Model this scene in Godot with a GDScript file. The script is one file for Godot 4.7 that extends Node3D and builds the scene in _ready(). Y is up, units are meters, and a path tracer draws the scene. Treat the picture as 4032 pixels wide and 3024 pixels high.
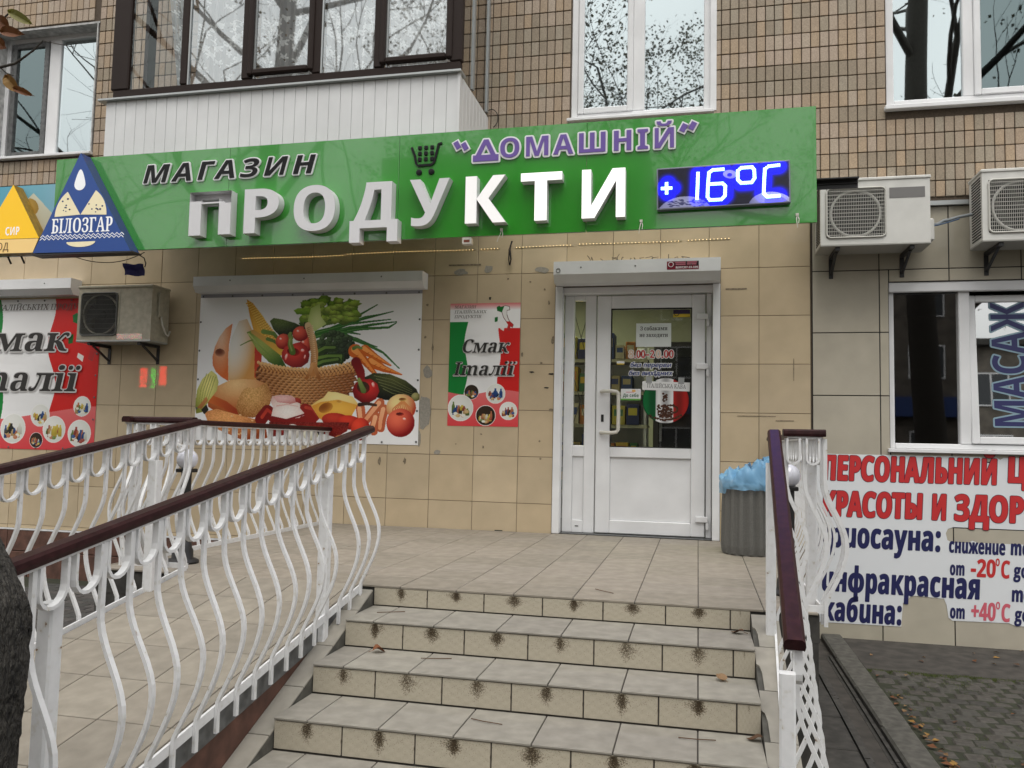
extends Node3D
# A grocery shop on the ground floor of a tiled apartment block: steps and a tiled ramp with white wrought railings lead up to its door.
# x runs along the facade to the right, y is up (0 = the landing in front of the door), z comes out of the facade (0 = face of the wall tiles).

var taken := {}
var rng := RandomNumberGenerator.new()
var mats := {}
var noise_tex := {}
var glyph_cache := {}
var fonts := {}

# ------------------------------------------------------------------ mesh builder
class MB:
	var v := PackedVector3Array()
	var n := PackedVector3Array()
	var u := PackedVector2Array()
	var c := PackedColorArray()
	var col := Color.WHITE

	func put(p: Vector3, nn: Vector3, uu := Vector2.ZERO) -> void:
		v.append(p); n.append(nn); u.append(uu); c.append(col)

	func tri(a: Vector3, b: Vector3, d: Vector3, out: Vector3, ua := Vector2.ZERO, ub := Vector2.ZERO, ud := Vector2.ZERO) -> void:
		var nn := (d - a).cross(b - a)
		if nn.length_squared() < 1e-20:
			return
		nn = nn.normalized()
		if nn.dot(out) < 0.0:
			put(a, -nn, ua); put(d, -nn, ud); put(b, -nn, ub)
		else:
			put(a, nn, ua); put(b, nn, ub); put(d, nn, ud)

	func quad(a: Vector3, b: Vector3, d: Vector3, e: Vector3, out: Vector3) -> void:
		tri(a, b, d, out, Vector2(0, 1), Vector2(0, 0), Vector2(1, 0))
		tri(a, d, e, out, Vector2(0, 1), Vector2(1, 0), Vector2(1, 1))

	func stri(p: Array, nn: Array) -> void: # smooth triangle, wound to its normals
		var g: Vector3 = (p[2] - p[0]).cross(p[1] - p[0])
		if g.length_squared() < 1e-22:
			return
		if g.dot(nn[0] + nn[1] + nn[2]) < 0.0:
			put(p[0], nn[0]); put(p[2], nn[2]); put(p[1], nn[1])
		else:
			put(p[0], nn[0]); put(p[1], nn[1]); put(p[2], nn[2])

	func box(lo: Vector3, hi: Vector3) -> void:
		var x0 := lo.x; var y0 := lo.y; var z0 := lo.z; var x1 := hi.x; var y1 := hi.y; var z1 := hi.z
		quad(Vector3(x0, y0, z1), Vector3(x0, y1, z1), Vector3(x1, y1, z1), Vector3(x1, y0, z1), Vector3(0, 0, 1))
		quad(Vector3(x1, y0, z0), Vector3(x1, y1, z0), Vector3(x0, y1, z0), Vector3(x0, y0, z0), Vector3(0, 0, -1))
		quad(Vector3(x0, y0, z0), Vector3(x0, y1, z0), Vector3(x0, y1, z1), Vector3(x0, y0, z1), Vector3(-1, 0, 0))
		quad(Vector3(x1, y0, z1), Vector3(x1, y1, z1), Vector3(x1, y1, z0), Vector3(x1, y0, z0), Vector3(1, 0, 0))
		quad(Vector3(x0, y1, z1), Vector3(x0, y1, z0), Vector3(x1, y1, z0), Vector3(x1, y1, z1), Vector3(0, 1, 0))
		quad(Vector3(x0, y0, z0), Vector3(x0, y0, z1), Vector3(x1, y0, z1), Vector3(x1, y0, z0), Vector3(0, -1, 0))

	func cbox(lo: Vector3, hi: Vector3, bv: float) -> void: # box with chamfered edges
		bv = minf(bv, 0.45 * minf(hi.x - lo.x, minf(hi.y - lo.y, hi.z - lo.z)))
		var mid := (lo + hi) * 0.5
		var h := (hi - lo) * 0.5
		var at := func(sx: float, sy: float, sz: float, ax: int) -> Vector3:
			var p := Vector3(sx * (h.x - bv), sy * (h.y - bv), sz * (h.z - bv))
			p[ax] += [sx, sy, sz][ax] * bv
			return mid + p
		for ax in 3:
			var b1: int = (ax + 1) % 3
			var b2: int = (ax + 2) % 3
			for s in [-1.0, 1.0]:
				var q := []
				for k in [[-1.0, -1.0], [-1.0, 1.0], [1.0, 1.0], [1.0, -1.0]]:
					var sg := [0.0, 0.0, 0.0]
					sg[ax] = s; sg[b1] = k[0]; sg[b2] = k[1]
					q.append(at.call(sg[0], sg[1], sg[2], ax))
				var o := Vector3.ZERO
				o[ax] = s
				quad(q[0], q[1], q[2], q[3], o)
			for s1 in [-1.0, 1.0]:
				for s2 in [-1.0, 1.0]:
					var e := []
					for s0 in [-1.0, 1.0]:
						var sg := [0.0, 0.0, 0.0]
						sg[ax] = s0; sg[b1] = s1; sg[b2] = s2
						e.append(at.call(sg[0], sg[1], sg[2], b1)); e.append(at.call(sg[0], sg[1], sg[2], b2))
					var o := Vector3.ZERO
					o[b1] = s1; o[b2] = s2
					quad(e[0], e[1], e[3], e[2], o)
		for sx in [-1.0, 1.0]:
			for sy in [-1.0, 1.0]:
				for sz in [-1.0, 1.0]:
					tri(at.call(sx, sy, sz, 0), at.call(sx, sy, sz, 1), at.call(sx, sy, sz, 2), Vector3(sx, sy, sz))

	func bar(a: Vector3, b: Vector3, w: float, hgt: float, up := Vector3.UP) -> void: # straight bar of rectangular section
		sweep([a, b], [Vector2(-w / 2, -hgt / 2), Vector2(w / 2, -hgt / 2), Vector2(w / 2, hgt / 2), Vector2(-w / 2, hgt / 2)], up)

	func sweep(path: Array, sec: Array, up := Vector3.UP, smooth := false) -> void:
		var rings := []
		var axes := []
		for k in path.size():
			var t: Vector3 = (path[mini(k + 1, path.size() - 1)] - path[maxi(k - 1, 0)]).normalized()
			var side := t.cross(up)
			if side.length() < 0.01:
				side = t.cross(Vector3(1, 0, 0.3))
			side = side.normalized()
			var uu := side.cross(t).normalized()
			var r := []
			for s in sec:
				r.append(path[k] + side * s.x + uu * s.y)
			rings.append(r); axes.append([side, uu])
		var m := sec.size()
		for k in path.size() - 1:
			for i in m:
				var j := (i + 1) % m
				var out: Vector3 = (rings[k][i] + rings[k][j] + rings[k + 1][i] + rings[k + 1][j]) * 0.25 - (path[k] + path[k + 1]) * 0.5
				if smooth:
					var na: Vector3 = (rings[k][i] - path[k]).normalized()
					var nb: Vector3 = (rings[k][j] - path[k]).normalized()
					var nc: Vector3 = (rings[k + 1][i] - path[k + 1]).normalized()
					var nd: Vector3 = (rings[k + 1][j] - path[k + 1]).normalized()
					stri([rings[k][i], rings[k + 1][i], rings[k + 1][j]], [na, nc, nd])
					stri([rings[k][i], rings[k + 1][j], rings[k][j]], [na, nd, nb])
				else:
					quad(rings[k][i], rings[k + 1][i], rings[k + 1][j], rings[k][j], out)
		for e in [0, path.size() - 1]:
			var o: Vector3 = (path[0] - path[1]) if e == 0 else (path[e] - path[e - 1])
			for i in range(1, m - 1):
				tri(rings[e][0], rings[e][i], rings[e][i + 1], o)

	func tube(path: Array, radii, sides := 8) -> void: # round tube, one radius or one for each point
		var last := path.size() - 1
		var rings := []
		var nrm := []
		var side := Vector3.ZERO
		for k in path.size():
			var t: Vector3 = (path[mini(k + 1, last)] - path[maxi(k - 1, 0)]).normalized()
			if side == Vector3.ZERO:
				side = t.cross(Vector3.UP if absf(t.y) < 0.9 else Vector3.RIGHT).normalized()
			side = (side - t * side.dot(t)).normalized()
			var uu := side.cross(t)
			var rad: float = radii[k] if radii is Array else radii
			var r := []
			var nn := []
			for i in sides:
				var a := TAU * i / sides
				var d := side * cos(a) + uu * sin(a)
				r.append(path[k] + d * rad); nn.append(d)
			rings.append(r); nrm.append(nn)
		for k in last:
			for i in sides:
				var j := (i + 1) % sides
				stri([rings[k][i], rings[k + 1][i], rings[k + 1][j]], [nrm[k][i], nrm[k + 1][i], nrm[k + 1][j]])
				stri([rings[k][i], rings[k + 1][j], rings[k][j]], [nrm[k][i], nrm[k + 1][j], nrm[k][j]])
		for e in [0, last]:
			var o: Vector3 = (path[0] - path[1]) if e == 0 else (path[e] - path[e - 1])
			for i in range(1, sides - 1):
				tri(rings[e][0], rings[e][i], rings[e][i + 1], o)

	func lathe(prof: Array, segs: int, at: Vector3, wobble := 0.0) -> void: # profile of (radius, height) turned about y
		var nrm := []
		for k in prof.size():
			var t: Vector2 = prof[mini(k + 1, prof.size() - 1)] - prof[maxi(k - 1, 0)]
			nrm.append(Vector2(t.y, -t.x).normalized())
		for k in prof.size() - 1:
			for i in segs:
				var a := TAU * i / segs
				var b := TAU * (i + 1) / segs
				var P := []
				var N := []
				for q in [[k, a], [k + 1, a], [k + 1, b], [k, b]]:
					var rr: float = prof[q[0]].x * (1.0 + wobble * (0.5 if int(round(q[1] / TAU * segs)) % 2 == 0 else -0.5))
					P.append(at + Vector3(rr * cos(q[1]), prof[q[0]].y, rr * sin(q[1])))
					N.append(Vector3(nrm[q[0]].x * cos(q[1]), nrm[q[0]].y, nrm[q[0]].x * sin(q[1])))
				stri([P[0], P[1], P[2]], [N[0], N[1], N[2]])
				stri([P[0], P[2], P[3]], [N[0], N[2], N[3]])

	func plate(polys: Array, z0: float, z1: float, at := Vector3.ZERO, back := false) -> void: # flat shape with holes (polys of [outline, tri indices, rims]) between z0 and z1, face to +z
		for p in polys:
			var pts: PackedVector2Array = p.pts
			var ix: PackedInt32Array = p.tris
			for k in range(0, ix.size(), 3):
				var q := [pts[ix[k]], pts[ix[k + 1]], pts[ix[k + 2]]]
				tri(at + Vector3(q[0].x, q[0].y, z1), at + Vector3(q[1].x, q[1].y, z1), at + Vector3(q[2].x, q[2].y, z1), Vector3(0, 0, 1), q[0], q[1], q[2])
			walls(p, z0, z1, at)

	func walls(p: Dictionary, z0: float, z1: float, at := Vector3.ZERO) -> void:
		if z1 - z0 < 0.0008:
			return
		for rim in p.rims:
			var r: PackedVector2Array = rim
			var cw := Geometry2D.is_polygon_clockwise(r)
			for i in r.size():
				var a := r[i]
				var b := r[(i + 1) % r.size()]
				var d := b - a
				var o := Vector3(-d.y, d.x, 0) if cw else Vector3(d.y, -d.x, 0)
				quad(at + Vector3(a.x, a.y, z0), at + Vector3(a.x, a.y, z1), at + Vector3(b.x, b.y, z1), at + Vector3(b.x, b.y, z0), o)

	func mesh() -> ArrayMesh:
		var arr := []
		arr.resize(Mesh.ARRAY_MAX)
		arr[Mesh.ARRAY_VERTEX] = v
		arr[Mesh.ARRAY_NORMAL] = n
		arr[Mesh.ARRAY_TEX_UV] = u
		arr[Mesh.ARRAY_COLOR] = c
		var m := ArrayMesh.new()
		m.add_surface_from_arrays(Mesh.PRIMITIVE_TRIANGLES, arr)
		return m

# ------------------------------------------------------------------ nodes, names, labels
func numbered(called: String) -> String:
	if not taken.has(called):
		taken[called] = 0
		return called
	taken[called] += 1
	return "%s_%03d" % [called, taken[called]]

func tag(o: Node3D, label := "", category := "", group := "", kind := "") -> Node3D:
	if label: o.set_meta("label", label)
	if category: o.set_meta("category", category)
	if group: o.set_meta("group", group)
	if kind: o.set_meta("kind", kind)
	return o

func thing(called: String, label: String, category: String, at := Vector3.ZERO, group := "") -> Node3D:
	var o := Node3D.new()
	o.name = numbered(called)
	add_child(o)
	o.position = at
	return tag(o, label, category, group)

func node_of(mesh: Mesh, called: String, m: Material, parent: Node = null) -> MeshInstance3D:
	var o := MeshInstance3D.new()
	o.mesh = mesh
	o.material_override = m
	if parent == null or parent == self:
		o.name = numbered(called)
		add_child(o)
	else:
		o.name = called
		parent.add_child(o, true)
	return o

func obj(st: MB, called: String, m: Material, parent: Node = null) -> MeshInstance3D:
	return node_of(st.mesh(), called, m, parent)

func holder(called: String, parent: Node) -> Node3D: # a part that is only the sum of its pieces
	var o := Node3D.new()
	o.name = called
	parent.add_child(o, true)
	return o

func boxpart(called: String, lo: Vector3, hi: Vector3, m: Material, parent: Node, bevel := 0.0) -> MeshInstance3D:
	var st := MB.new()
	if bevel > 0.0: st.cbox(lo, hi, bevel)
	else: st.box(lo, hi)
	return obj(st, called, m, parent)

# ------------------------------------------------------------------ materials
func noise(key: String, kind: int, freq: float, octaves: int, lo: float, hi: float, size := 256, as_normal := false, bump := 4.0) -> NoiseTexture2D:
	if noise_tex.has(key):
		return noise_tex[key]
	var f := FastNoiseLite.new()
	f.noise_type = kind
	f.frequency = freq
	f.fractal_octaves = octaves
	f.seed = key.hash() % 1000
	var t := NoiseTexture2D.new()
	t.width = size
	t.height = size
	t.seamless = true
	t.noise = f
	if as_normal:
		t.as_normal_map = true
		t.bump_strength = bump
	else:
		var g := Gradient.new()
		g.offsets = PackedFloat32Array([0.0, 1.0])
		g.colors = PackedColorArray([Color(lo, lo, lo), Color(hi, hi, hi)])
		t.color_ramp = g
	noise_tex[key] = t
	return t

# colours are given as real-world base colours (linear)
func mat(key: String, lin: Color, rough := 0.7, o := {}) -> StandardMaterial3D:
	if mats.has(key):
		return mats[key]
	var m := StandardMaterial3D.new()
	m.resource_name = key
	m.albedo_color = lin.linear_to_srgb()
	m.albedo_color.a = lin.a
	m.roughness = rough
	m.metallic = o.get("metal", 0.0)
	m.metallic_specular = o.get("spec", 0.5)
	if o.has("vc"): m.vertex_color_use_as_albedo = true
	if o.has("tex"):
		m.albedo_texture = o.tex
		if o.has("scale"):
			m.uv1_triplanar = true
			m.uv1_world_triplanar = true
			m.uv1_scale = o.scale if o.scale is Vector3 else Vector3.ONE * o.scale
	if o.has("bump"):
		m.heightmap_enabled = true
		m.heightmap_texture = o.bump
		m.heightmap_scale = o.get("depth", 0.1)
		if o.has("scale"):
			m.uv1_triplanar = true
			m.uv1_world_triplanar = true
			m.uv1_scale = o.scale if o.scale is Vector3 else Vector3.ONE * o.scale
	if o.has("rough_tex"):
		m.roughness_texture = o.rough_tex
	if o.has("coat"):
		m.clearcoat_enabled = true
		m.clearcoat = o.coat
		m.clearcoat_roughness = o.get("coat_rough", 0.05)
	if o.has("glow"):
		m.emission_enabled = true
		m.emission = o.glow
		m.emission_energy_multiplier = o.get("power", 1.0)
	if o.has("alpha"): m.transparency = BaseMaterial3D.TRANSPARENCY_ALPHA
	if o.has("back"):
		m.backlight_enabled = true
		m.backlight = o.back
	if o.has("rim"):
		m.rim_enabled = true
		m.rim = o.rim
	mats[key] = m
	return m

func white_dot() -> ImageTexture:
	if not noise_tex.has("dot"):
		var im := Image.create_empty(4, 4, false, Image.FORMAT_RGBA8)
		im.fill(Color.WHITE)
		noise_tex["dot"] = ImageTexture.create_from_image(im)
	return noise_tex["dot"]

# coated double glazing: a share of the light is mirrored, the rest passes
func pane_mat(key: String, share: float, tint := Color(0.9, 0.95, 0.95), rough := 0.015) -> StandardMaterial3D:
	if mats.has(key):
		return mats[key]
	var m := StandardMaterial3D.new()
	m.resource_name = key
	m.albedo_color = Color(tint.r, tint.g, tint.b, share)
	m.albedo_texture = white_dot()
	m.metallic = 1.0
	m.roughness = rough
	m.transparency = BaseMaterial3D.TRANSPARENCY_ALPHA
	mats[key] = m
	return m

func print_mat(key: String, im: Image, rough := 0.45, spec := 0.4, alpha := false) -> StandardMaterial3D:
	var m := StandardMaterial3D.new()
	m.resource_name = key
	m.albedo_texture = ImageTexture.create_from_image(im)
	m.roughness = rough
	m.metallic_specular = spec
	m.texture_repeat = false
	if alpha:
		m.transparency = BaseMaterial3D.TRANSPARENCY_ALPHA_SCISSOR
		m.alpha_scissor_threshold = 0.5
	return m

# ------------------------------------------------------------------ lettering as cut shapes
func font_of(kind: String) -> RID:
	if not fonts.has(kind):
		var f := SystemFont.new()
		f.font_names = PackedStringArray(["Droid Serif" if kind.begins_with("serif") else "Droid Sans"])
		f.font_weight = 700 if kind.ends_with("bold") else 400
		fonts[kind] = f
	return fonts[kind].get_rids()[0]

func outline_of(kind: String, code: int) -> Dictionary: # contours of one glyph, 100 units to the em's cap height or so, y up
	var ts := TextServerManager.get_primary_interface()
	var rid := font_of(kind)
	var gi: int = ts.font_get_glyph_index(rid, 64, code, 0)
	var adv: Vector2 = ts.font_get_glyph_advance(rid, 64, gi)
	var d: Dictionary = ts.font_get_glyph_contours(rid, 64, gi)
	var out := []
	var start := 0
	for last in d.contours:
		var raw := []
		for k in range(start, int(last) + 1):
			raw.append(d.points[k])
		start = int(last) + 1
		var full := []
		for k in raw.size():
			var a: Vector3 = raw[k]
			var b: Vector3 = raw[(k + 1) % raw.size()]
			full.append(a)
			if a.z < 0.5 and b.z < 0.5:
				full.append(Vector3((a.x + b.x) / 2, (a.y + b.y) / 2, 1))
		var s := 0
		while s < full.size() and full[s].z < 0.5:
			s += 1
		var pts := PackedVector2Array()
		var k := 0
		while k < full.size():
			var a: Vector3 = full[(s + k) % full.size()]
			var b: Vector3 = full[(s + k + 1) % full.size()]
			pts.append(Vector2(a.x, -a.y))
			if b.z < 0.5:
				var e: Vector3 = full[(s + k + 2) % full.size()]
				for q in [0.25, 0.5, 0.75]:
					var w: float = q
					pts.append(Vector2(a.x * (1 - w) * (1 - w) + 2 * b.x * w * (1 - w) + e.x * w * w, -(a.y * (1 - w) * (1 - w) + 2 * b.y * w * (1 - w) + e.y * w * w)))
				k += 2
			else:
				k += 1
		out.append(pts)
	return {"contours": out, "advance": adv.x}

func shapes_from(contours: Array, grow := 0.0, sharp := false) -> Array: # outlines and holes -> triangulated shapes
	var outer := []
	var holes := []
	if contours.is_empty():
		return []
	var big := 0
	var area := 0.0
	for i in contours.size():
		var r := Rect2(contours[i][0], Vector2.ZERO)
		for p in contours[i]: r = r.expand(p)
		if r.get_area() > area:
			area = r.get_area(); big = i
	var dir := Geometry2D.is_polygon_clockwise(contours[big])
	for p in contours:
		var q: PackedVector2Array = p.duplicate()
		var is_outer := Geometry2D.is_polygon_clockwise(q) == dir
		if Geometry2D.is_polygon_clockwise(q): q.reverse()
		if grow != 0.0:
			var g := Geometry2D.offset_polygon(q, grow if is_outer else -grow, Geometry2D.JOIN_MITER if sharp else Geometry2D.JOIN_ROUND)
			for gp in g:
				if Geometry2D.is_polygon_clockwise(gp):
					continue
				(outer if is_outer else holes).append(gp)
		else:
			(outer if is_outer else holes).append(q)
	var done := []
	for o in outer:
		var rims := [o]
		var poly: PackedVector2Array = o.duplicate()
		for h in holes:
			if not Geometry2D.is_point_in_polygon(h[0], o):
				continue
			rims.append(h)
			var best := 1e18
			var bi := 0
			var bj := 0
			for i in poly.size():
				for j in h.size():
					var dd: float = poly[i].distance_squared_to(h[j])
					if dd < best:
						best = dd; bi = i; bj = j
			var hole: PackedVector2Array = h.duplicate()
			hole.reverse()
			bj = hole.size() - 1 - bj
			var merged := PackedVector2Array()
			for i in bi + 1: merged.append(poly[i])
			for j in hole.size() + 1: merged.append(hole[(bj + j) % hole.size()])
			merged[merged.size() - 1] += (hole[(bj + hole.size() - 1) % hole.size()] - hole[bj]).normalized() * 0.004
			var nxt: Vector2 = poly[(bi + 1) % poly.size()]
			merged.append(poly[bi] + (nxt - poly[bi]).normalized() * 0.004)
			for i in range(bi + 1, poly.size()): merged.append(poly[i])
			poly = merged
		var clean := PackedVector2Array()
		for p in poly:
			if clean.is_empty() or clean[-1].distance_to(p) > 0.0015: clean.append(p)
		if clean.size() > 3 and clean[0].distance_to(clean[-1]) < 0.0015: clean.remove_at(clean.size() - 1)
		poly = clean
		var tris := Geometry2D.triangulate_polygon(poly)
		var tries := 0
		while tris.is_empty() and tries < 40: # nudge the points a little where three of them fall into line
			tries += 1
			var j := poly.duplicate()
			for i in j.size(): j[i] += Vector2(hash2(i + tries * 31, 7) - 0.5, hash2(i + tries * 17, 11) - 0.5) * 0.02 * (1 + tries / 8)
			tris = Geometry2D.triangulate_polygon(j)
		if tris.is_empty(): print("shape not filled")
		done.append({"pts": poly, "tris": tris, "rims": rims})
	return done

# one line of text -> array of {shapes, x0, x1}; cap = height of a capital in metres
func text_line(text: String, kind: String, cap: float, o := {}) -> Array:
	var sc := cap / 46.0
	var wide: float = o.get("wide", 1.0)
	var slant: float = o.get("slant", 0.0)
	var gap: float = o.get("gap", 0.0)
	var grow: float = o.get("grow", 0.0) / sc
	var x := 0.0
	var out := []
	for ch in text:
		var key := "%s|%s" % [kind, ch]
		if not glyph_cache.has(key):
			glyph_cache[key] = outline_of(kind, ch.unicode_at(0))
		var g: Dictionary = glyph_cache[key]
		var cs := []
		for p in g.contours:
			var q := PackedVector2Array()
			for w in p: q.append(Vector2(w.x * wide + w.y * slant, w.y))
			cs.append(q)
		var sh := shapes_from(cs, grow)
		for s in sh:
			for i in s.pts.size(): s.pts[i] = s.pts[i] * sc + Vector2(x, 0)
			for r in s.rims.size():
				var rr: PackedVector2Array = s.rims[r].duplicate()
				for i in rr.size(): rr[i] = rr[i] * sc + Vector2(x, 0)
				s.rims[r] = rr
		out.append({"shapes": sh, "x": x, "char": ch})
		x += g.advance * wide * sc + gap
	out.append({"shapes": [], "x": x - gap, "char": ""})
	return out

func line_width(l: Array) -> float:
	return l[-1].x

# a printed or cut line of text as one part
func lettering(text: String, kind: String, cap: float, at: Vector3, m: Material, parent: Node, o := {}) -> MeshInstance3D:
	if o.has("fit"):
		var w0 := line_width(text_line(text, kind, cap, {"wide": 1.0}))
		o["wide"] = o.fit / w0
	var l := text_line(text, kind, cap, o)
	var st := MB.new()
	var x := -line_width(l) / 2 if o.get("center", false) else 0.0
	for g in l:
		st.plate(g.shapes, 0.0, o.get("thick", 0.0006), Vector3(x, 0, 0))
	var n := obj(st, o.get("name", "lettering"), m, parent)
	n.position = at
	if o.has("turn"): n.rotation.z = o.turn
	return n

# ------------------------------------------------------------------ painting of printed pictures
func canvas(w: int, h: int, c: Color) -> Image:
	var im := Image.create_empty(w, h, false, Image.FORMAT_RGBA8)
	im.fill(c)
	return im

func hash2(x: int, y: int) -> float:
	var h := (x * 374761393 + y * 668265263) & 0x7fffffff
	h = ((h ^ (h >> 13)) * 1274126177) & 0x7fffffff
	return float(h & 0xffff) / 65535.0

# ellipse; colour runs from a (at the light spot) to b (at the rim)
func p_ell(im: Image, cx: float, cy: float, rx: float, ry: float, rot: float, a: Color, b: Color, spot := Vector2(-0.35, -0.4), grain := 0.0) -> void:
	var R := maxf(rx, ry)
	var cr := cos(rot)
	var sr := sin(rot)
	for y in range(maxi(0, int(cy - R)), mini(im.get_height(), int(cy + R) + 1)):
		for x in range(maxi(0, int(cx - R)), mini(im.get_width(), int(cx + R) + 1)):
			var dx := x - cx
			var dy := y - cy
			var u := (dx * cr + dy * sr) / rx
			var w := (-dx * sr + dy * cr) / ry
			if u * u + w * w > 1.0:
				continue
			var t := clampf(Vector2(u, w).distance_to(spot) / 1.35, 0.0, 1.0)
			var c := a.lerp(b, t * t)
			if grain > 0.0:
				var q := (hash2(x, y) - 0.5) * grain
				c = Color(clampf(c.r + q, 0, 1), clampf(c.g + q, 0, 1), clampf(c.b + q, 0, 1))
			im.set_pixel(x, y, c)

func p_poly(im: Image, pts: Array, a: Color, b: Color, grain := 0.0) -> void: # filled outline, colour runs top to bottom
	var lo := 1e9
	var hi := -1e9
	for p in pts:
		lo = minf(lo, p.y); hi = maxf(hi, p.y)
	for y in range(maxi(0, int(lo)), mini(im.get_height(), int(hi) + 1)):
		var xs := []
		for i in pts.size():
			var p: Vector2 = pts[i]
			var q: Vector2 = pts[(i + 1) % pts.size()]
			if (p.y <= y and q.y > y) or (q.y <= y and p.y > y):
				xs.append(p.x + (y - p.y) / (q.y - p.y) * (q.x - p.x))
		xs.sort()
		var base := a.lerp(b, (y - lo) / maxf(1.0, hi - lo))
		for k in range(0, xs.size() - 1, 2):
			for x in range(maxi(0, int(xs[k])), mini(im.get_width(), int(xs[k + 1]) + 1)):
				var c := base
				if grain > 0.0:
					var g := (hash2(x, y) - 0.5) * grain
					c = Color(clampf(c.r + g, 0, 1), clampf(c.g + g, 0, 1), clampf(c.b + g, 0, 1))
				im.set_pixel(x, y, c)

func p_line(im: Image, pts: Array, w0: float, w1: float, a: Color, b: Color) -> void: # a stroke that tapers from w0 to w1
	for i in pts.size() - 1:
		var p: Vector2 = pts[i]
		var q: Vector2 = pts[i + 1]
		var steps := int(p.distance_to(q) / 0.7) + 1
		for s in steps:
			var t: float = (i + float(s) / steps) / (pts.size() - 1)
			var c := p.lerp(q, float(s) / steps)
			var r := lerpf(w0, w1, t) / 2
			for y in range(int(c.y - r), int(c.y + r) + 1):
				for x in range(int(c.x - r), int(c.x + r) + 1):
					if x >= 0 and y >= 0 and x < im.get_width() and y < im.get_height() and Vector2(x, y).distance_to(c) <= r + 0.3:
						im.set_pixel(x, y, a.lerp(b, t))

func p_round(im: Image, pts: Array, a: Color, b: Color, spot := Vector2(-0.3, -0.45), grain := 0.0, power := 1.6) -> void: # filled outline of a bulging thing: a at its light spot, b towards the rim
	var r := Rect2(pts[0], Vector2.ZERO)
	for p in pts: r = r.expand(p)
	var c := r.get_center()
	var h := r.size * 0.5
	for y in range(maxi(0, int(r.position.y)), mini(im.get_height(), int(r.end.y) + 1)):
		var xs := []
		for i in pts.size():
			var p: Vector2 = pts[i]
			var q: Vector2 = pts[(i + 1) % pts.size()]
			if (p.y <= y and q.y > y) or (q.y <= y and p.y > y):
				xs.append(p.x + (y - p.y) / (q.y - p.y) * (q.x - p.x))
		xs.sort()
		for k in range(0, xs.size() - 1, 2):
			for x in range(maxi(0, int(xs[k])), mini(im.get_width(), int(xs[k + 1]) + 1)):
				var d := Vector2((x - c.x) / maxf(h.x, 1.0), (y - c.y) / maxf(h.y, 1.0)).distance_to(spot) / 1.5
				var col := a.lerp(b, pow(clampf(d, 0, 1), power))
				if grain > 0.0:
					var g := (hash2(x * 7 + 3, y * 13 + 5) - 0.5) * grain + 0.5 * (hash2(x / 3 + 40, y / 3 + 11) - 0.5) * grain
					col = Color(clampf(col.r + g, 0, 1), clampf(col.g + g, 0, 1), clampf(col.b + g, 0, 1))
				im.set_pixel(x, y, col)

# ------------------------------------------------------------------ the scene
func _ready() -> void:
	rng.seed = 7
	camera_and_light()
	materials()
	ground()
	building()
	landing_steps_ramp()
	railings()
	shop_sign()
	triangle_signs()
	air_conditioners()
	shutters_and_posters()
	clinic_banner()
	door_stickers()
	shop_inside()
	bins_and_lamps()
	small_things()
	trees()
	across_the_street()

func camera_and_light() -> void:
	var cam := Camera3D.new()
	cam.name = "camera"
	cam.position = Vector3(1.518, 0.758, 6.915)
	cam.rotation_order = EULER_ORDER_YXZ
	cam.rotation_degrees = Vector3(4.142, 12.892, 1.249)
	cam.fov = 50.39
	cam.near = 0.05
	cam.far = 300.0
	add_child(cam)
	cam.current = true

	var env := Environment.new()
	env.background_mode = Environment.BG_SKY
	# overcast sky: brightest overhead, softly mottled cloud
	var sw := 512
	var sh := 256
	var si := Image.create_empty(sw, sh, false, Image.FORMAT_RGBF)
	var cn := FastNoiseLite.new()
	cn.seed = 12
	cn.frequency = 0.9
	cn.fractal_octaves = 5
	for y in sh:
		var el := (0.5 - (y + 0.5) / sh) * PI
		for x in sw:
			var az := (x + 0.5) / sw * TAU
			var d := Vector3(cos(el) * cos(az), sin(el), cos(el) * sin(az))
			if el < 0.0:
				si.set_pixel(x, y, Color(0.16, 0.155, 0.145))
			else:
				var l := 0.40 * (1.0 + 1.75 * d.y) * (1.0 + 0.16 * cn.get_noise_3d(d.x * 2.0, d.y * 3.0, d.z * 2.0))
				si.set_pixel(x, y, Color(l * 1.0, l * 0.998, l * 0.985))
	var sm := PanoramaSkyMaterial.new()
	sm.panorama = ImageTexture.create_from_image(si)
	var sky := Sky.new()
	sky.sky_material = sm
	env.sky = sky
	env.background_energy_multiplier = 1.0
	env.ambient_light_source = Environment.AMBIENT_SOURCE_SKY
	env.tonemap_mode = Environment.TONE_MAPPER_LINEAR
	env.tonemap_exposure = 2.15
	env.sdfgi_enabled = true
	env.ssao_enabled = true
	env.ssil_enabled = true
	var we := WorldEnvironment.new()
	we.name = "world"
	we.environment = env
	add_child(we)

	var sun := DirectionalLight3D.new()
	sun.name = "sun"
	sun.light_energy = 0.25
	sun.light_color = Color(1.0, 0.98, 0.95)
	sun.light_angular_distance = 35.0
	sun.shadow_enabled = true
	sun.rotation_degrees = Vector3(-62, 14, 0)
	add_child(sun)

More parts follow.
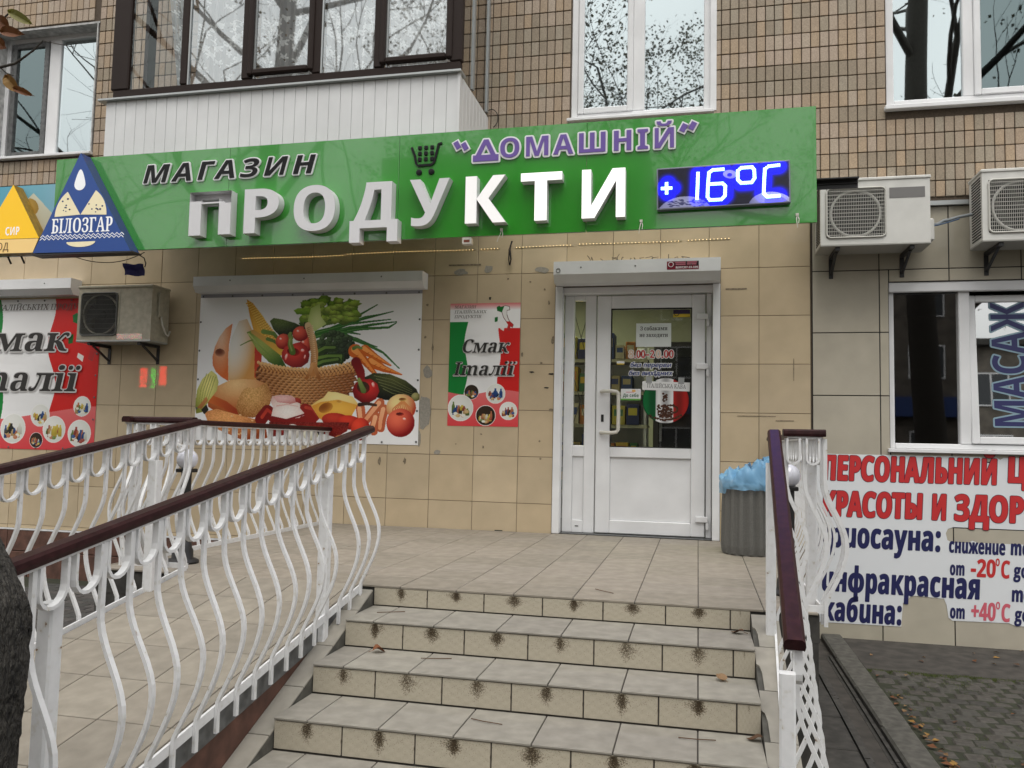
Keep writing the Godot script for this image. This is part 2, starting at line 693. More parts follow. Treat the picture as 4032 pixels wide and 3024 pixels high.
func materials() -> void:
	var S := FastNoiseLite.TYPE_SIMPLEX_SMOOTH
	var V := FastNoiseLite.TYPE_VALUE
	noise("fine", V, 0.22, 3, 0.80, 1.0)
	noise("soft", S, 0.012, 4, 0.93, 1.0)
	noise("mottle", S, 0.03, 5, 0.66, 1.0)
	noise("gentle", S, 0.035, 5, 0.86, 1.0)
	noise("wear", S, 0.03, 5, 0.90, 1.0)
	noise("grain", V, 0.45, 2, 0.0, 1.0)
	noise("streak", S, 0.02, 5, 0.7, 1.0, 512)
	mat("brick", Color(1.14, 1.12, 1.12), 0.62, {"vc": true, "tex": noise_tex["fine"], "scale": 2.6})
	mat("grout", Color(0.118, 0.089, 0.064), 0.95, {"tex": noise_tex["fine"], "scale": 2.0})
	mat("joint", Color(0.20, 0.165, 0.115), 0.9)
	mat("wall_tile", Color.WHITE, 0.5, {"vc": true, "tex": noise_tex["soft"], "scale": 0.9, "spec": 0.3, "coat": 0.45, "coat_rough": 0.02})
	mat("floor_tile", Color.WHITE, 0.62, {"vc": true, "tex": noise_tex["gentle"], "scale": 1.1, "spec": 0.35})
	mat("floor_joint", Color(0.075, 0.067, 0.058), 0.95)
	mat("pvc", Color(0.80, 0.805, 0.815), 0.35, {"tex": noise_tex["soft"], "scale": 0.7})
	mat("pvc_dark", Color(0.022, 0.0135, 0.011), 0.5, {"spec": 0.3})
	mat("cladding", Color(0.72, 0.73, 0.735), 0.38, {"tex": noise_tex["soft"], "scale": 0.6})
	mat("plaster_white", Color(0.62, 0.62, 0.61), 0.85, {"tex": noise_tex["mottle"], "scale": 1.3})
	var rust := noise("rust", S, 0.05, 4, 0.0, 1.0)
	var rg := Gradient.new()
	rg.offsets = PackedFloat32Array([0.0, 0.055, 0.085, 0.30, 1.0])
	rg.colors = PackedColorArray([Color(0.36, 0.20, 0.09), Color(0.52, 0.36, 0.22), Color(0.90, 0.89, 0.86), Color(0.96, 0.96, 0.96), Color(1, 1, 1)])
	rust.color_ramp = rg
	mat("rail_white", Color(0.74, 0.745, 0.75), 0.5, {"tex": noise_tex["rust"], "scale": 1.7})
	mat("handrail", Color(0.043, 0.0145, 0.0155), 0.42, {"spec": 0.3, "tex": noise_tex["mottle"], "scale": 3.0})
	mat("brown_paint", Color(0.150, 0.070, 0.048), 0.75, {"tex": noise_tex["mottle"], "scale": 1.0})
	mat("concrete", Color(0.108, 0.103, 0.088), 0.9, {"tex": noise_tex["mottle"], "scale": 1.6})
	mat("concrete_dark", Color(0.066, 0.062, 0.055), 0.92, {"tex": noise_tex["mottle"], "scale": 1.3})
	mat("asphalt", Color(0.068, 0.061, 0.052), 0.95, {"tex": noise_tex["mottle"], "scale": 0.9})
	mat("soil", Color(0.034, 0.038, 0.019), 0.98, {"tex": noise_tex["mottle"], "scale": 2.2})
	mat("stone", Color.WHITE, 0.8, {"vc": true, "tex": noise_tex["mottle"], "scale": 3.0})
	mat("dark_metal", Color(0.02, 0.02, 0.021), 0.5)
	mat("steel_grey", Color(0.16, 0.165, 0.165), 0.5, {"tex": noise_tex["mottle"], "scale": 2.0})
	mat("zinc", Color(0.42, 0.44, 0.44), 0.4, {"metal": 0.6})
	mat("cream", Color(0.62, 0.60, 0.53), 0.45, {"tex": noise_tex["soft"], "scale": 1.0})
	mat("black", Color(0.008, 0.008, 0.008), 0.5)
	mat("rubber", Color(0.012, 0.012, 0.012), 0.8)
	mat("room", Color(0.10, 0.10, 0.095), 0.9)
	mat("white_print", Color(0.74, 0.75, 0.76), 0.5)
	mat("green_sign", Color(0.022, 0.25, 0.016), 0.15, {"spec": 0.7, "coat": 1.0, "coat_rough": 0.025})
	pane_mat("pane_window", 0.56, Color(0.92, 0.97, 0.98), 0.014)
	pane_mat("pane_netted", 0.20, Color(0.85, 0.95, 0.96))
	pane_mat("pane_balcony", 0.30, Color(0.93, 0.96, 0.97), 0.018)
	pane_mat("pane_clear", 0.07)
	pane_mat("pane_dark", 0.16, Color(0.95, 0.95, 0.95))
	pane_mat("pane_tilted", 0.55, Color(0.97, 0.98, 0.98))
	pane_mat("pane_door", 0.085, Color(0.95, 0.95, 0.95))

# ------------------------------------------------------------------ ground
func ground() -> void:
	var g := MB.new()
	g.quad(Vector3(-60, -0.72, 60), Vector3(-60, -0.72, -0.005), Vector3(60, -0.72, -0.005), Vector3(60, -0.72, 60), Vector3.UP)
	tag(obj(g, "ground", mats["asphalt"]), "", "", "", "structure")
	# asphalt strip at the foot of the clinic wall
	var s := MB.new()
	s.cbox(Vector3(2.62, -0.80, 0.0), Vector3(6.0, -0.70, 0.92), 0.008)
	tag(obj(s, "asphalt_strip", mats["asphalt"]), "", "", "", "structure")
	# soil under the cobbles, and cobbles
	var cob := Node3D.new()
	cob.name = "cobbled_pavement"
	add_child(cob)
	tag(cob, "", "", "", "structure")
	boxpart("bedding", Vector3(2.62, -0.80, 0.925), Vector3(6.0, -0.704, 4.6), mats["soil"], cob)
	var kinds := []
	for k in 7:
		var m := MB.new()
		var t := 0.050 + 0.034 * hash2(k, 3)
		m.col = Color(t * 1.10, t, t * 0.86)
		var w := 0.0545 + 0.0065 * hash2(k, 8)
		var d := 0.0465 + 0.0055 * hash2(k, 9)
		m.cbox(Vector3(-w, -0.03, -d), Vector3(w, 0.012, d), 0.014)
		kinds.append(m.mesh())
	var spots := []
	var iz := 0
	var z := 0.985
	while z < 4.5:
		var x := 2.70 + (0.06 if iz % 2 else 0.0)
		while x < 5.4:
			spots.append(Vector3(x + rng.randf_range(-0.011, 0.011), -0.7085 + rng.randf_range(-0.005, 0.004), z + rng.randf_range(-0.008, 0.008)))
			x += 0.124
		z += 0.106
		iz += 1
	var in_view := func(p: Vector3) -> bool: return p.x - 2.62 < 1.55 - 0.30 * (p.z - 0.95) and p.z < 3.4
	var n := 0
	var rest := MB.new()
	for p in spots:
		var k: int = rng.randi() % 7
		if in_view.call(p) and n < 300:
			var o := node_of(kinds[k], "cobblestone", mats["stone"], cob)
			o.position = p
			o.rotation = Vector3(rng.randf_range(-0.07, 0.07), rng.randf_range(-0.10, 0.10), rng.randf_range(-0.07, 0.07))
			n += 1
		else:
			var t := 0.050 + 0.034 * hash2(k, 3)
			rest.col = Color(t * 1.10, t, t * 0.86)
			rest.cbox(p + Vector3(-0.055, -0.03, -0.047), p + Vector3(0.055, 0.012, 0.047), 0.014)
	tag(obj(rest, "cobblestone_field", mats["stone"], cob), "", "", "", "stuff")
	# kerb and drain between the landing and the cobbles
	var kerb := Node3D.new()
	kerb.name = "kerb"
	add_child(kerb)
	tag(kerb, "", "", "", "structure")
	for k in 6:
		var z0 := 0.015 + k * 0.72
		boxpart("kerb_stone", Vector3(2.462, -0.86, z0), Vector3(2.614, -0.672 - 0.004 * (k % 2), z0 + 0.712), mats["concrete"], kerb, 0.012)
	var drain := Node3D.new()
	drain.name = "drain_channel"
	add_child(drain)
	tag(drain, "", "", "", "structure")
	for k in 3:
		var z0 := 0.6 + k * 1.02
		var t := MB.new()
		for b in [[2.298, 2.326, -0.70], [2.326, 2.346, -0.718], [2.346, 2.418, -0.745], [2.418, 2.436, -0.718], [2.436, 2.456, -0.704]]:
			t.box(Vector3(b[0], -0.85, z0), Vector3(b[1], b[2], z0 + 1.01))
		obj(t, "channel_tray", mats["concrete_dark"], drain)
	for k in 8:
		boxpart("paving_slab", Vector3(1.95, -0.80, 0.02 + k * 0.5), Vector3(2.294, -0.703 - 0.003 * (k % 3), 0.51 + k * 0.5), mats["concrete_dark"], drain, 0.006)
	# dark pavers left of the ramp
	var pav := Node3D.new()
	pav.name = "paver_pavement"
	add_child(pav)
	tag(pav, "", "", "", "structure")
	boxpart("bedding", Vector3(-6.4, -0.80, 0.05), Vector3(-1.84, -0.652, 5.2), mats["soil"], pav)
	var pk := []
	for k in 5:
		var m := MB.new()
		var t := 0.055 + 0.035 * hash2(k, 31)
		m.col = Color(t * 1.05, t, t * 0.95)
		m.cbox(Vector3(-0.096, -0.05, -0.047), Vector3(0.096, 0.0, 0.047), 0.006)
		pk.append(m.mesh())
	for r in 23:
		for c in 13:
			var o := node_of(pk[rng.randi() % 5], "paver", mats["stone"], pav)
			o.position = Vector3(-4.35 + c * 0.2 + (0.1 if r % 2 else 0.0), -0.640 + rng.randf_range(-0.003, 0.003), 0.36 + r * 0.1)

# ------------------------------------------------------------------ the apartment building
const OPENINGS := [[0.309, 1.690, -0.02, 2.12], [-5.75, -4.49, 3.60, 4.96], [0.41, 1.61, 3.595, 5.25], [2.99, 4.75, 3.53, 5.1], [2.99, 4.75, 0.78, 2.10]]

func minus(area: Array, holes: Array) -> Array: # rectangles [x0, x1, y0, y1] of the area without the holes
	var out := [area]
	for h in holes:
		var nxt := []
		for r in out:
			if h[0] >= r[1] or h[1] <= r[0] or h[2] >= r[3] or h[3] <= r[2]:
				nxt.append(r)
				continue
			if h[0] > r[0]: nxt.append([r[0], h[0], r[2], r[3]])
			if h[1] < r[1]: nxt.append([h[1], r[1], r[2], r[3]])
			var a: float = maxf(r[0], h[0])
			var b: float = minf(r[1], h[1])
			if h[2] > r[2]: nxt.append([a, b, r[2], h[2]])
			if h[3] < r[3]: nxt.append([a, b, h[3], r[3]])
		out = nxt
	return out

func building() -> void:
	var bld := thing("apartment_building", "tiled apartment block with a grocery shop on its raised ground floor", "building")
	# masonry with its openings, floors, roof and back, so that rooms are dark behind the glass
	var wall := MB.new()
	for r in minus([-14.0, 14.0, -0.9, 14.0], OPENINGS):
		wall.box(Vector3(r[0], r[2], -0.34), Vector3(r[1], r[3], -0.011))
	obj(wall, "masonry_wall", mats["grout"], bld)
	var shell := MB.new()
	shell.box(Vector3(-14, -0.9, -6.2), Vector3(14, 14, -6.0))
	shell.box(Vector3(-14.2, -0.9, -6.2), Vector3(-14.0, 14, -0.011))
	shell.box(Vector3(14.0, -0.9, -6.2), Vector3(14.2, 14, -0.011))
	shell.box(Vector3(-14, 14.0, -6.2), Vector3(14, 14.2, 0.3))
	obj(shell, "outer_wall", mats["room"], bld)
	for y in [2.75, 5.55]:
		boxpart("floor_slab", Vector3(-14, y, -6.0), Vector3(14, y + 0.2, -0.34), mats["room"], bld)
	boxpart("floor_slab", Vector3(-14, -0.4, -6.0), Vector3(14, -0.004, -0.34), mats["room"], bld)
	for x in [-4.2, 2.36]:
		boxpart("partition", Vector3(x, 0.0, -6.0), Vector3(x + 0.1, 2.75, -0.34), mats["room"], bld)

	# small ceramic tiles of the upper floors
	var face := holder("ceramic_facing", bld)
	var tones := [Color(0.382, 0.308, 0.226), Color(0.425, 0.345, 0.26), Color(0.36, 0.288, 0.208), Color(0.34, 0.284, 0.206), Color(0.42, 0.318, 0.215), Color(0.45, 0.37, 0.285), Color(0.355, 0.303, 0.228), Color(0.40, 0.308, 0.212), Color(0.44, 0.352, 0.268), Color(0.305, 0.25, 0.18)]
	var PX := 0.0717
	var PY := 0.1305
	var meshes := []
	for t in tones:
		var m := MB.new()
		m.col = t
		m.cbox(Vector3(-PX / 2 + 0.0035, -PY / 2 + 0.0035, -0.013), Vector3(PX / 2 - 0.0035, PY / 2 - 0.0035, 0.0), 0.0035)
		meshes.append(m.mesh())
	var fn := FastNoiseLite.new()
	fn.frequency = 0.06
	fn.seed = 5
	var areas := minus([-6.3, 5.3, 2.75, 5.45], OPENINGS)
	areas.append_array([])
	var spots := []
	for iy in range(-12, 14):
		var yc := 4.08 + (iy + 0.5) * PY
		for ix in range(-112, 54):
			var xc := 1.622 + (ix + 0.5) * PX
			var okay := false
			for a in areas:
				if xc - PX * 0.3 > a[0] and xc + PX * 0.3 < a[1] and yc - PY * 0.35 > a[2] and yc + PY * 0.35 < a[3]:
					okay = true
					break
			if okay:
				spots.append([ix, iy, xc, yc])
	var eye := Vector3(1.518, 0.758, 6.915)
	# those that the frame shows, nearest first
	var shown := []
	var others := []
	for s in spots:
		var vis: bool = (s[2] > 1.62 and s[2] < 4.15 and s[3] > 2.75 and s[3] < 4.75 and not (s[2] < 2.42 and s[3] < 3.62)) or (s[2] > -0.3 and s[2] < 0.41 and s[3] > 3.6 and s[3] < 4.75)
		(shown if vis else others).append(s)
	shown.sort_custom(func(p, q): return Vector3(p[2], p[3], 0).distance_squared_to(eye) < Vector3(q[2], q[3], 0).distance_squared_to(eye))
	var rest := MB.new()
	var count := 0
	for s in shown + others:
		var v := fn.get_noise_2d(s[0], s[1] * 6.0) * 0.9 + fn.get_noise_2d(s[0] * 0.2, s[1] * 9.0 + 50) * 1.1 + (hash2(s[0] + 500, s[1] + 500) - 0.5) * 0.75
		var k := clampi(int((v + 0.75) / 1.5 * 10.0), 0, 9)
		k = [9, 3, 6, 2, 0, 7, 1, 4, 5, 8][k] if hash2(s[0] + 77, s[1] + 91) > 0.06 else 4
		var at := Vector3(s[2], s[3], 0.002 + 0.003 * (hash2(s[0] + 9, s[1] + 900) - 0.5))
		if count < 300:
			var o := node_of(meshes[k], "ceramic_tile", mats["brick"], face)
			o.position = at
			o.rotation.z = 0.018 * (hash2(s[0] + 31, s[1] + 7) - 0.5)
			count += 1
		else:
			rest.col = tones[k]
			rest.cbox(at + Vector3(-PX / 2 + 0.0035, -PY / 2 + 0.0035, -0.013), at + Vector3(PX / 2 - 0.0035, PY / 2 - 0.0035, 0.0), 0.0035)
	tag(obj(rest, "ceramic_tile_field", mats["brick"], face), "", "", "", "stuff")

	# beige wall tiles round the shop: 0.4 m grid
	var shop := holder("shop_facing", bld)
	boxpart("tile_bed", Vector3(-6.3, -0.19, -0.0105), Vector3(0.305, 2.745, -0.006), mats["joint"], shop)
	boxpart("tile_bed", Vector3(1.694, -0.6, -0.0105), Vector3(2.40, 2.745, -0.006), mats["joint"], shop)
	boxpart("tile_bed", Vector3(0.305, 2.122, -0.0105), Vector3(1.694, 2.745, -0.006), mats["joint"], shop)
	var beige := [Color(0.565, 0.455, 0.305), Color(0.55, 0.44, 0.292), Color(0.585, 0.475, 0.322), Color(0.54, 0.437, 0.298)]
	var cache := {}
	for iy in range(-3, 6):
		for ix in range(-16, 7):
			var x0 := maxf(ix * 0.4, -6.28)
			var x1 := minf(ix * 0.4 + 0.4, 2.402)
			var y0 := maxf(0.644 + iy * 0.4, -0.19 if ix < -4 else -0.01)
			var y1 := minf(0.644 + iy * 0.4 + 0.4, 2.74)
			if x1 - x0 < 0.03 or y1 - y0 < 0.03:
				continue
			for r in minus([x0, x1, y0, y1], [[0.305, 1.694, -0.3, 2.122]]):
				if r[1] - r[0] < 0.02 or r[3] - r[2] < 0.02:
					continue
				var k := int(hash2(ix + 40, iy + 17) * 3.99)
				var w: float = r[1] - r[0]
				var h: float = r[3] - r[2]
				var key := "%d|%.3f|%.3f" % [k, w, h]
				if not cache.has(key):
					var m := MB.new()
					m.col = beige[k]
					m.cbox(Vector3(-w / 2 + 0.0022, -h / 2 + 0.0022, -0.009), Vector3(w / 2 - 0.0022, h / 2 - 0.0022, 0.0), 0.0018)
					cache[key] = m.mesh()
				var o := node_of(cache[key], "wall_tile", mats["wall_tile"], shop)
				o.position = Vector3((r[0] + r[1]) / 2, (r[2] + r[3]) / 2, 0.0015 * (hash2(ix + 3, iy + 70) - 0.5))
				o.rotation = Vector3(0.004 * (hash2(ix + 13, iy + 7) - 0.5), 0.004 * (hash2(ix + 23, iy + 17) - 0.5), 0.003 * (hash2(ix + 43, iy + 27) - 0.5))
	# bits of old adhesive and torn notices on the tiles
	var scraps := [[-0.86, 1.02, 0.055, 0.20, 1], [-0.90, 0.78, 0.02, 0.10, 1], [-0.84, 1.38, 0.05, 0.06, 1], [-0.55, 2.27, 0.07, 0.03, 1], [-0.30, 2.29, 0.04, 0.045, 1], [0.18, 2.27, 0.07, 0.03, 1], [-0.86, 1.98, 0.018, 0.018, 2], [-0.87, 1.69, 0.018, 0.022, 2], [-0.80, 1.60, 0.014, 0.05, 2], [0.29, 1.66, 0.02, 0.06, 2], [0.02, 1.53, 0.014, 0.035, 2], [0.19, 1.455, 0.02, 0.015, 2], [0.285, 1.05, 0.03, 0.02, 2], [-0.73, 0.665, 0.04, 0.02, 1], [-1.27, 0.57, 0.022, 0.055, 2], [-1.03, 0.58, 0.022, 0.04, 2], [0.20, 0.63, 0.014, 0.014, 2], [0.19, 0.78, 0.012, 0.014, 2], [-0.33, 0.83, 0.016, 0.012, 2], [-0.56, 0.74, 0.008, 0.008, 2], [-0.31, 0.72, 0.01, 0.02, 2], [0.25, 1.98, 0.012, 0.03, 2], [0.28, 1.36, 0.03, 0.008, 3], [0.11, 1.375, 0.026, 0.008, 3], [0.24, 1.24, 0.026, 0.008, 3], [-0.12, 2.20, 0.012, 0.012, 2], [0.08, 2.17, 0.014, 0.01, 2], [0.21, 2.10, 0.012, 0.014, 2], [-2.94, 0.52, 0.02, 0.045, 2], [-2.52, 0.56, 0.014, 0.03, 2], [-0.28, 2.03, 0.014, 0.016, 3]]
	mat("adhesive", Color(0.36, 0.335, 0.285), 0.95, {"tex": noise_tex["gentle"], "scale": 4.0})
	mat("grime", Color(0.33, 0.265, 0.18), 0.95, {"tex": noise_tex["mottle"], "scale": 5.0})
	for q in scraps:
		if q[4] == 2:
			q[2] *= 0.75; q[3] *= 0.75
		var pts := PackedVector2Array()
		for i in 11:
			var a: float = TAU * i / 11.0
			var rr: float = 0.6 + 0.5 * hash2(i * 7 + int(q[0] * 1000), int(q[1] * 1000))
			pts.append(Vector2(cos(a) * q[2] * rr, sin(a) * q[3] * rr))
		var st := MB.new()
		st.plate(shapes_from([pts]), 0.0, 0.0012)
		var o := obj(st, "adhesive_patch", mats[["", "adhesive", "grime", "black"][int(q[4])]], shop)
		o.position = Vector3(q[0], q[1], 0.0015)
	# strip of scuffs right of the door, and the old tape mark under the sign
	for q in [[1.98, 1.02, 0.30, 0.006], [2.20, 0.985, 0.14, 0.008], [1.82, 2.07, 0.17, 0.012], [-0.52, 2.335, 0.30, 0.014], [2.27, 1.40, 0.006, 0.18]]:
		boxpart("tape_mark", Vector3(q[0] - q[2] / 2, q[1] - q[3] / 2, 0.0016), Vector3(q[0] + q[2] / 2, q[1] + q[3] / 2, 0.0026), mats["grime"], shop)
	# brown plinth at the left with its white lath
	boxpart("plinth_lath", Vector3(-6.3, -0.205, 0.0), Vector3(-1.86, -0.19, 0.016), mats["rail_white"], shop)
	for k in 4:
		boxpart("plinth_panel", Vector3(-6.3 + k * 1.12, -0.405, -0.011), Vector3(-6.3 + k * 1.12 + 1.112, -0.207, 0.012), mats["brown_paint"], shop)
		boxpart("plinth_panel", Vector3(-6.3 + k * 1.12 + 0.3, -0.72, -0.011), Vector3(-6.3 + k * 1.12 + 1.405, -0.415, 0.055), mats["brown_paint"], shop)

	# larger grey-beige slabs of the clinic at the right
	var clinic := holder("clinic_facing", bld)
	var bed := MB.new()
	for r in minus([2.412, 5.3, -0.75, 2.735], [OPENINGS[4]]):
		bed.box(Vector3(r[0], r[2], -0.0105), Vector3(r[1], r[3], -0.006))
	obj(bed, "tile_bed", mats["black"], clinic)
	var grey := [Color(0.455, 0.418, 0.338), Color(0.475, 0.436, 0.352), Color(0.44, 0.404, 0.325)]
	var xs := [2.414, 2.92, 3.43, 3.94, 4.45, 4.96]
	var ys := [-0.73, -0.32, 0.185, 0.69, 1.193, 1.698, 2.2, 2.70]
	for i in xs.size() - 1:
		for j in ys.size() - 1:
			for r in minus([xs[i], xs[i + 1], ys[j], ys[j + 1]], [OPENINGS[4]]):
				if r[1] - r[0] < 0.02 or r[3] - r[2] < 0.02:
					continue
				var m := MB.new()
				m.col = grey[int(hash2(i + 2, j + 9) * 2.99)]
				m.cbox(Vector3(r[0] + 0.004, r[2] + 0.004, -0.009), Vector3(r[1] - 0.004, r[3] - 0.004, 0.0), 0.002)
				obj(m, "wall_slab", mats["wall_tile"], clinic)
	boxpart("flashing", Vector3(2.43, 2.70, -0.005), Vector3(5.3, 2.735, 0.035), mats["zinc"], clinic)

	windows(bld)
	balcony(bld)
	entrance(bld)

func frame_bars(st: MB, x0: float, x1: float, y0: float, y1: float, w: float, z0: float, z1: float, bv := 0.006) -> void: # four bars round a field, butted
	st.cbox(Vector3(x0, y0, z0), Vector3(x0 + w, y1, z1), bv)
	st.cbox(Vector3(x1 - w, y0, z0), Vector3(x1, y1, z1), bv)
	st.cbox(Vector3(x0 + w, y0, z0), Vector3(x1 - w, y0 + w, z1), bv)
	st.cbox(Vector3(x0 + w, y1 - w, z0), Vector3(x1 - w, y1, z1), bv)

func pane(parent: Node, x0: float, x1: float, y0: float, y1: float, z: float, m: Material) -> MeshInstance3D:
	var st := MB.new()
	st.quad(Vector3(x0, y0, z), Vector3(x0, y1, z), Vector3(x1, y1, z), Vector3(x1, y0, z), Vector3(0, 0, 1))
	return obj(st, "pane", m, parent)

func windows(bld: Node3D) -> void:
	# left window: deep white reveal, one netted casement and one fixed light
	var w := holder("window", bld)
	var st := MB.new()
	frame_bars(st, -5.75, -4.49, 3.60, 4.96, 0.05, -0.21, -0.15)
	st.cbox(Vector3(-5.20, 3.65, -0.21), Vector3(-5.06, 4.91, -0.15), 0.006)
	obj(st, "window_frame", mats["pvc"], w)
	var sash := MB.new()
	frame_bars(sash, -5.66, -5.20, 3.66, 4.90, 0.055, -0.19, -0.135)
	obj(sash, "casement", mats["steel_grey"], w)
	pane(w, -5.605, -5.255, 3.71, 4.85, -0.16, mats["pane_netted"])
	pane(w, -5.06, -4.54, 3.65, 4.91, -0.17, mats["pane_window"])
	var rv := MB.new()
	rv.box(Vector3(-5.77, 4.955, -0.15), Vector3(-4.47, 4.975, 0.006))
	rv.box(Vector3(-4.50, 3.60, -0.15), Vector3(-4.485, 4.955, 0.006))
	rv.box(Vector3(-5.765, 3.60, -0.15), Vector3(-5.745, 4.955, 0.006))
	obj(rv, "reveal", mats["plaster_white"], w)
	boxpart("sill", Vector3(-5.85, 3.575, -0.15), Vector3(-4.47, 3.602, 0.05), mats["pvc"], w, 0.004)
	# middle window with blinds
	w = holder("window", bld)
	st = MB.new()
	frame_bars(st, 0.41, 1.61, 3.595, 5.25, 0.06, -0.09, -0.02)
	st.cbox(Vector3(0.95, 3.655, -0.09), Vector3(1.05, 5.19, -0.02), 0.006)
	obj(st, "window_frame", mats["pvc"], w)
	sash = MB.new()
	frame_bars(sash, 0.47, 0.95, 3.655, 5.19, 0.05, -0.075, -0.008)
	obj(sash, "casement", mats["pvc"], w)
	pane(w, 0.52, 0.90, 3.705, 5.14, -0.035, mats["pane_window"])
	pane(w, 1.05, 1.55, 3.655, 5.19, -0.05, mats["pane_window"])
	boxpart("sill", Vector3(0.385, 3.57, -0.09), Vector3(1.635, 3.597, 0.06), mats["pvc"], w, 0.004)
	boxpart("reveal", Vector3(1.605, 3.60, -0.09), Vector3(1.655, 5.25, 0.008), mats["pvc"], w)
	var blind := MB.new()
	var y := 3.72
	while y < 5.15:
		blind.quad(Vector3(0.5, y, -0.14), Vector3(0.5, y + 0.019, -0.125), Vector3(1.56, y + 0.019, -0.125), Vector3(1.56, y, -0.14), Vector3(0, 0, 1))
		y += 0.024
	tag(obj(blind, "blind", mat("blind", Color(0.30, 0.33, 0.35), 0.6), w), "", "", "", "stuff")
	# right window
	w = holder("window", bld)
	st = MB.new()
	frame_bars(st, 2.99, 4.75, 3.53, 5.1, 0.062, -0.10, -0.03)
	st.cbox(Vector3(3.565, 3.592, -0.10), Vector3(3.645, 5.038, -0.03), 0.006)
	obj(st, "window_frame", mats["pvc"], w)
	sash = MB.new()
	frame_bars(sash, 3.645, 4.69, 3.592, 5.038, 0.05, -0.085, -0.015)
	obj(sash, "casement", mats["pvc"], w)
	pane(w, 3.052, 3.565, 3.592, 5.038, -0.06, mats["pane_window"])
	pane(w, 3.695, 4.64, 3.642, 4.988, -0.045, mats["pane_netted"])
	boxpart("sill", Vector3(2.97, 3.495, -0.10), Vector3(4.78, 3.53, 0.05), mats["pvc"], w, 0.004)
	# clinic window: fixed light and a casement that stands ajar
	w = holder("window", bld)
	st = MB.new()
	frame_bars(st, 2.99, 4.75, 0.78, 2.10, 0.045, -0.12, -0.05)
	st.cbox(Vector3(2.99, 2.02, -0.055), Vector3(4.75, 2.098, -0.012), 0.006)
	st.cbox(Vector3(3.505, 0.825, -0.12), Vector3(3.585, 2.02, -0.045), 0.006)
	obj(st, "window_frame", mats["pvc"], w)
	pane(w, 3.035, 3.505, 0.825, 2.02, -0.08, mats["pane_dark"])
	var hinge := holder("casement", w)
	hinge.position = Vector3(3.585, 0.83, -0.06)
	hinge.rotation.x = -0.06
	sash = MB.new()
	frame_bars(sash, 0.0, 1.12, 0.0, 1.17, 0.055, -0.03, 0.03)
	obj(sash, "casement_frame", mats["pvc"], hinge)
	pane(hinge, 0.05, 1.07, 0.05, 1.12, 0.012, mats["pane_tilted"])
	boxpart("sill", Vector3(2.97, 0.752, -0.05), Vector3(4.78, 0.782, 0.035), mats["pvc"], w, 0.004)
	# lettering stuck to the casement, upright letters turned on their side
	var word := thing("window_lettering", "navy vertical lettering with pale blue outline stuck on the clinic window", "lettering", Vector3(3.585, 0.83, -0.06))
	word.rotation.x = -0.06
	var l1 := lettering("МАСАЖ", "sans_bold", 0.24, Vector3(0.405, 0.115, 0.0145), mat("lilac_film", Color(0.22, 0.33, 0.40), 0.5), word, {"turn": PI / 2, "grow": 0.012, "wide": 0.80, "thick": 0.0006, "name": "outline"})
	var l2 := lettering("МАСАЖ", "sans_bold", 0.24, Vector3(0.405, 0.115, 0.0155), mat("navy_film", Color(0.018, 0.02, 0.10), 0.5), word, {"turn": PI / 2, "wide": 0.80, "thick": 0.0006})

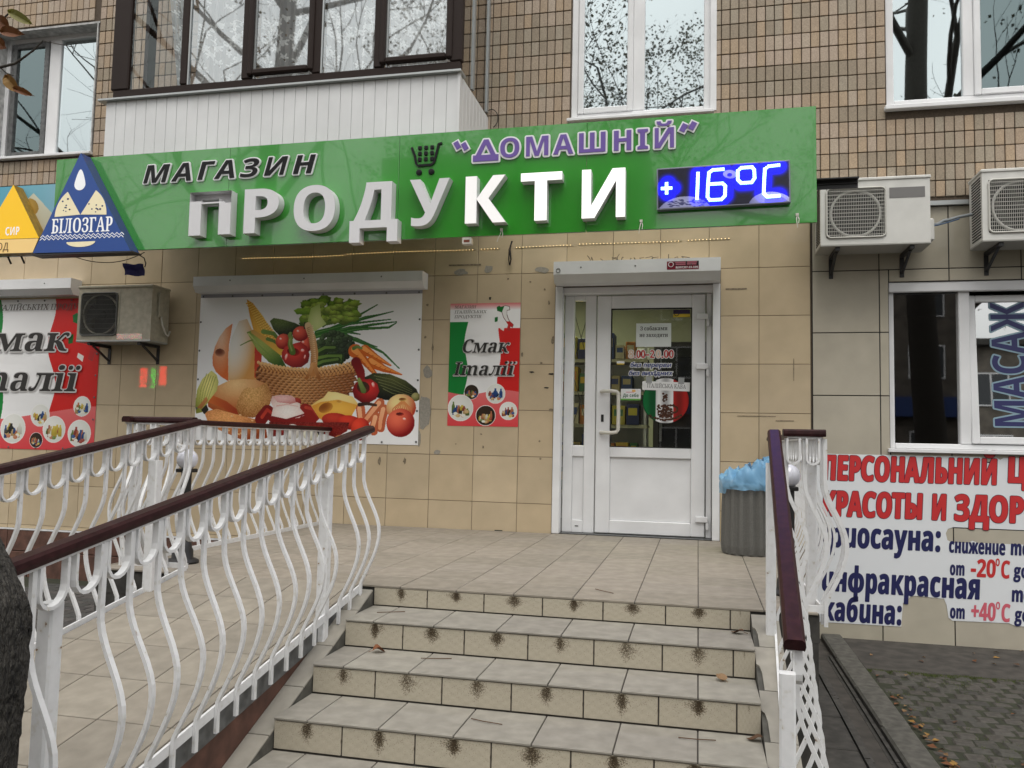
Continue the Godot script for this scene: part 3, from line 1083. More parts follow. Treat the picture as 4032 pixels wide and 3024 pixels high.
func balcony(bld: Node3D) -> void:
	var b := holder("balcony", bld)
	boxpart("floor_slab", Vector3(-3.57, 2.93, 0.004), Vector3(-0.35, 3.06, 0.88), mats["concrete"], b)
	var x := -3.58
	var pm := MB.new()
	pm.cbox(Vector3(-0.0497, -0.34, -0.008), Vector3(0.0497, 0.34, 0.0), 0.004)
	var pmesh := pm.mesh()
	var n := 0
	while x < -0.345:
		var o := node_of(pmesh, "cladding_panel", mats["cladding"], b)
		o.position = Vector3(x + 0.0505, 3.335, 0.902)
		x += 0.1012
		n += 1
	for k in 9:
		for sx in [-0.338, -3.582]:
			var o := node_of(pmesh, "cladding_panel", mats["cladding"], b)
			o.position = Vector3(sx, 3.335, 0.845 - k * 0.1005)
			o.rotation.y = PI / 2 if sx > -1.0 else -PI / 2
	boxpart("corner_lath", Vector3(-0.352, 2.995, 0.885), Vector3(-0.330, 3.675, 0.912), mats["cladding"], b)
	boxpart("backing", Vector3(-3.57, 3.06, 0.86), Vector3(-0.35, 3.67, 0.888), mats["concrete"], b)
	# grey drip ledge, brown glazing above
	boxpart("ledge", Vector3(-3.64, 3.675, 0.80), Vector3(-0.318, 3.695, 0.94), mats["zinc"], b, 0.003)
	var dk: Material = mats["pvc_dark"]
	boxpart("bottom_rail", Vector3(-3.52, 3.695, 0.84), Vector3(-0.335, 3.775, 0.905), dk, b, 0.008)
	for q in [[-3.545, -3.37], [-2.86, -2.79], [-2.27, -2.19], [-1.625, -1.545], [-1.075, -1.0], [-0.425, -0.325]]:
		boxpart("mullion", Vector3(q[0], 3.776, 0.84), Vector3(q[1], 6.0, 0.908), dk, b, 0.01)
	# opening lights stand proud
	for q in [[-2.19, -1.625], [-1.0, -0.425]]:
		var st := MB.new()
		frame_bars(st, q[0] - 0.02, q[1] + 0.02, 3.80, 6.0, 0.05, 0.87, 0.93, 0.012)
		obj(st, "casement", dk, b)
	var fields := [[-3.37, -2.86], [-2.79, -2.27], [-2.16, -1.655], [-1.545, -1.075], [-0.97, -0.455]]
	for i in 5:
		pane(b, fields[i][0], fields[i][1], 3.776, 6.0, 0.885, mats["pane_clear"] if i == 0 else mats["pane_balcony"])
		if i > 0:
			boxpart("glazing_bead", Vector3(fields[i][0], 3.776, 0.886), Vector3(fields[i][0] + 0.012, 6.0, 0.897), mats["zinc"], b)
	# return light at the right end, with two thin bright posts on the wall behind
	pane(b, 0.0, 0.86, 0.0, 2.3, 0.0, mats["pane_clear"]).transform = Transform3D(Basis(Vector3.UP, PI / 2), Vector3(-0.345, 3.70, 0.86))
	for zz in [0.50, 0.03]:
		boxpart("end_post", Vector3(-0.352, 3.70, zz), Vector3(-0.330, 6.0, zz + 0.045), mats["zinc"], b)
	boxpart("inner_post", Vector3(-3.585, 3.70, 0.33), Vector3(-3.545, 6.0, 0.44), dk, b)
	pane(b, 0.0, 0.82, 0.0, 2.3, 0.0, mats["pane_clear"]).transform = Transform3D(Basis(Vector3.UP, PI / 2), Vector3(-3.565, 3.70, 0.84))
	boxpart("ceiling", Vector3(-3.6, 5.98, 0.004), Vector3(-0.3, 6.05, 0.95), mats["cladding"], b)
	# net curtains with a leaf pattern
	var im := canvas(256, 256, Color(0.80, 0.82, 0.83, 0.58))
	for k in 70:
		var c := Vector2(hash2(k, 1) * 256, hash2(k, 2) * 256)
		for p in 5:
			var a := TAU * p / 5.0 + hash2(k, 5) * 3.0
			p_ell(im, c.x + cos(a) * 9, c.y + sin(a) * 9, 8, 3.5, a, Color(0.93, 0.94, 0.94), Color(0.88, 0.9, 0.9))
	for k in 40:
		var c := Vector2(hash2(k, 11) * 256, hash2(k, 12) * 256)
		p_ell(im, c.x, c.y, 5, 2.5, hash2(k, 14) * 3, Color(0.5, 0.52, 0.53, 0.35), Color(0.5, 0.52, 0.53, 0.35))
	var cm := StandardMaterial3D.new()
	cm.resource_name = "net_curtain"
	cm.albedo_texture = ImageTexture.create_from_image(im)
	cm.transparency = BaseMaterial3D.TRANSPARENCY_ALPHA
	cm.roughness = 0.9
	cm.backlight_enabled = true
	cm.backlight = Color(0.6, 0.6, 0.6)
	for q in [[-3.20, -2.86, 0.42], [-2.80, -2.26, 0.0], [-2.18, -1.63, 0.0], [-1.56, -1.06, 0.0], [-0.99, -0.44, 0.0]]:
		var st := MB.new()
		var steps := 36
		for k in steps:
			var P := []
			for e in [k, k + 1]:
				var t := float(e) / steps
				var xx: float = lerpf(q[0], q[1], t)
				var zz: float = 0.77 + 0.022 * sin(t * 38.0) + 0.012 * sin(t * 91.0 + q[0])
				P.append([xx, zz, t])
			# the first curtain is drawn aside and hangs away from the left post
			var sag: float = q[2]
			for j in 8:
				var y0 := 3.72 + j * 0.28
				var y1 := y0 + 0.28
				var C := []
				for w in [[0, y0], [0, y1], [1, y1], [1, y0]]:
					var pp = P[w[0]]
					var hgt: float = (w[1] - 3.72) / 2.24
					var xs: float = pp[0] + sag * (1.0 - hgt) * (1.0 - pp[2]) * 0.62 - sag * 0.22 * hgt * (1.0 - pp[2])
					C.append([Vector3(xs, w[1], pp[1]), Vector2(pp[0] * 1.6, -w[1] * 1.6)])
				st.tri(C[0][0], C[1][0], C[2][0], Vector3(0, 0, 1), C[0][1], C[1][1], C[2][1])
				st.tri(C[0][0], C[2][0], C[3][0], Vector3(0, 0, 1), C[0][1], C[2][1], C[3][1])
		obj(st, "curtain", cm, b)

func entrance(bld: Node3D) -> void:
	# white roller guides, glazed frame with a narrow side light, and the door leaf
	var d := holder("entrance_frame", bld)
	var pv: Material = mats["pvc"]
	for q in [[0.308, 0.37], [1.632, 1.692]]:
		boxpart("shutter_guide", Vector3(q[0], 0.002, -0.10), Vector3(q[1], 2.118, 0.014), pv, d, 0.004)
	boxpart("head", Vector3(0.37, 2.06, -0.16), Vector3(1.632, 2.118, -0.03), pv, d, 0.004)
	var st := MB.new()
	st.cbox(Vector3(0.372, 0.006, -0.18), Vector3(0.457, 2.058, -0.11), 0.006)
	st.cbox(Vector3(0.556, 0.006, -0.18), Vector3(0.652, 2.058, -0.11), 0.006)
	st.cbox(Vector3(0.457, 2.016, -0.18), Vector3(0.556, 2.058, -0.11), 0.006)
	st.cbox(Vector3(0.457, 0.655, -0.18), Vector3(0.556, 0.752, -0.11), 0.006)
	st.cbox(Vector3(0.457, 0.006, -0.18), Vector3(0.556, 0.115, -0.11), 0.006)
	st.cbox(Vector3(1.582, 0.006, -0.18), Vector3(1.630, 2.058, -0.115), 0.006)
	obj(st, "side_light_frame", pv, d)
	boxpart("filling", Vector3(0.457, 0.115, -0.16), Vector3(0.556, 0.655, -0.128), pv, d, 0.004)
	pane(d, 0.457, 0.556, 0.752, 2.016, -0.145, mats["pane_door"])
	boxpart("vent_slot", Vector3(0.490, 0.058, -0.1085), Vector3(0.520, 0.066, -0.1065), mats["black"], d)
	boxpart("threshold", Vector3(0.372, 0.0005, -0.34), Vector3(1.63, 0.0055, -0.02), mats["steel_grey"], d)
	var leaf := holder("door", bld)
	st = MB.new()
	# leaf profiles with mitred look: stiles full height, rails between
	st.cbox(Vector3(0.660, 0.012, -0.17), Vector3(0.784, 2.052, -0.10), 0.007)
	st.cbox(Vector3(1.460, 0.012, -0.17), Vector3(1.574, 2.052, -0.10), 0.007)
	st.cbox(Vector3(0.784, 1.934, -0.17), Vector3(1.460, 2.052, -0.10), 0.007)
	st.cbox(Vector3(0.784, 0.655, -0.17), Vector3(1.460, 0.748, -0.10), 0.007)
	st.cbox(Vector3(0.784, 0.012, -0.17), Vector3(1.460, 0.126, -0.10), 0.007)
	obj(st, "leaf_frame", pv, leaf)
	boxpart("filling", Vector3(0.784, 0.126, -0.15), Vector3(1.460, 0.655, -0.122), pv, leaf, 0.004)
	pane(leaf, 0.784, 1.460, 0.748, 1.934, -0.135, mats["pane_door"])
	st = MB.new()
	frame_bars(st, 0.780, 1.464, 0.744, 1.938, 0.007, -0.134, -0.0985, 0.002)
	obj(st, "gasket", mats["rubber"], leaf)
	st = MB.new()
	st.tube([Vector3(0.706, 1.218, -0.10), Vector3(0.725, 1.219, -0.055), Vector3(0.80, 1.220, -0.045), Vector3(0.842, 1.215, -0.045), Vector3(0.856, 1.195, -0.045), Vector3(0.858, 1.04, -0.045), Vector3(0.857, 0.89, -0.045), Vector3(0.842, 0.87, -0.045), Vector3(0.80, 0.864, -0.045), Vector3(0.725, 0.865, -0.055), Vector3(0.706, 0.866, -0.10)], 0.016, 10)
	obj(st, "handle", mats["cream"], leaf)
	boxpart("lock", Vector3(0.704, 0.958, -0.0995), Vector3(0.727, 1.020, -0.096), mats["black"], leaf)
	for y in [1.86, 1.435, 0.16]:
		st = MB.new()
		st.cbox(Vector3(1.500, y - 0.024, -0.10), Vector3(1.600, y + 0.024, -0.075), 0.005)
		st.cbox(Vector3(1.582, y - 0.085, -0.112), Vector3(1.606, y - 0.024, -0.08), 0.004)
		obj(st, "hinge", pv, leaf)

# ------------------------------------------------------------------ landing, steps, ramp
const RISER_Z := [2.83, 3.18, 3.51, 3.84, 4.17, 4.50]
const TREAD_Y := [0.0, -0.105, -0.232, -0.359, -0.486, -0.613]
const RAMP_SLOPE := 0.175

func ramp_y(z: float) -> float:
	return -RAMP_SLOPE * maxf(0.0, z - 2.82)

func landing_steps_ramp() -> void:
	var tones := [Color(0.315, 0.279, 0.230), Color(0.335, 0.297, 0.246), Color(0.296, 0.263, 0.218), Color(0.325, 0.290, 0.241)]
	var tread_tones := [Color(0.312, 0.292, 0.252), Color(0.332, 0.31, 0.267), Color(0.295, 0.277, 0.241)]
	var land := thing("entrance_landing", "raised landing paved with square beige tiles before the shop door", "landing")
	boxpart("base", Vector3(-1.84, -0.72, 0.002), Vector3(2.07, -0.012, 2.815), mats["concrete_dark"], land)
	boxpart("slab_edge", Vector3(-1.845, -0.14, 0.002), Vector3(2.075, -0.0115, 2.818), mats["concrete_dark"], land)
	boxpart("joint_bed", Vector3(-1.842, -0.0112, 0.001), Vector3(2.072, -0.004, 2.826), mats["floor_joint"], land)
	var cache := {}
	for iz in 10:
		for ix in range(-7, 8):
			var x0 := maxf(0.008 + ix * 0.303, -1.84)
			var x1 := minf(0.008 + (ix + 1) * 0.303, 2.07)
			var z1 := 2.83 - iz * 0.303
			var z0 := maxf(z1 - 0.303, 0.003)
			if x1 - x0 < 0.02 or z1 - z0 < 0.02:
				continue
			var k := int(hash2(ix + 20, iz + 5) * 3.99)
			var key := "%d|%.3f|%.3f" % [k, x1 - x0, z1 - z0]
			if not cache.has(key):
				var m := MB.new()
				m.col = tones[k]
				m.cbox(Vector3(-(x1 - x0) / 2 + 0.0022, -0.012, -(z1 - z0) / 2 + 0.0022), Vector3((x1 - x0) / 2 - 0.0022, 0.0, (z1 - z0) / 2 - 0.0022), 0.002)
				cache[key] = m.mesh()
			var o := node_of(cache[key], "floor_tile", mats["floor_tile"], land)
			o.position = Vector3((x0 + x1) / 2, 0.0012 * (hash2(ix, iz) - 0.5), (z0 + z1) / 2)
			o.rotation = Vector3(0.003 * (hash2(ix + 9, iz) - 0.5), 0.006 * (hash2(ix + 5, iz + 3) - 0.5), 0.003 * (hash2(ix, iz + 9) - 0.5))
	boxpart("drain_gap", Vector3(-0.19, 0.0005, 0.001), Vector3(-0.12, 0.008, 0.006), mats["black"], land)

	# steps
	var steps := thing("entrance_steps", "tiled entrance steps with stained beige risers below the landing", "steps")
	var X0 := -0.138
	var X1 := 1.766
	var core := MB.new()
	for s in 6:
		core.box(Vector3(X0 + 0.004, -0.74, 2.80 if s == 0 else RISER_Z[s - 1] - 0.02), Vector3(X1 - 0.004, TREAD_Y[s] - 0.0105, RISER_Z[s] - 0.011))
	obj(core, "core", mats["floor_joint"], steps)
	# riser tiles: algae and dirt run down below each joint of the treads
	var rm := []
	for k in 11:
		var im := canvas(160, 64, Color(1, 1, 1))
		for y in 64:
			for x in 160:
				var g := 0.93 + 0.07 * hash2(x * 3 + k * 1000, y * 5) + 0.02 * sin(x * 0.2 + k) * sin(y * 0.3)
				im.set_pixel(x, y, Color(g, g, g * 0.99))
		# main run in the middle, weaker ones beside it: clusters of dark grains
		var r := RandomNumberGenerator.new()
		r.seed = 400 + k
		var runs := [[80.0 + r.randf_range(-4, 4), r.randf_range(4.0, 6.5), r.randf_range(34.0, 60.0), r.randi_range(500, 1100)]]
		for e in r.randi_range(1, 3):
			runs.append([80.0 + r.randfn(0.0, 16.0), r.randf_range(3.0, 6.0), r.randf_range(20.0, 46.0), r.randi_range(30, 110)])
		if k == 10: runs = [[80.0, 2.5, 22.0, 60]]
		for q in runs:
			for e in q[3]:
				var t := clampf(absf(r.randfn(0.36, 0.27)), 0.0, 1.2)
				var yy := int(t * q[2])
				var xx := int(q[0] + r.randfn(0.0, q[1] * (0.75 + 0.9 * sin(minf(t, 1.0) * PI) * (1.0 - 0.4 * t))))
				if xx >= 1 and xx < 158 and yy >= 0 and yy < 62:
					var d := r.randf_range(0.17, 0.44)
					var c := Color(d * 1.06, d * 0.92, d * 0.74)
					im.set_pixel(xx, yy, im.get_pixel(xx, yy).lerp(c, 0.6))
					im.set_pixel(xx + (e % 3) - 1, yy + e % 2, im.get_pixel(xx + (e % 3) - 1, yy + e % 2).lerp(c, 0.4))
		for e in 140: # faint specks near the top edge
			var xx := r.randi_range(0, 158)
			var yy := int(pow(r.randf(), 2.2) * 45)
			im.set_pixel(xx, yy, im.get_pixel(xx, yy).lerp(Color(0.45, 0.43, 0.38), 0.6))
		var m := StandardMaterial3D.new()
		m.resource_name = "riser_tile"
		m.albedo_color = Color(0.455, 0.412, 0.332).linear_to_srgb()
		m.albedo_texture = ImageTexture.create_from_image(im)
		m.roughness = 0.7
		m.metallic_specular = 0.35
		rm.append(m)
	cache = {}
	for s in 6:
		var y1: float = TREAD_Y[s]
		var y0: float = TREAD_Y[s + 1] if s < 5 else -0.725
		# risers, joints at the middle of the tread tiles
		for ix in range(-2, 7):
			var x0 := maxf(0.157 + ix * 0.303, X0)
			var x1 := minf(0.157 + (ix + 1) * 0.303, X1)
			if x1 - x0 < 0.02:
				continue
			var key := "r|%.3f|%.3f" % [x1 - x0, y1 - y0]
			if not cache.has(key):
				var m := MB.new()
				m.cbox(Vector3(-(x1 - x0) / 2 + 0.003, -(y1 - y0 - 0.014) / 2 + 0.003, -0.010), Vector3((x1 - x0) / 2 - 0.003, (y1 - y0 - 0.014) / 2, 0.0), 0.0015)
				cache[key] = m.mesh()
			var full := x1 - x0 > 0.29
			var o := node_of(cache[key], "riser_tile", rm[(ix + 2 + s * 3) % 10] if full else rm[10], steps)
			o.position = Vector3((x0 + x1) / 2, (y0 + y1 - 0.013) / 2, RISER_Z[s] - 0.004)
		# treads
		if s == 0:
			continue
		for ix in range(-1, 7):
			var x0 := maxf(0.008 + ix * 0.303, X0)
			var x1 := minf(0.008 + (ix + 1) * 0.303, X1)
			if x1 - x0 < 0.02:
				continue
			var d: float = RISER_Z[s] - RISER_Z[s - 1] - 0.002
			var k := int(hash2(ix + 31, s + 8) * 2.99)
			var key := "t|%d|%.3f|%.3f" % [k, x1 - x0, d]
			if not cache.has(key):
				var m := MB.new()
				m.col = tread_tones[k]
				m.cbox(Vector3(-(x1 - x0) / 2 + 0.0026, -0.010, -d / 2), Vector3((x1 - x0) / 2 - 0.0026, 0.0, d / 2), 0.002)
				cache[key] = m.mesh()
			var o := node_of(cache[key], "tread_tile", mats["floor_tile"], steps)
			o.position = Vector3((x0 + x1) / 2, y1, RISER_Z[s - 1] + d / 2 + 0.003)
	# sloping tiled cheeks at both sides; the right one was cut in a zigzag along the steps
	var slope := 0.127 / 0.33
	var cheek_y := func(z: float) -> float: return -0.155 - slope * (z - 3.18)
	for side in 2:
		var xa := -0.232 if side == 0 else 1.7665
		var xb := -0.1385 if side == 0 else 1.888
		var cc := MB.new()
		var za := 2.835
		var zb := 4.70
		var A := [Vector3(xa, -0.73, za), Vector3(xa, cheek_y.call(za) - 0.010, za), Vector3(xa, cheek_y.call(zb) - 0.010, zb), Vector3(xa, -0.73, zb)]
		var B := []
		for p in A: B.append(p + Vector3(xb - xa, 0, 0))
		cc.quad(A[0], A[1], A[2], A[3], Vector3(-1, 0, 0))
		cc.quad(B[0], B[1], B[2], B[3], Vector3(1, 0, 0))
		cc.quad(A[1], B[1], B[2], A[2], Vector3(0, 1, 0.4))
		cc.quad(A[3], A[2], B[2], B[3], Vector3(0, 0, 1))
		obj(cc, "cheek", mats["concrete"], steps)
		var z := za
		var len := 0.303
		var first := 0.20 if side == 0 else 0.26
		var idx := 0
		while z < zb - 0.05:
			var zn := minf(z + (first if idx == 0 else len) * cos(atan(slope)), zb)
			var m := MB.new()
			m.col = tread_tones[idx % 3] * 1.04
			var L := (zn - z) / cos(atan(slope))
			if side == 0:
				m.cbox(Vector3(xa, -0.010, 0.002), Vector3(xb, 0.0, L - 0.002), 0.002)
			else: # notched outline towards the steps
				var pts := PackedVector2Array([Vector2(0.002, xb), Vector2(0.002, xa), Vector2(L * 0.42, xa), Vector2(L * 0.46, xa + 0.012), Vector2(L * 0.62, xa + 0.020), Vector2(L - 0.002, xa + 0.022), Vector2(L - 0.002, xb)])
				for p in [0]:
					var sh := shapes_from([pts])
					for s in sh:
						for t in range(0, s.tris.size(), 3):
							var q := [s.pts[s.tris[t]], s.pts[s.tris[t + 1]], s.pts[s.tris[t + 2]]]
							m.tri(Vector3(q[0].y, 0, q[0].x), Vector3(q[1].y, 0, q[1].x), Vector3(q[2].y, 0, q[2].x), Vector3.UP)
						for i in s.pts.size():
							var a: Vector2 = s.pts[i]
							var c: Vector2 = s.pts[(i + 1) % s.pts.size()]
							m.quad(Vector3(a.y, -0.010, a.x), Vector3(a.y, 0, a.x), Vector3(c.y, 0, c.x), Vector3(c.y, -0.010, c.x), Vector3((a.y + c.y) / 2 - (xa + xb) / 2, 0, (a.x + c.x) / 2 - L / 2))
			var o := obj(m, "cheek_tile", mats["floor_tile"], steps)
			o.position = Vector3(0, cheek_y.call(z), z)
			o.rotation.x = atan(slope)
			z = zn
			idx += 1
	# ramp
	var ramp := thing("wheelchair_ramp", "sloping tiled ramp between two white railings left of the steps", "ramp")
	var zb := 5.3
	var body := MB.new()
	var P := [Vector3(-1.27, -0.73, 2.819), Vector3(-1.27, -0.125, 2.819), Vector3(-1.27, ramp_y(zb) - 0.125, zb), Vector3(-1.27, -0.73, zb)]
	var Q := []
	for p in P: Q.append(p + Vector3(1.27 - 0.2335, 0, 0))
	body.quad(P[0], P[1], P[2], P[3], Vector3(-1, 0, 0))
	body.quad(Q[0], Q[1], Q[2], Q[3], Vector3(1, 0, 0))
	body.quad(P[3], P[2], Q[2], Q[3], Vector3(0, 0, 1))
	body.quad(P[1], Q[1], Q[2], P[2], Vector3(0, 1, 0))
	obj(body, "side_wall", mats["brown_paint"], ramp)
	var deck := MB.new()
	var th := atan(RAMP_SLOPE)
	deck.box(Vector3(-1.285, -0.125, 0.0), Vector3(-0.226, -0.010, (zb - 2.82) / cos(th)))
	var dn := obj(deck, "deck_frame", mats["steel_grey"], ramp)
	dn.position = Vector3(0, 0, 2.82)
	dn.rotation.x = th
	boxpart("leg", Vector3(-0.232, -0.73, 4.36), Vector3(-0.205, ramp_y(4.38) - 0.10, 4.42), mats["steel_grey"], ramp)
	cache = {}
	for iz in 9:
		for ix in 5:
			var x1: float = [-0.228, -0.275, -0.578, -0.881, -1.184][ix]
			var x0: float = [-0.275, -0.578, -0.881, -1.184, -1.284][ix]
			var key := "%.3f|%d" % [x1 - x0, (ix + iz * 2) % 3]
			if not cache.has(key):
				var m := MB.new()
				m.col = tones[(ix + iz * 2) % 3] * 1.03
				m.cbox(Vector3(-(x1 - x0) / 2 + 0.0025, -0.0098, -0.149), Vector3((x1 - x0) / 2 - 0.0025, 0.0, 0.149), 0.002)
				cache[key] = m.mesh()
			var o := node_of(cache[key], "ramp_tile", mats["floor_tile"], ramp)
			var d := 0.152 + iz * 0.3025
			o.position = Vector3((x0 + x1) / 2, -sin(th) * d, 2.82 + cos(th) * d)
			o.rotation.x = th

# ------------------------------------------------------------------ wrought railings
# foot line a -> b at the height of the lower bar; the handrail runs h above it; balusters belly out towards out
func railing_run(root: Node3D, a: Vector3, b: Vector3, h: float, out: Vector3, pitch: float, posts: Array, o := {}) -> void:
	var along := (b - a)
	var flat := Vector3(along.x, 0, along.z).normalized()
	var run := Vector3(along.x, 0, along.z).length()
	var slope := along.y / run
	var dirv := along.normalized()
	var white: Material = mats["rail_white"]
	# handrail: rounded plastic profile on a flat bar
	var ext0: float = o.get("ext0", 0.0)
	var ext1: float = o.get("ext1", 0.0)
	var ha := a - flat * ext0 - Vector3(0, slope * ext0, 0) + Vector3(0, h, 0)
	var hb := b + flat * ext1 + Vector3(0, slope * ext1, 0) + Vector3(0, h, 0)
	var st := MB.new()
	var sec := [Vector2(-0.028, -0.034), Vector2(0.028, -0.034), Vector2(0.031, -0.022), Vector2(0.029, -0.008), Vector2(0.020, 0.0), Vector2(-0.020, 0.0), Vector2(-0.029, -0.008), Vector2(-0.031, -0.022)]
	st.sweep([ha, hb], sec)
	obj(st, "handrail", mats["handrail"], root)
	st = MB.new()
	st.bar(ha + Vector3(0, -0.040, 0) + dirv * 0.02, hb + Vector3(0, -0.040, 0) - dirv * 0.02, 0.040, 0.008)
	obj(st, "top_bar", white, root)
	st = MB.new()
	st.bar(a, b, 0.010, 0.036)
	obj(st, "lower_bar", white, root)
	# baluster and scroll of this run
	var prof := []
	var top := h - 0.044
	for k in 25:
		var s := 1.0 - k / 24.0
		var y := top * s
		var f := 0.0
		if s < 0.74 and s >= 0.38:
			var t := (0.74 - s) / 0.36
			f = t * t * (3 - 2 * t)
		elif s < 0.38 and s > 0.035:
			var t := (s - 0.035) / 0.345
			f = pow(sin(t * PI / 2), 1.15)
		prof.append(out * (0.095 * f + 0.012) + Vector3(0, y, 0))
	prof.append(out * 0.012 + Vector3(0, -0.03, 0))
	prof.append(out * 0.012 + Vector3(0, -0.078, 0))
	st = MB.new()
	var bs := [Vector2(-0.006, -0.009), Vector2(0.006, -0.009), Vector2(0.006, 0.009), Vector2(-0.006, 0.009)]
	st.sweep(prof, bs, flat)
	var bal := st.mesh()
	var u := []
	var hw := pitch * 0.5 - 0.016
	var bot := h - 0.165
	u.append([-hw, h - 0.044]); u.append([-hw, bot + hw])
	for k in range(1, 8):
		var a2 := PI - PI * k / 8.0
		u.append([hw * cos(a2), bot + hw - hw * sin(a2) * 1.0])
	u.append([hw, bot + hw]); u.append([hw, h - 0.044])
	st = MB.new()
	var up := []
	var so: Vector3 = o.get("scroll_out", out)
	for q in u: up.append(flat * q[0] + Vector3(0, q[1] + slope * q[0], 0) + so * 0.012)
	st.sweep(up, [Vector2(-0.005, -0.011), Vector2(0.005, -0.011), Vector2(0.005, 0.011), Vector2(-0.005, 0.011)], so)
	var scroll := st.mesh()
	var n := int(run / pitch)
	var off := (run - n * pitch) / 2
	for i in n + 1:
		var d := off + i * pitch
		var p := a + flat * d + Vector3(0, slope * d, 0)
		var skip := false
		for q in posts:
			if absf(q - d) < 0.03: skip = true
		if not skip:
			var bn := node_of(bal, "baluster", white, root)
			bn.position = p
			bn.rotation = Vector3(0.012 * (hash2(i * 3 + int(a.x * 10), 5) - 0.5), 0.16 * (hash2(i * 7 + int(a.x * 10), 9) - 0.5), 0.012 * (hash2(i * 5 + int(a.x * 10), 6) - 0.5))
		if i < n:
			var c := d + pitch / 2
			node_of(scroll, "scroll", white, root).position = a + flat * c + Vector3(0, slope * c, 0)
	for q in posts:
		var p: Vector3 = a + flat * q + Vector3(0, slope * q, 0)
		var w: float = o.get("post_w", 0.056)
		st = MB.new()
		var basis_x := flat * w / 2
		var basis_z := out * w / 2
		var y0: float = p.y - o.get("post_down", 0.16)
		var y1: float = p.y + h - o.get("post_gap", 0.165)
		var path := [Vector3(p.x, y0, p.z) - out * 0.02, Vector3(p.x, y1, p.z) - out * 0.02]
		st.sweep(path, [Vector2(-w / 2, -w / 2 + 0.006), Vector2(-w / 2 + 0.006, -w / 2), Vector2(w / 2 - 0.006, -w / 2), Vector2(w / 2, -w / 2 + 0.006), Vector2(w / 2, w / 2 - 0.006), Vector2(w / 2 - 0.006, w / 2), Vector2(-w / 2 + 0.006, w / 2), Vector2(-w / 2, w / 2 - 0.006)], flat)
		obj(st, "post", white, root)

func railings() -> void:
	var g := "white wrought railings of the entrance"
	var r := thing("ramp_railing", "white wrought railing between the tiled ramp and the steps", "railing", Vector3.ZERO, g)
	railing_run(r, Vector3(-0.2, ramp_y(2.86) - 0.005, 2.86), Vector3(-0.2, ramp_y(5.09) - 0.005, 5.09), 0.838, Vector3(1, 0, 0), 0.128, [0.40, 2.10], {"ext0": 0.05, "ext1": 0.16, "post_w": 0.05, "post_down": 0.13})
	r = thing("ramp_railing", "white wrought railing on the outer side of the tiled ramp towards the dark pavers", "railing", Vector3.ZERO, g)
	railing_run(r, Vector3(-1.3, 0.01, 2.76), Vector3(-1.3, -0.40, 5.12), 0.84, Vector3(-1, 0, 0), 0.128, [0.34, 2.2], {"ext0": 0.04, "post_w": 0.055})
	r = thing("landing_railing", "white wrought railing along the landing edge under the food banner", "railing", Vector3.ZERO, g)
	railing_run(r, Vector3(-1.33, 0.012, 2.70), Vector3(-1.72, 0.012, 2.70), 0.855, Vector3(0, 0, 1), 0.125, [])
	railing_run(r, Vector3(-1.75, 0.012, 2.72), Vector3(-1.75, 0.012, 0.04), 0.855, Vector3(-1, 0, 0), 0.127, [0.05], {"post_w": 0.05, "post_down": 0.05, "ext0": 0.03})
	r = thing("stair_railing", "white wrought railing sloping down the right side of the steps", "railing", Vector3.ZERO, g)
	railing_run(r, Vector3(1.872, -0.035, 2.84), Vector3(1.787, -0.655, 4.45), 0.878, Vector3(0.9986, 0, 0.053), 0.120, [0.13, 1.60], {"ext0": 0.02, "post_w": 0.044, "post_down": 0.10, "post_gap": 0.10})
	r = thing("landing_railing", "white wrought railing beside the bin along the landing's clinic side", "railing", Vector3.ZERO, g)
	railing_run(r, Vector3(1.915, 0.012, 2.80), Vector3(2.095, 0.012, 2.80), 0.842, Vector3(1, 0, 0), 0.088, [], {"scroll_out": Vector3(0, 0, 1), "ext1": 0.012})
	railing_run(r, Vector3(2.085, 0.012, 2.76), Vector3(2.085, 0.012, 0.05), 0.842, Vector3(1, 0, 0), 0.127, [0.14], {"post_w": 0.05, "post_down": 0.05})

# ------------------------------------------------------------------ the green shop sign
func placed_letters(root: Node3D, text: String, kind: String, cap: float, x0: float, x1: float, y: float, z: float, thick: float, m: Material, o := {}, called := "letter") -> Array:
	var w0 := line_width(text_line(text, kind, cap, {"wide": o.get("wide", 1.0)}))
	var n := text.length()
	o["gap"] = (x1 - x0 - w0) / maxf(1, n - 1) if not o.has("gap") else o.gap
	var l := text_line(text, kind, cap, o)
	var out := []
	for g in l:
		if g.shapes.is_empty():
			continue
		var st := MB.new()
		st.plate(g.shapes, 0.0, thick, Vector3(-g.x, 0, 0))
		var p := obj(st, called, m, root)
		p.position = Vector3(x0 + g.x, y, z)
		out.append(p)
	return out

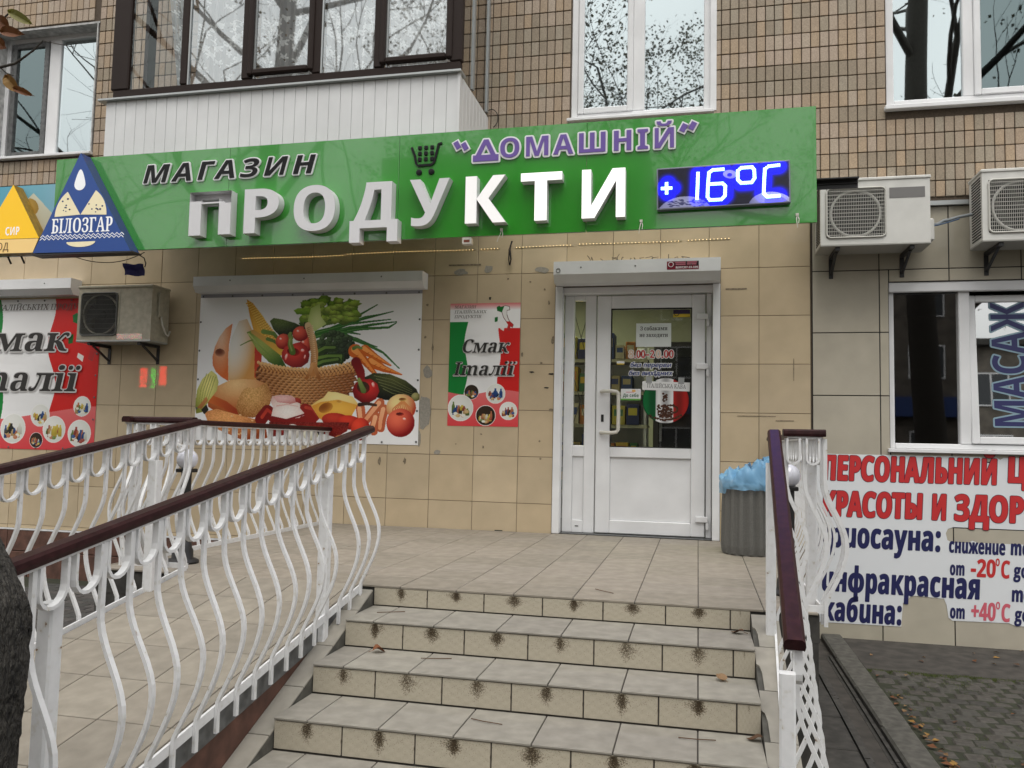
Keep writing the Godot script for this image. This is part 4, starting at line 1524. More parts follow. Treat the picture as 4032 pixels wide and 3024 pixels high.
func shop_sign() -> void:
	var s := thing("shop_sign", "long glossy green shop sign board with raised white and violet lettering", "sign", Vector3(0, 0, 0))
	s.rotation.z = 0.0045
	s.position = Vector3(0, 0.0, 0)
	var js := [-3.953, -3.745, -2.26, -0.772, 0.711, 2.331]
	for k in 5:
		boxpart("panel", Vector3(js[k] + 0.0012, 2.328, 0.975), Vector3(js[k + 1] - 0.0012, 3.162, 1.0), mats["green_sign"], s, 0.002)
	for y in [2.36, 3.12]:
		boxpart("support_beam", Vector3(-3.95, y, 0.925), Vector3(2.325, y + 0.04, 0.972), mats["dark_metal"], s)
	for x in [-3.8, -0.2, 0.75, 2.25]:
		boxpart("bracket", Vector3(x, 3.07, 0.002), Vector3(x + 0.035, 3.10, 0.925), mats["dark_metal"], s)
	# ПРОДУКТИ: box letters; the last three are lit, the first has lost its upper face
	var ret := mat("letter_return", Color(0.66, 0.66, 0.67), 0.4)
	var face := mat("letter_face", Color(0.66, 0.66, 0.68), 0.35)
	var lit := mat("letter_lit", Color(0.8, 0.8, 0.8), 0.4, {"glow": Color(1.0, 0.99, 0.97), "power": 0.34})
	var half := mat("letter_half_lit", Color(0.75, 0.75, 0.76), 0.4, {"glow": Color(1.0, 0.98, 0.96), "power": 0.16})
	var marks := [["П", -2.555, -2.175], ["Р", -2.055, -1.748], ["О", -1.617, -1.262], ["Д", -1.135, -0.737], ["У", -0.645, -0.325], ["К", -0.198, 0.118], ["Т", 0.231, 0.542], ["И", 0.690, 1.006]]
	for i in marks.size():
		var mk = marks[i]
		var g: Dictionary = outline_of("sans_bold", mk[0].unicode_at(0))
		var r := Rect2(g.contours[0][0], Vector2.ZERO)
		for c in g.contours:
			for p in c: r = r.expand(p)
		var capx := 46.0
		var fx: float = (mk[2] - mk[1]) / r.size.x
		var fy := 0.362 / capx
		var cs := []
		for c in g.contours:
			var q := PackedVector2Array()
			for p in c: q.append(Vector2((p.x - r.position.x) * fx * 100.0, p.y * fy * 100.0))
			cs.append(q)
		var sh := shapes_from(cs)
		for q in sh:
			for k in q.pts.size(): q.pts[k] = q.pts[k] * 0.01
			for rr in q.rims.size():
				var arr: PackedVector2Array = q.rims[rr].duplicate()
				for k in arr.size(): arr[k] = arr[k] * 0.01
				q.rims[rr] = arr
		var letter := holder("letter", s)
		letter.position = Vector3(mk[1], 2.405 + 0.0045 * 0.0, 1.0)
		var st := MB.new()
		st.plate(sh, 0.0015, 0.002)
		for q in sh: st.walls(q, 0.002, 0.088)
		obj(st, "return", ret, letter)
		if i == 0: # open shell: only the two legs still carry their faces
			var W: float = mk[2] - mk[1]
			boxpart("face", Vector3(0.001, 0.001, 0.084), Vector3(0.108, 0.285, 0.089), face, letter)
			boxpart("face", Vector3(W - 0.108, 0.001, 0.084), Vector3(W - 0.001, 0.262, 0.089), face, letter)
			boxpart("inner_back", Vector3(0.004, 0.262, 0.003), Vector3(W - 0.004, 0.358, 0.008), ret, letter)
			boxpart("face", Vector3(0.108, 0.262, 0.050), Vector3(W - 0.06, 0.275, 0.088), face, letter)
		else:
			st = MB.new()
			st.plate(sh, 0.083, 0.089)
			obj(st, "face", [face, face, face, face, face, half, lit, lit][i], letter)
	# МАГАЗИН: black italic letters with a white rim
	var white_rim: Material = mats["white_print"]
	var black := mat("gloss_black", Color(0.008, 0.008, 0.009), 0.3, {"spec": 0.35})
	var o := {"wide": 1.36, "slant": 0.26}
	placed_letters(s, "МАГАЗИН", "sans_bold", 0.152, -3.085, -1.495, 2.897, 1.001, 0.014, white_rim, o.merged({"grow": 0.011}), "letter_rim")
	placed_letters(s, "МАГАЗИН", "sans_bold", 0.152, -3.085, -1.495, 2.897, 1.0155, 0.004, black, o.duplicate(), "letter")
	# „ДОМАШНІЙ" in violet with a white rim
	var violet := mat("violet", Color(0.14, 0.082, 0.33), 0.35)
	var dl := PackedVector2Array([Vector2(-4, -6), Vector2(-4, 9), Vector2(3, 9), Vector2(22, 46), Vector2(33, 46), Vector2(51, 9), Vector2(58, 9), Vector2(58, -6)])
	var dh := PackedVector2Array([Vector2(15, 9), Vector2(39, 9), Vector2(27, 34)])
	for ps in 2:
		var z := 1.001 if ps == 0 else 1.0155
		var th := 0.014 if ps == 0 else 0.004
		var sc := 0.150 / 46.0
		var shp := shapes_from([dl, dh], 0.013 / sc if ps == 0 else 0.0)
		for q in shp:
			for k in q.pts.size(): q.pts[k] = q.pts[k] * sc
			for rr in q.rims.size():
				var arr: PackedVector2Array = q.rims[rr].duplicate()
				for k in arr.size(): arr[k] = arr[k] * sc
				q.rims[rr] = arr
		var st := MB.new()
		st.plate(shp, 0.0, th)
		obj(st, "letter_rim" if ps == 0 else "letter", white_rim if ps == 0 else violet, s).position = Vector3(-0.152, 2.925, z)
		var ow := {"wide": 1.12}
		if ps == 0: ow["grow"] = 0.013
		placed_letters(s, "ОМАШНІЙ", "sans_bold", 0.150, 0.035, 1.372, 2.925 - 0.002, z, th, white_rim if ps == 0 else violet, ow, "letter_rim" if ps == 0 else "letter")
		for q in [[-0.293, 3.045, 0.5], [-0.232, 3.032, 0.5], [1.418, 3.062, -0.5], [1.482, 3.072, -0.5]]:
			var m := MB.new()
			var a := 0.020 + (0.011 if ps == 0 else 0.0)
			var b := 0.030 + (0.011 if ps == 0 else 0.0)
			m.box(Vector3(-a, -b, 0), Vector3(a, b, th))
			var n := obj(m, "letter_rim" if ps == 0 else "letter", white_rim if ps == 0 else violet, s)
			n.position = Vector3(q[0], q[1], z + 0.0004)
			n.rotation.z = q[2]
	# trolley emblem
	var st := MB.new()
	var zz := 1.006
	var seg := [Vector3(-0.668, 3.055, zz), Vector3(-0.640, 2.985, zz), Vector3(-0.628, 2.925, zz), Vector3(-0.612, 2.905, zz), Vector3(-0.50, 2.908, zz), Vector3(-0.480, 2.925, zz), Vector3(-0.455, 3.03, zz), Vector3(-0.447, 3.068, zz), Vector3(-0.420, 3.074, zz)]
	st.sweep(seg, [Vector2(-0.009, -0.006), Vector2(0.009, -0.006), Vector2(0.009, 0.006), Vector2(-0.009, 0.006)], Vector3(0, 0, 1))
	var em := holder("trolley_emblem", s)
	obj(st, "basket", black, em)
	for iy in 3:
		for ix in 3:
			var c := Vector3(-0.600 + ix * 0.050, 2.955 + iy * 0.046, 1.0)
			boxpart("square", c + Vector3(-0.015, -0.015, 0.0), c + Vector3(0.015, 0.015, 0.012), black, em, 0.003)
	for x in [-0.603, -0.502]:
		var w := MB.new()
		w.lathe([Vector2(0.0, 0.014), Vector2(0.021, 0.014), Vector2(0.024, 0.010), Vector2(0.024, 0.0)], 16, Vector3.ZERO)
		var n := obj(w, "wheel", black, em)
		n.rotation.x = PI / 2
		n.position = Vector3(x, 2.852, 1.0)

	# thermometer board
	var d := thing("thermometer_display", "dark blue temperature display with glowing white digits on the green sign", "display")
	d.rotation.z = 0.0145
	d.position = Vector3(1.22, 2.457, 1.0)
	boxpart("casing", Vector3(0.0, 0.0, 0.004), Vector3(0.920, 0.306, 0.055), mat("display_case", Color(0.20, 0.21, 0.27), 0.4, {"metal": 0.3}), d, 0.004)
	# segments of the digits, in the board's own metres
	var segs := []
	var add := func(pts: Array) -> void: segs.append(pts)
	add.call([Vector2(0.035, 0.155), Vector2(0.105, 0.155)]); add.call([Vector2(0.070, 0.115), Vector2(0.070, 0.195)])
	add.call([Vector2(0.283, 0.062), Vector2(0.288, 0.160), Vector2(0.292, 0.255)])
	add.call([Vector2(0.470, 0.268), Vector2(0.395, 0.268), Vector2(0.368, 0.250), Vector2(0.360, 0.160), Vector2(0.356, 0.075), Vector2(0.372, 0.050), Vector2(0.452, 0.050), Vector2(0.476, 0.075), Vector2(0.480, 0.145), Vector2(0.462, 0.166), Vector2(0.378, 0.166)])
	add.call([Vector2(0.590, 0.270), Vector2(0.664, 0.270), Vector2(0.678, 0.250), Vector2(0.680, 0.190), Vector2(0.660, 0.160), Vector2(0.588, 0.160), Vector2(0.566, 0.185), Vector2(0.566, 0.250), Vector2(0.590, 0.270)])
	add.call([Vector2(0.848, 0.272), Vector2(0.775, 0.268), Vector2(0.750, 0.250), Vector2(0.744, 0.160), Vector2(0.740, 0.075), Vector2(0.762, 0.050), Vector2(0.846, 0.052)])
	# the board itself: night sky print with two pale globes; blue halo of the segments painted in as emission
	var W := 368
	var H := 122
	var im := canvas(W, H, Color(0.075, 0.07, 0.17))
	var px := func(v: Vector2) -> Vector2: return Vector2(v.x / 0.920 * W, (1.0 - v.y / 0.306) * H)
	p_ell(im, 75, 150, 82, 62, 0, Color(0.62, 0.63, 0.78), Color(0.40, 0.41, 0.60), Vector2(-0.1, -0.9))
	for k in 60:
		p_ell(im, 30 + hash2(k, 3) * 120, 98 + hash2(k, 4) * 24, 5, 1.6, 0.2, Color(0.24, 0.25, 0.42), Color(0.28, 0.28, 0.46))
	p_ell(im, 320, 140, 66, 50, 0.2, Color(0.75, 0.76, 0.88), Color(0.45, 0.46, 0.68), Vector2(0.1, -0.9))
	p_ell(im, 335, 128, 38, 24, 0.5, Color(0.50, 0.50, 0.70), Color(0.6, 0.6, 0.78))
	p_ell(im, 205, 28, 20, 13, 0.2, Color(0.72, 0.72, 0.86), Color(0.6, 0.6, 0.78))
	p_ell(im, 204, 30, 7, 6, 0, Color(0.15, 0.15, 0.32), Color(0.3, 0.3, 0.5))
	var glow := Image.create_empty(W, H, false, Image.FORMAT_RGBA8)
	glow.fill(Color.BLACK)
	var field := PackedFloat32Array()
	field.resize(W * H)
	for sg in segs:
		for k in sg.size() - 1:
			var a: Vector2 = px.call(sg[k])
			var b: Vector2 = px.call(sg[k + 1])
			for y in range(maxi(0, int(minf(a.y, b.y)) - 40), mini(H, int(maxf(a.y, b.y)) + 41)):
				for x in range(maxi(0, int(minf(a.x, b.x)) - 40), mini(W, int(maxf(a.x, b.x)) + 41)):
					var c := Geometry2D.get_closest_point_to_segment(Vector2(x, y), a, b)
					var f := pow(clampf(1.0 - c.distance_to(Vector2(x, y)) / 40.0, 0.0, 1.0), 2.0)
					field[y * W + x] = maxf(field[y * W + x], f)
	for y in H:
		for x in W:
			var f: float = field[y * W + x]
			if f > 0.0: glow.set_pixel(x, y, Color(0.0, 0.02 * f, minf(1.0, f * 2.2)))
	var bm := print_mat("display_board", im, 0.25, 0.5)
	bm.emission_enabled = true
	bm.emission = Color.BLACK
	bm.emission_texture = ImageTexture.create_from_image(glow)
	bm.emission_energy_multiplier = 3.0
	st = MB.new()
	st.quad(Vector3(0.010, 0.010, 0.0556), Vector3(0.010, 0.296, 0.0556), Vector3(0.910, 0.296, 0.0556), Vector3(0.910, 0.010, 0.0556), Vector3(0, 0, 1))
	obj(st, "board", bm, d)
	var led := mat("led_white", Color(0.8, 0.9, 1.0), 0.3, {"glow": Color(0.60, 0.86, 1.0), "power": 1.6})
	for k in segs.size():
		var m := MB.new()
		var sg: Array = segs[k]
		for i in sg.size() - 1:
			var a: Vector2 = sg[i]
			var b: Vector2 = sg[i + 1]
			var nrm := (b - a).orthogonal().normalized()
			var cnt := maxi(2, int(a.distance_to(b) / 0.0105))
			for q in cnt + 1:
				for sd in [-1.0, 1.0]:
					var c: Vector2 = a.lerp(b, float(q) / cnt) + nrm * 0.0062 * sd
					m.lathe([Vector2(0.0, 0.005), Vector2(0.0052, 0.0042), Vector2(0.0064, 0.0)], 6, Vector3(c.x, 0, -c.y))
		var n := obj(m, "digit", led, d)
		n.rotation.x = PI / 2
		n.position.z = 0.056
	var bl := AreaLight3D.new()
	bl.name = "display_glow"
	bl.area_size = Vector2(0.86, 0.26)
	bl.light_color = Color(0.10, 0.14, 1.0)
	bl.light_energy = 0.25
	bl.shadow_enabled = true
	bl.rotation.y = PI
	bl.position = Vector3(0.46, 0.153, 0.075)
	d.add_child(bl)
	# AreaLight3D shines along its -z
	bl.rotation.y = PI

	# string of small warm diodes on the wall under the sign
	var strip := thing("light_strip", "thin string of tiny warm diodes along the wall under the sign", "light strip", Vector3(0, 0, 0.0))
	var warm := mat("diode", Color(1, 0.9, 0.7), 0.4, {"glow": Color(1.0, 0.86, 0.58), "power": 1.1})
	for q in [[-2.73, -1.7, 2.455], [-1.66, -0.42, 2.468], [-0.38, -0.20, 2.476], [-0.06, 0.46, 2.478], [0.50, 1.38, 2.486], [1.42, 1.77, 2.492]]:
		var run := holder("diode_run", strip)
		var m := MB.new()
		m.bar(Vector3(q[0], q[2], 0.003), Vector3(q[1], q[2] + 0.004 * (q[1] - q[0]), 0.003), 0.003, 0.008)
		obj(m, "ribbon", mat("ribbon", Color(0.40, 0.33, 0.22), 0.6), run)
		m = MB.new()
		var x: float = q[0] + 0.01
		while x < q[1]:
			m.lathe([Vector2(0.0, 0.003), Vector2(0.003, 0.002), Vector2(0.0034, 0.0)], 5, Vector3(x, 0, -(q[2] + 0.004 * (x - q[0]) + 0.003 * sin(x * 4.0))))
			x += 0.030
		var n := obj(m, "diode_chain", warm, run)
		n.rotation.x = PI / 2
		n.position.z = 0.005
		tag(n, "", "", "", "stuff")
	var wl := AreaLight3D.new()
	wl.name = "strip_glow"
	wl.area_size = Vector2(4.4, 0.02)
	wl.light_color = Color(1.0, 0.80, 0.50)
	wl.light_energy = 0.18
	wl.shadow_enabled = true
	wl.position = Vector3(-0.45, 2.475, 0.02)
	wl.rotation.y = PI
	strip.add_child(wl)

# ------------------------------------------------------------------ triangular cheese signs at the left end
func prism(root: Node3D, pts: Array, z0: float, z1: float, face_m: Material, side_m: Material) -> void:
	var p := PackedVector2Array(pts)
	var sh := shapes_from([p])
	var st := MB.new()
	for q in sh: st.walls(q, z0, z1 - 0.001)
	obj(st, "side", side_m, root)
	st = MB.new()
	st.plate(sh, z1 - 0.001, z1)
	obj(st, "face", face_m, root)

func flat_shape(root: Node3D, called: String, pts: Array, z: float, m: Material) -> void:
	var st := MB.new()
	st.plate(shapes_from([PackedVector2Array(pts)]), 0.0, 0.0008)
	obj(st, called, m, root).position.z = z

func triangle_signs() -> void:
	var t := thing("triangle_sign", "blue triangular box sign with a white drop and cheese emblem", "sign")
	var blue := mat("blue_face", Color(0.018, 0.075, 0.30), 0.3, {"tex": noise_tex["soft"], "scale": 0.7, "glow": Color(0.02, 0.10, 0.45), "power": 0.05})
	var navy := mat("blue_side", Color(0.012, 0.030, 0.13), 0.4)
	prism(t, [Vector2(-4.037, 2.290), Vector2(-3.079, 2.280), Vector2(-3.618, 3.142)], 1.003, 1.12, blue, navy)
	boxpart("bottom_ledge", Vector3(-4.05, 2.268, 1.0), Vector3(-3.06, 2.279, 1.122), mats["dark_metal"], t)
	var z := 1.1212
	var wh := mat("sign_white", Color(0.80, 0.81, 0.83), 0.4, {"glow": Color(1, 1, 1), "power": 0.10})
	var ivory := mat("ivory", Color(0.76, 0.69, 0.48), 0.4, {"glow": Color(1, 0.92, 0.7), "power": 0.08})
	var drop := []
	for k in 25:
		var a := -PI / 2 + TAU * k / 24.0
		var p := Vector2(cos(a), sin(a))
		if p.y > 0.15:
			var f: float = (p.y - 0.15) / 0.85
			p = Vector2(p.x * (1.0 - 0.35 * f), 0.15 + f * 2.35)
		drop.append(Vector2(-3.606, 2.868) + p * 0.052 * Vector2(1.05, 1.0) + Vector2(0, 0.0))
	flat_shape(t, "drop", drop, z, wh)
	# two wedges of a cheese wheel and the lower slice
	var c := Vector2(-3.583, 2.600)
	for s in [-1.0, 1.0]:
		var w := [c + Vector2(s * 0.002, 0.006)]
		for k in 13:
			var a := deg_to_rad(lerpf(57.0, 0.0, k / 12.0))
			w.append(c + Vector2(s * cos(a) * 0.255, sin(a) * 0.255 - 0.005))
		flat_shape(t, "cheese_wedge", w, z, ivory)
		for k in 9:
			var rr := 0.005 + 0.006 * hash2(k, 41)
			var pa := deg_to_rad(6 + 44 * hash2(k, 42 + int(s)))
			var pr := 0.09 + 0.14 * hash2(k, 44)
			var o := []
			for i in 9: o.append(c + Vector2(s * cos(pa) * pr + cos(TAU * i / 9) * rr, sin(pa) * pr + sin(TAU * i / 9) * rr * 0.85))
			flat_shape(t, "hole", o, z + 0.001, navy)
	var low := []
	for k in 13:
		var a := PI + PI * k / 12.0
		low.append(Vector2(-3.563 + cos(a) * 0.142, 2.372 + sin(a) * 0.045))
	flat_shape(t, "cheese_slice", low, z, ivory)
	lettering("БІЛОЗГАР", "serif_bold", 0.126, Vector3(-3.868, 2.452, z), wh, t, {"fit": 0.608})
	for row in 2:
		var pts := []
		for k in 37: pts.append(Vector3(-3.972 + k * 0.0228 + row * 0.004, 2.405 + (0.012 if k % 2 else -0.008) + row * 0.022, 0.0))
		var st := MB.new()
		st.sweep(pts, [Vector2(-0.0032, -0.0006), Vector2(0.0032, -0.0006), Vector2(0.0032, 0.0006), Vector2(-0.0032, 0.0006)], Vector3(0, 0, 1))
		obj(st, "zigzag", wh, t).position.z = z
	# yellow neighbour
	var y := thing("triangle_sign", "yellow triangular box sign with a cream base beside the blue one", "sign")
	var yel := mat("yellow_face", Color(0.78, 0.50, 0.012), 0.35, {"glow": Color(1.0, 0.72, 0.02), "power": 0.14})
	prism(y, [Vector2(-4.586, 2.425), Vector2(-3.990, 2.421), Vector2(-4.288, 2.900)], 1.01, 1.115, yel, mat("yellow_side", Color(0.34, 0.20, 0.018), 0.5, {"tex": noise_tex["mottle"], "scale": 3.0}))
	prism(y, [Vector2(-4.70, 2.300), Vector2(-4.045, 2.296), Vector2(-3.993, 2.417), Vector2(-4.62, 2.421)], 1.01, 1.115, mat("cream_face", Color(0.76, 0.56, 0.24), 0.4, {"glow": Color(1.0, 0.78, 0.4), "power": 0.10}), mat("yellow_side", Color.WHITE))
	lettering("СИР", "sans_bold", 0.072, Vector3(-4.340, 2.455, 1.1165), wh, y, {"fit": 0.15})
	lettering("ОД", "sans", 0.066, Vector3(-4.420, 2.325, 1.1165), mat("brown_ink", Color(0.10, 0.045, 0.012), 0.5), y, {"fit": 0.128})
	# pale blue cheese print behind them
	var b := thing("cheese_banner", "pale blue printed board with a piece of holed cheese behind the triangles", "banner")
	var im := canvas(240, 160, Color(0.42, 0.70, 0.76))
	for yy in 160:
		for xx in 240:
			var f := float(xx) / 240.0
			im.set_pixel(xx, yy, Color(lerpf(0.25, 0.52, f), lerpf(0.62, 0.70, f), lerpf(0.74, 0.76, f)))
	p_poly(im, [Vector2(130, 60), Vector2(175, 18), Vector2(225, 70), Vector2(195, 160), Vector2(150, 160)], Color(0.80, 0.80, 0.72), Color(0.70, 0.68, 0.58))
	p_poly(im, [Vector2(118, 66), Vector2(132, 58), Vector2(158, 120), Vector2(150, 160), Vector2(135, 160)], Color(0.66, 0.52, 0.22), Color(0.55, 0.42, 0.18))
	p_ell(im, 172, 48, 14, 20, -0.6, Color(0.72, 0.60, 0.32), Color(0.62, 0.50, 0.24))
	p_ell(im, 176, 112, 26, 28, 0.2, Color(0.70, 0.66, 0.50), Color(0.80, 0.76, 0.62))
	p_ell(im, 180, 116, 14, 18, 0.2, Color(0.70, 0.60, 0.36), Color(0.66, 0.56, 0.30))
	var st := MB.new()
	st.box(Vector3(-4.95, 2.30, 0.97), Vector3(-3.90, 2.929, 0.996))
	obj(st, "board", mats["zinc"], b)
	st = MB.new()
	st.quad(Vector3(-4.95, 2.30, 0.9985), Vector3(-4.95, 2.929, 0.9985), Vector3(-3.90, 2.929, 0.9985), Vector3(-3.90, 2.30, 0.9985), Vector3(0, 0, 1))
	obj(st, "print", print_mat("cheese_print", im), b)
	for x in [-4.42, -4.28]:
		var f := MB.new()
		f.tube([Vector3(x, 2.30, 0.99), Vector3(x + 0.01, 2.24, 0.96)], 0.008, 6)
		obj(f, "stub", mats["dark_metal"], b)

# ------------------------------------------------------------------ air conditioners
func air_conditioner(label: String, at: Vector3, size: Vector3, old: bool, group: String) -> Node3D:
	var a := thing("air_conditioner", label, "air conditioner", at, group)
	var w := size.x
	var h := size.y
	var d := size.z
	var shell: Material = mat("ac_old", Color(0.50, 0.47, 0.37), 0.42, {"metal": 0.15, "tex": noise_tex["gentle"], "scale": 1.6}) if old else mat("ac_white", Color(0.66, 0.655, 0.62), 0.4, {"tex": noise_tex["soft"], "scale": 1.2})
	# casing: five sides round a front that leaves the fan field open
	var gx0 := w * (0.05 if old else 0.055)
	var gx1 := w * (0.54 if old else 0.60)
	var gy0 := h * (0.09 if old else 0.10)
	var gy1 := h * (0.90 if old else 0.88)
	var st := MB.new()
	for r in minus([0.0, w, 0.0, h], [[gx0, gx1, gy0, gy1]]):
		st.box(Vector3(r[0], r[2], d - 0.012), Vector3(r[1], r[3], d))
	st.box(Vector3(0, 0, 0), Vector3(0.008, h, d - 0.012))
	st.box(Vector3(w - 0.008, 0, 0), Vector3(w, h, d - 0.012))
	st.box(Vector3(0.008, 0, 0), Vector3(w - 0.008, 0.012, d - 0.012))
	st.box(Vector3(0.008, 0.012, 0), Vector3(w - 0.008, h - 0.004, 0.01))
	obj(st, "casing", shell, a)
	boxpart("lid", Vector3(-0.008, h - 0.004, -0.004), Vector3(w + 0.008, h + 0.022, d + 0.008), shell, a, 0.006)
	boxpart("base_pan", Vector3(-0.004, -0.018, 0.002), Vector3(w + 0.004, 0.0, d + 0.004), mat("ac_base", Color(0.34, 0.335, 0.31), 0.5) if not old else mats["zinc"], a, 0.004)
	boxpart("condenser", Vector3(gx0 - 0.02, gy0 - 0.02, 0.012), Vector3(gx1 + 0.02, gy1 + 0.02, 0.05), mats["black"], a)
	# grille: wires in a rounded frame
	var wire: Material = mat("ac_wire_old", Color(0.10, 0.10, 0.092), 0.5) if old else mat("ac_wire", Color(0.50, 0.49, 0.45), 0.45)
	var fr := MB.new()
	var rim := []
	var rc := 0.035
	for k in 33:
		var q := k / 8
		var corner: Array = [[gx1 - rc, gy1 - rc, 0.0], [gx0 + rc, gy1 - rc, PI / 2], [gx0 + rc, gy0 + rc, PI], [gx1 - rc, gy0 + rc, PI * 1.5]][q % 4]
		var an: float = corner[2] + PI / 2 * float(k % 8) / 7.0
		rim.append(Vector3(corner[0] + cos(an) * rc, corner[1] + sin(an) * rc, d + 0.006))
	fr.tube(rim, 0.007, 6)
	obj(fr, "grille_frame", wire, a)
	var gr := MB.new()
	var n := 34 if not old else 40
	for k in n:
		var x := lerpf(gx0 + 0.008, gx1 - 0.008, float(k) / (n - 1))
		gr.bar(Vector3(x, gy0 + 0.006, d + 0.008), Vector3(x, gy1 - 0.006, d + 0.008), 0.0022, 0.0022, Vector3(0, 0, 1))
	var m := 13 if not old else 9
	for k in m:
		var y := lerpf(gy0 + 0.02, gy1 - 0.02, float(k) / (m - 1))
		gr.bar(Vector3(gx0 + 0.006, y, d + 0.0045), Vector3(gx1 - 0.006, y, d + 0.0045), 0.004, 0.004, Vector3(0, 0, 1))
	tag(obj(gr, "grille_wire_field", wire, a), "", "", "", "stuff")
	# fan behind it
	var c := Vector3((gx0 + gx1) / 2, (gy0 + gy1) / 2, d - 0.05)
	var R := (gy1 - gy0) / 2 - 0.012
	var fan := holder("fan", a)
	var ring := MB.new()
	var rp := []
	for k in 29: rp.append(c + Vector3(cos(TAU * k / 28) * R, sin(TAU * k / 28) * R, 0.03))
	ring.tube(rp, 0.010, 6)
	obj(ring, "shroud", shell, fan)
	var bl := MB.new()
	for k in 3:
		for j in 8:
			var a0 := TAU * k / 3.0 + j * 0.16
			var P := []
			for e in [[0.05, a0], [R - 0.015, a0 + 0.25], [R - 0.015, a0 + 0.41], [0.05, a0 + 0.16]]:
				P.append(c + Vector3(cos(e[1]) * e[0], sin(e[1]) * e[0], -0.02 + 0.006 * j))
			bl.quad(P[0], P[1], P[2], P[3], Vector3(0, 0, 1))
	obj(bl, "blade", mats["rubber"], fan)
	var hub := MB.new()
	hub.lathe([Vector2(0.0, 0.028), Vector2(0.03, 0.024), Vector2(0.042, 0.0)], 14, Vector3.ZERO)
	var hn := obj(hub, "hub", mats["rubber"], fan)
	hn.rotation.x = PI / 2
	hn.position = c
	if not old:
		boxpart("badge", Vector3(w * 0.635, h * 0.70, d), Vector3(w * 0.955, h * 0.865, d + 0.002), mat("badge_grey", Color(0.17, 0.165, 0.16), 0.4), a)
		# louvres on the left flank, valve cover on the right
		for k in 22:
			var y := 0.03 + k * (h - 0.06) / 21.0
			boxpart("louvre", Vector3(-0.003, y - 0.006, 0.06), Vector3(-0.0002, y + 0.004, d - 0.03), mats["rubber"], a)
		var vc := MB.new()
		vc.cbox(Vector3(w, h * 0.06, 0.02), Vector3(w + 0.055, h * 0.42, d - 0.10), 0.012)
		obj(vc, "valve_cover", shell, a)
	else:
		boxpart("wiring_cover", Vector3(w + 0.0005, h * 0.45, 0.10), Vector3(w + 0.022, h * 0.92, 0.18), shell, a, 0.004)
		var cb := MB.new()
		cb.tube([Vector3(w + 0.02, h * 0.46, 0.14), Vector3(w + 0.045, h * 0.30, 0.15), Vector3(w + 0.05, h * 0.14, 0.10), Vector3(w + 0.03, h * 0.12, 0.04), Vector3(w + 0.02, h * 0.22, 0.0)], 0.009, 7)
		obj(cb, "hose", mats["cream"], a)
		boxpart("foil_label", Vector3(w * 0.555, 0.004, d + 0.0005), Vector3(w * 0.89, 0.058, d + 0.0022), mat("foil", Color(0.80, 0.80, 0.78), 0.25, {"metal": 0.8}), a)
		boxpart("panel_seam", Vector3(w * 0.575, 0.075, d), Vector3(w * 0.578, h - 0.01, d + 0.001), mats["steel_grey"], a)
	for x in [w * 0.14, w * 0.82]:
		var br := holder("bracket", a)
		boxpart("arm", Vector3(x, -0.045, -at.z + 0.002), Vector3(x + 0.032, -0.019, d * 0.95), mats["dark_metal"], br)
		var s2 := MB.new()
		s2.bar(Vector3(x + 0.016, -0.165, -at.z + 0.012), Vector3(x + 0.016, -0.045, d * 0.72), 0.02, 0.014)
		obj(s2, "strut", mats["dark_metal"], br)
		boxpart("wall_plate", Vector3(x, -0.20, -at.z + 0.001), Vector3(x + 0.032, -0.046, -at.z + 0.007), mats["dark_metal"], br)
	return a

func air_conditioners() -> void:
	var g := "air conditioner units on the facade"
	air_conditioner("cream air conditioner unit touching the green sign's end above the clinic wall", Vector3(2.432, 2.335, 0.06), Vector3(0.78, 0.49, 0.29), false, g)
	air_conditioner("cream air conditioner unit farther along the clinic wall, above the navy window lettering", Vector3(3.566, 2.335, 0.06), Vector3(0.80, 0.51, 0.29), false, g)
	air_conditioner("old weathered grey air conditioner with a silver label under the triangular signs", Vector3(-4.262, 1.645, 0.045), Vector3(0.80, 0.50, 0.26), true, g)
	# conduit between the two new ones
	var c := thing("conduit", "insulated pipe sagging between the two cream air conditioners", "pipe")
	var st := MB.new()
	st.tube([Vector3(3.268, 2.50, 0.20), Vector3(3.31, 2.51, 0.17), Vector3(3.36, 2.545, 0.13), Vector3(3.41, 2.555, 0.12), Vector3(3.48, 2.575, 0.12), Vector3(3.556, 2.58, 0.16)], 0.013, 8)
	obj(st, "insulation", mat("pipe_grey", Color(0.22, 0.24, 0.25), 0.8), c)
	st = MB.new()
	st.tube([Vector3(3.268, 2.485, 0.22), Vector3(3.32, 2.50, 0.20), Vector3(3.40, 2.53, 0.15), Vector3(3.47, 2.555, 0.14)], 0.006, 6)
	obj(st, "cable", mat("cable_blue", Color(0.05, 0.09, 0.16), 0.6), c)
	# dark angle iron that sticks out behind the sign
	var b := thing("angle_iron", "dark steel angle bar sticking out past the sign over the air conditioner", "bar")
	st = MB.new()
	st.box(Vector3(2.20, 2.600, 0.895), Vector3(2.605, 2.665, 0.902))
	st.box(Vector3(2.20, 2.658, 0.902), Vector3(2.605, 2.666, 0.955))
	st.box(Vector3(2.20, 2.632, 0.902), Vector3(2.605, 2.637, 0.914))
	obj(st, "profile", mats["dark_metal"], b)

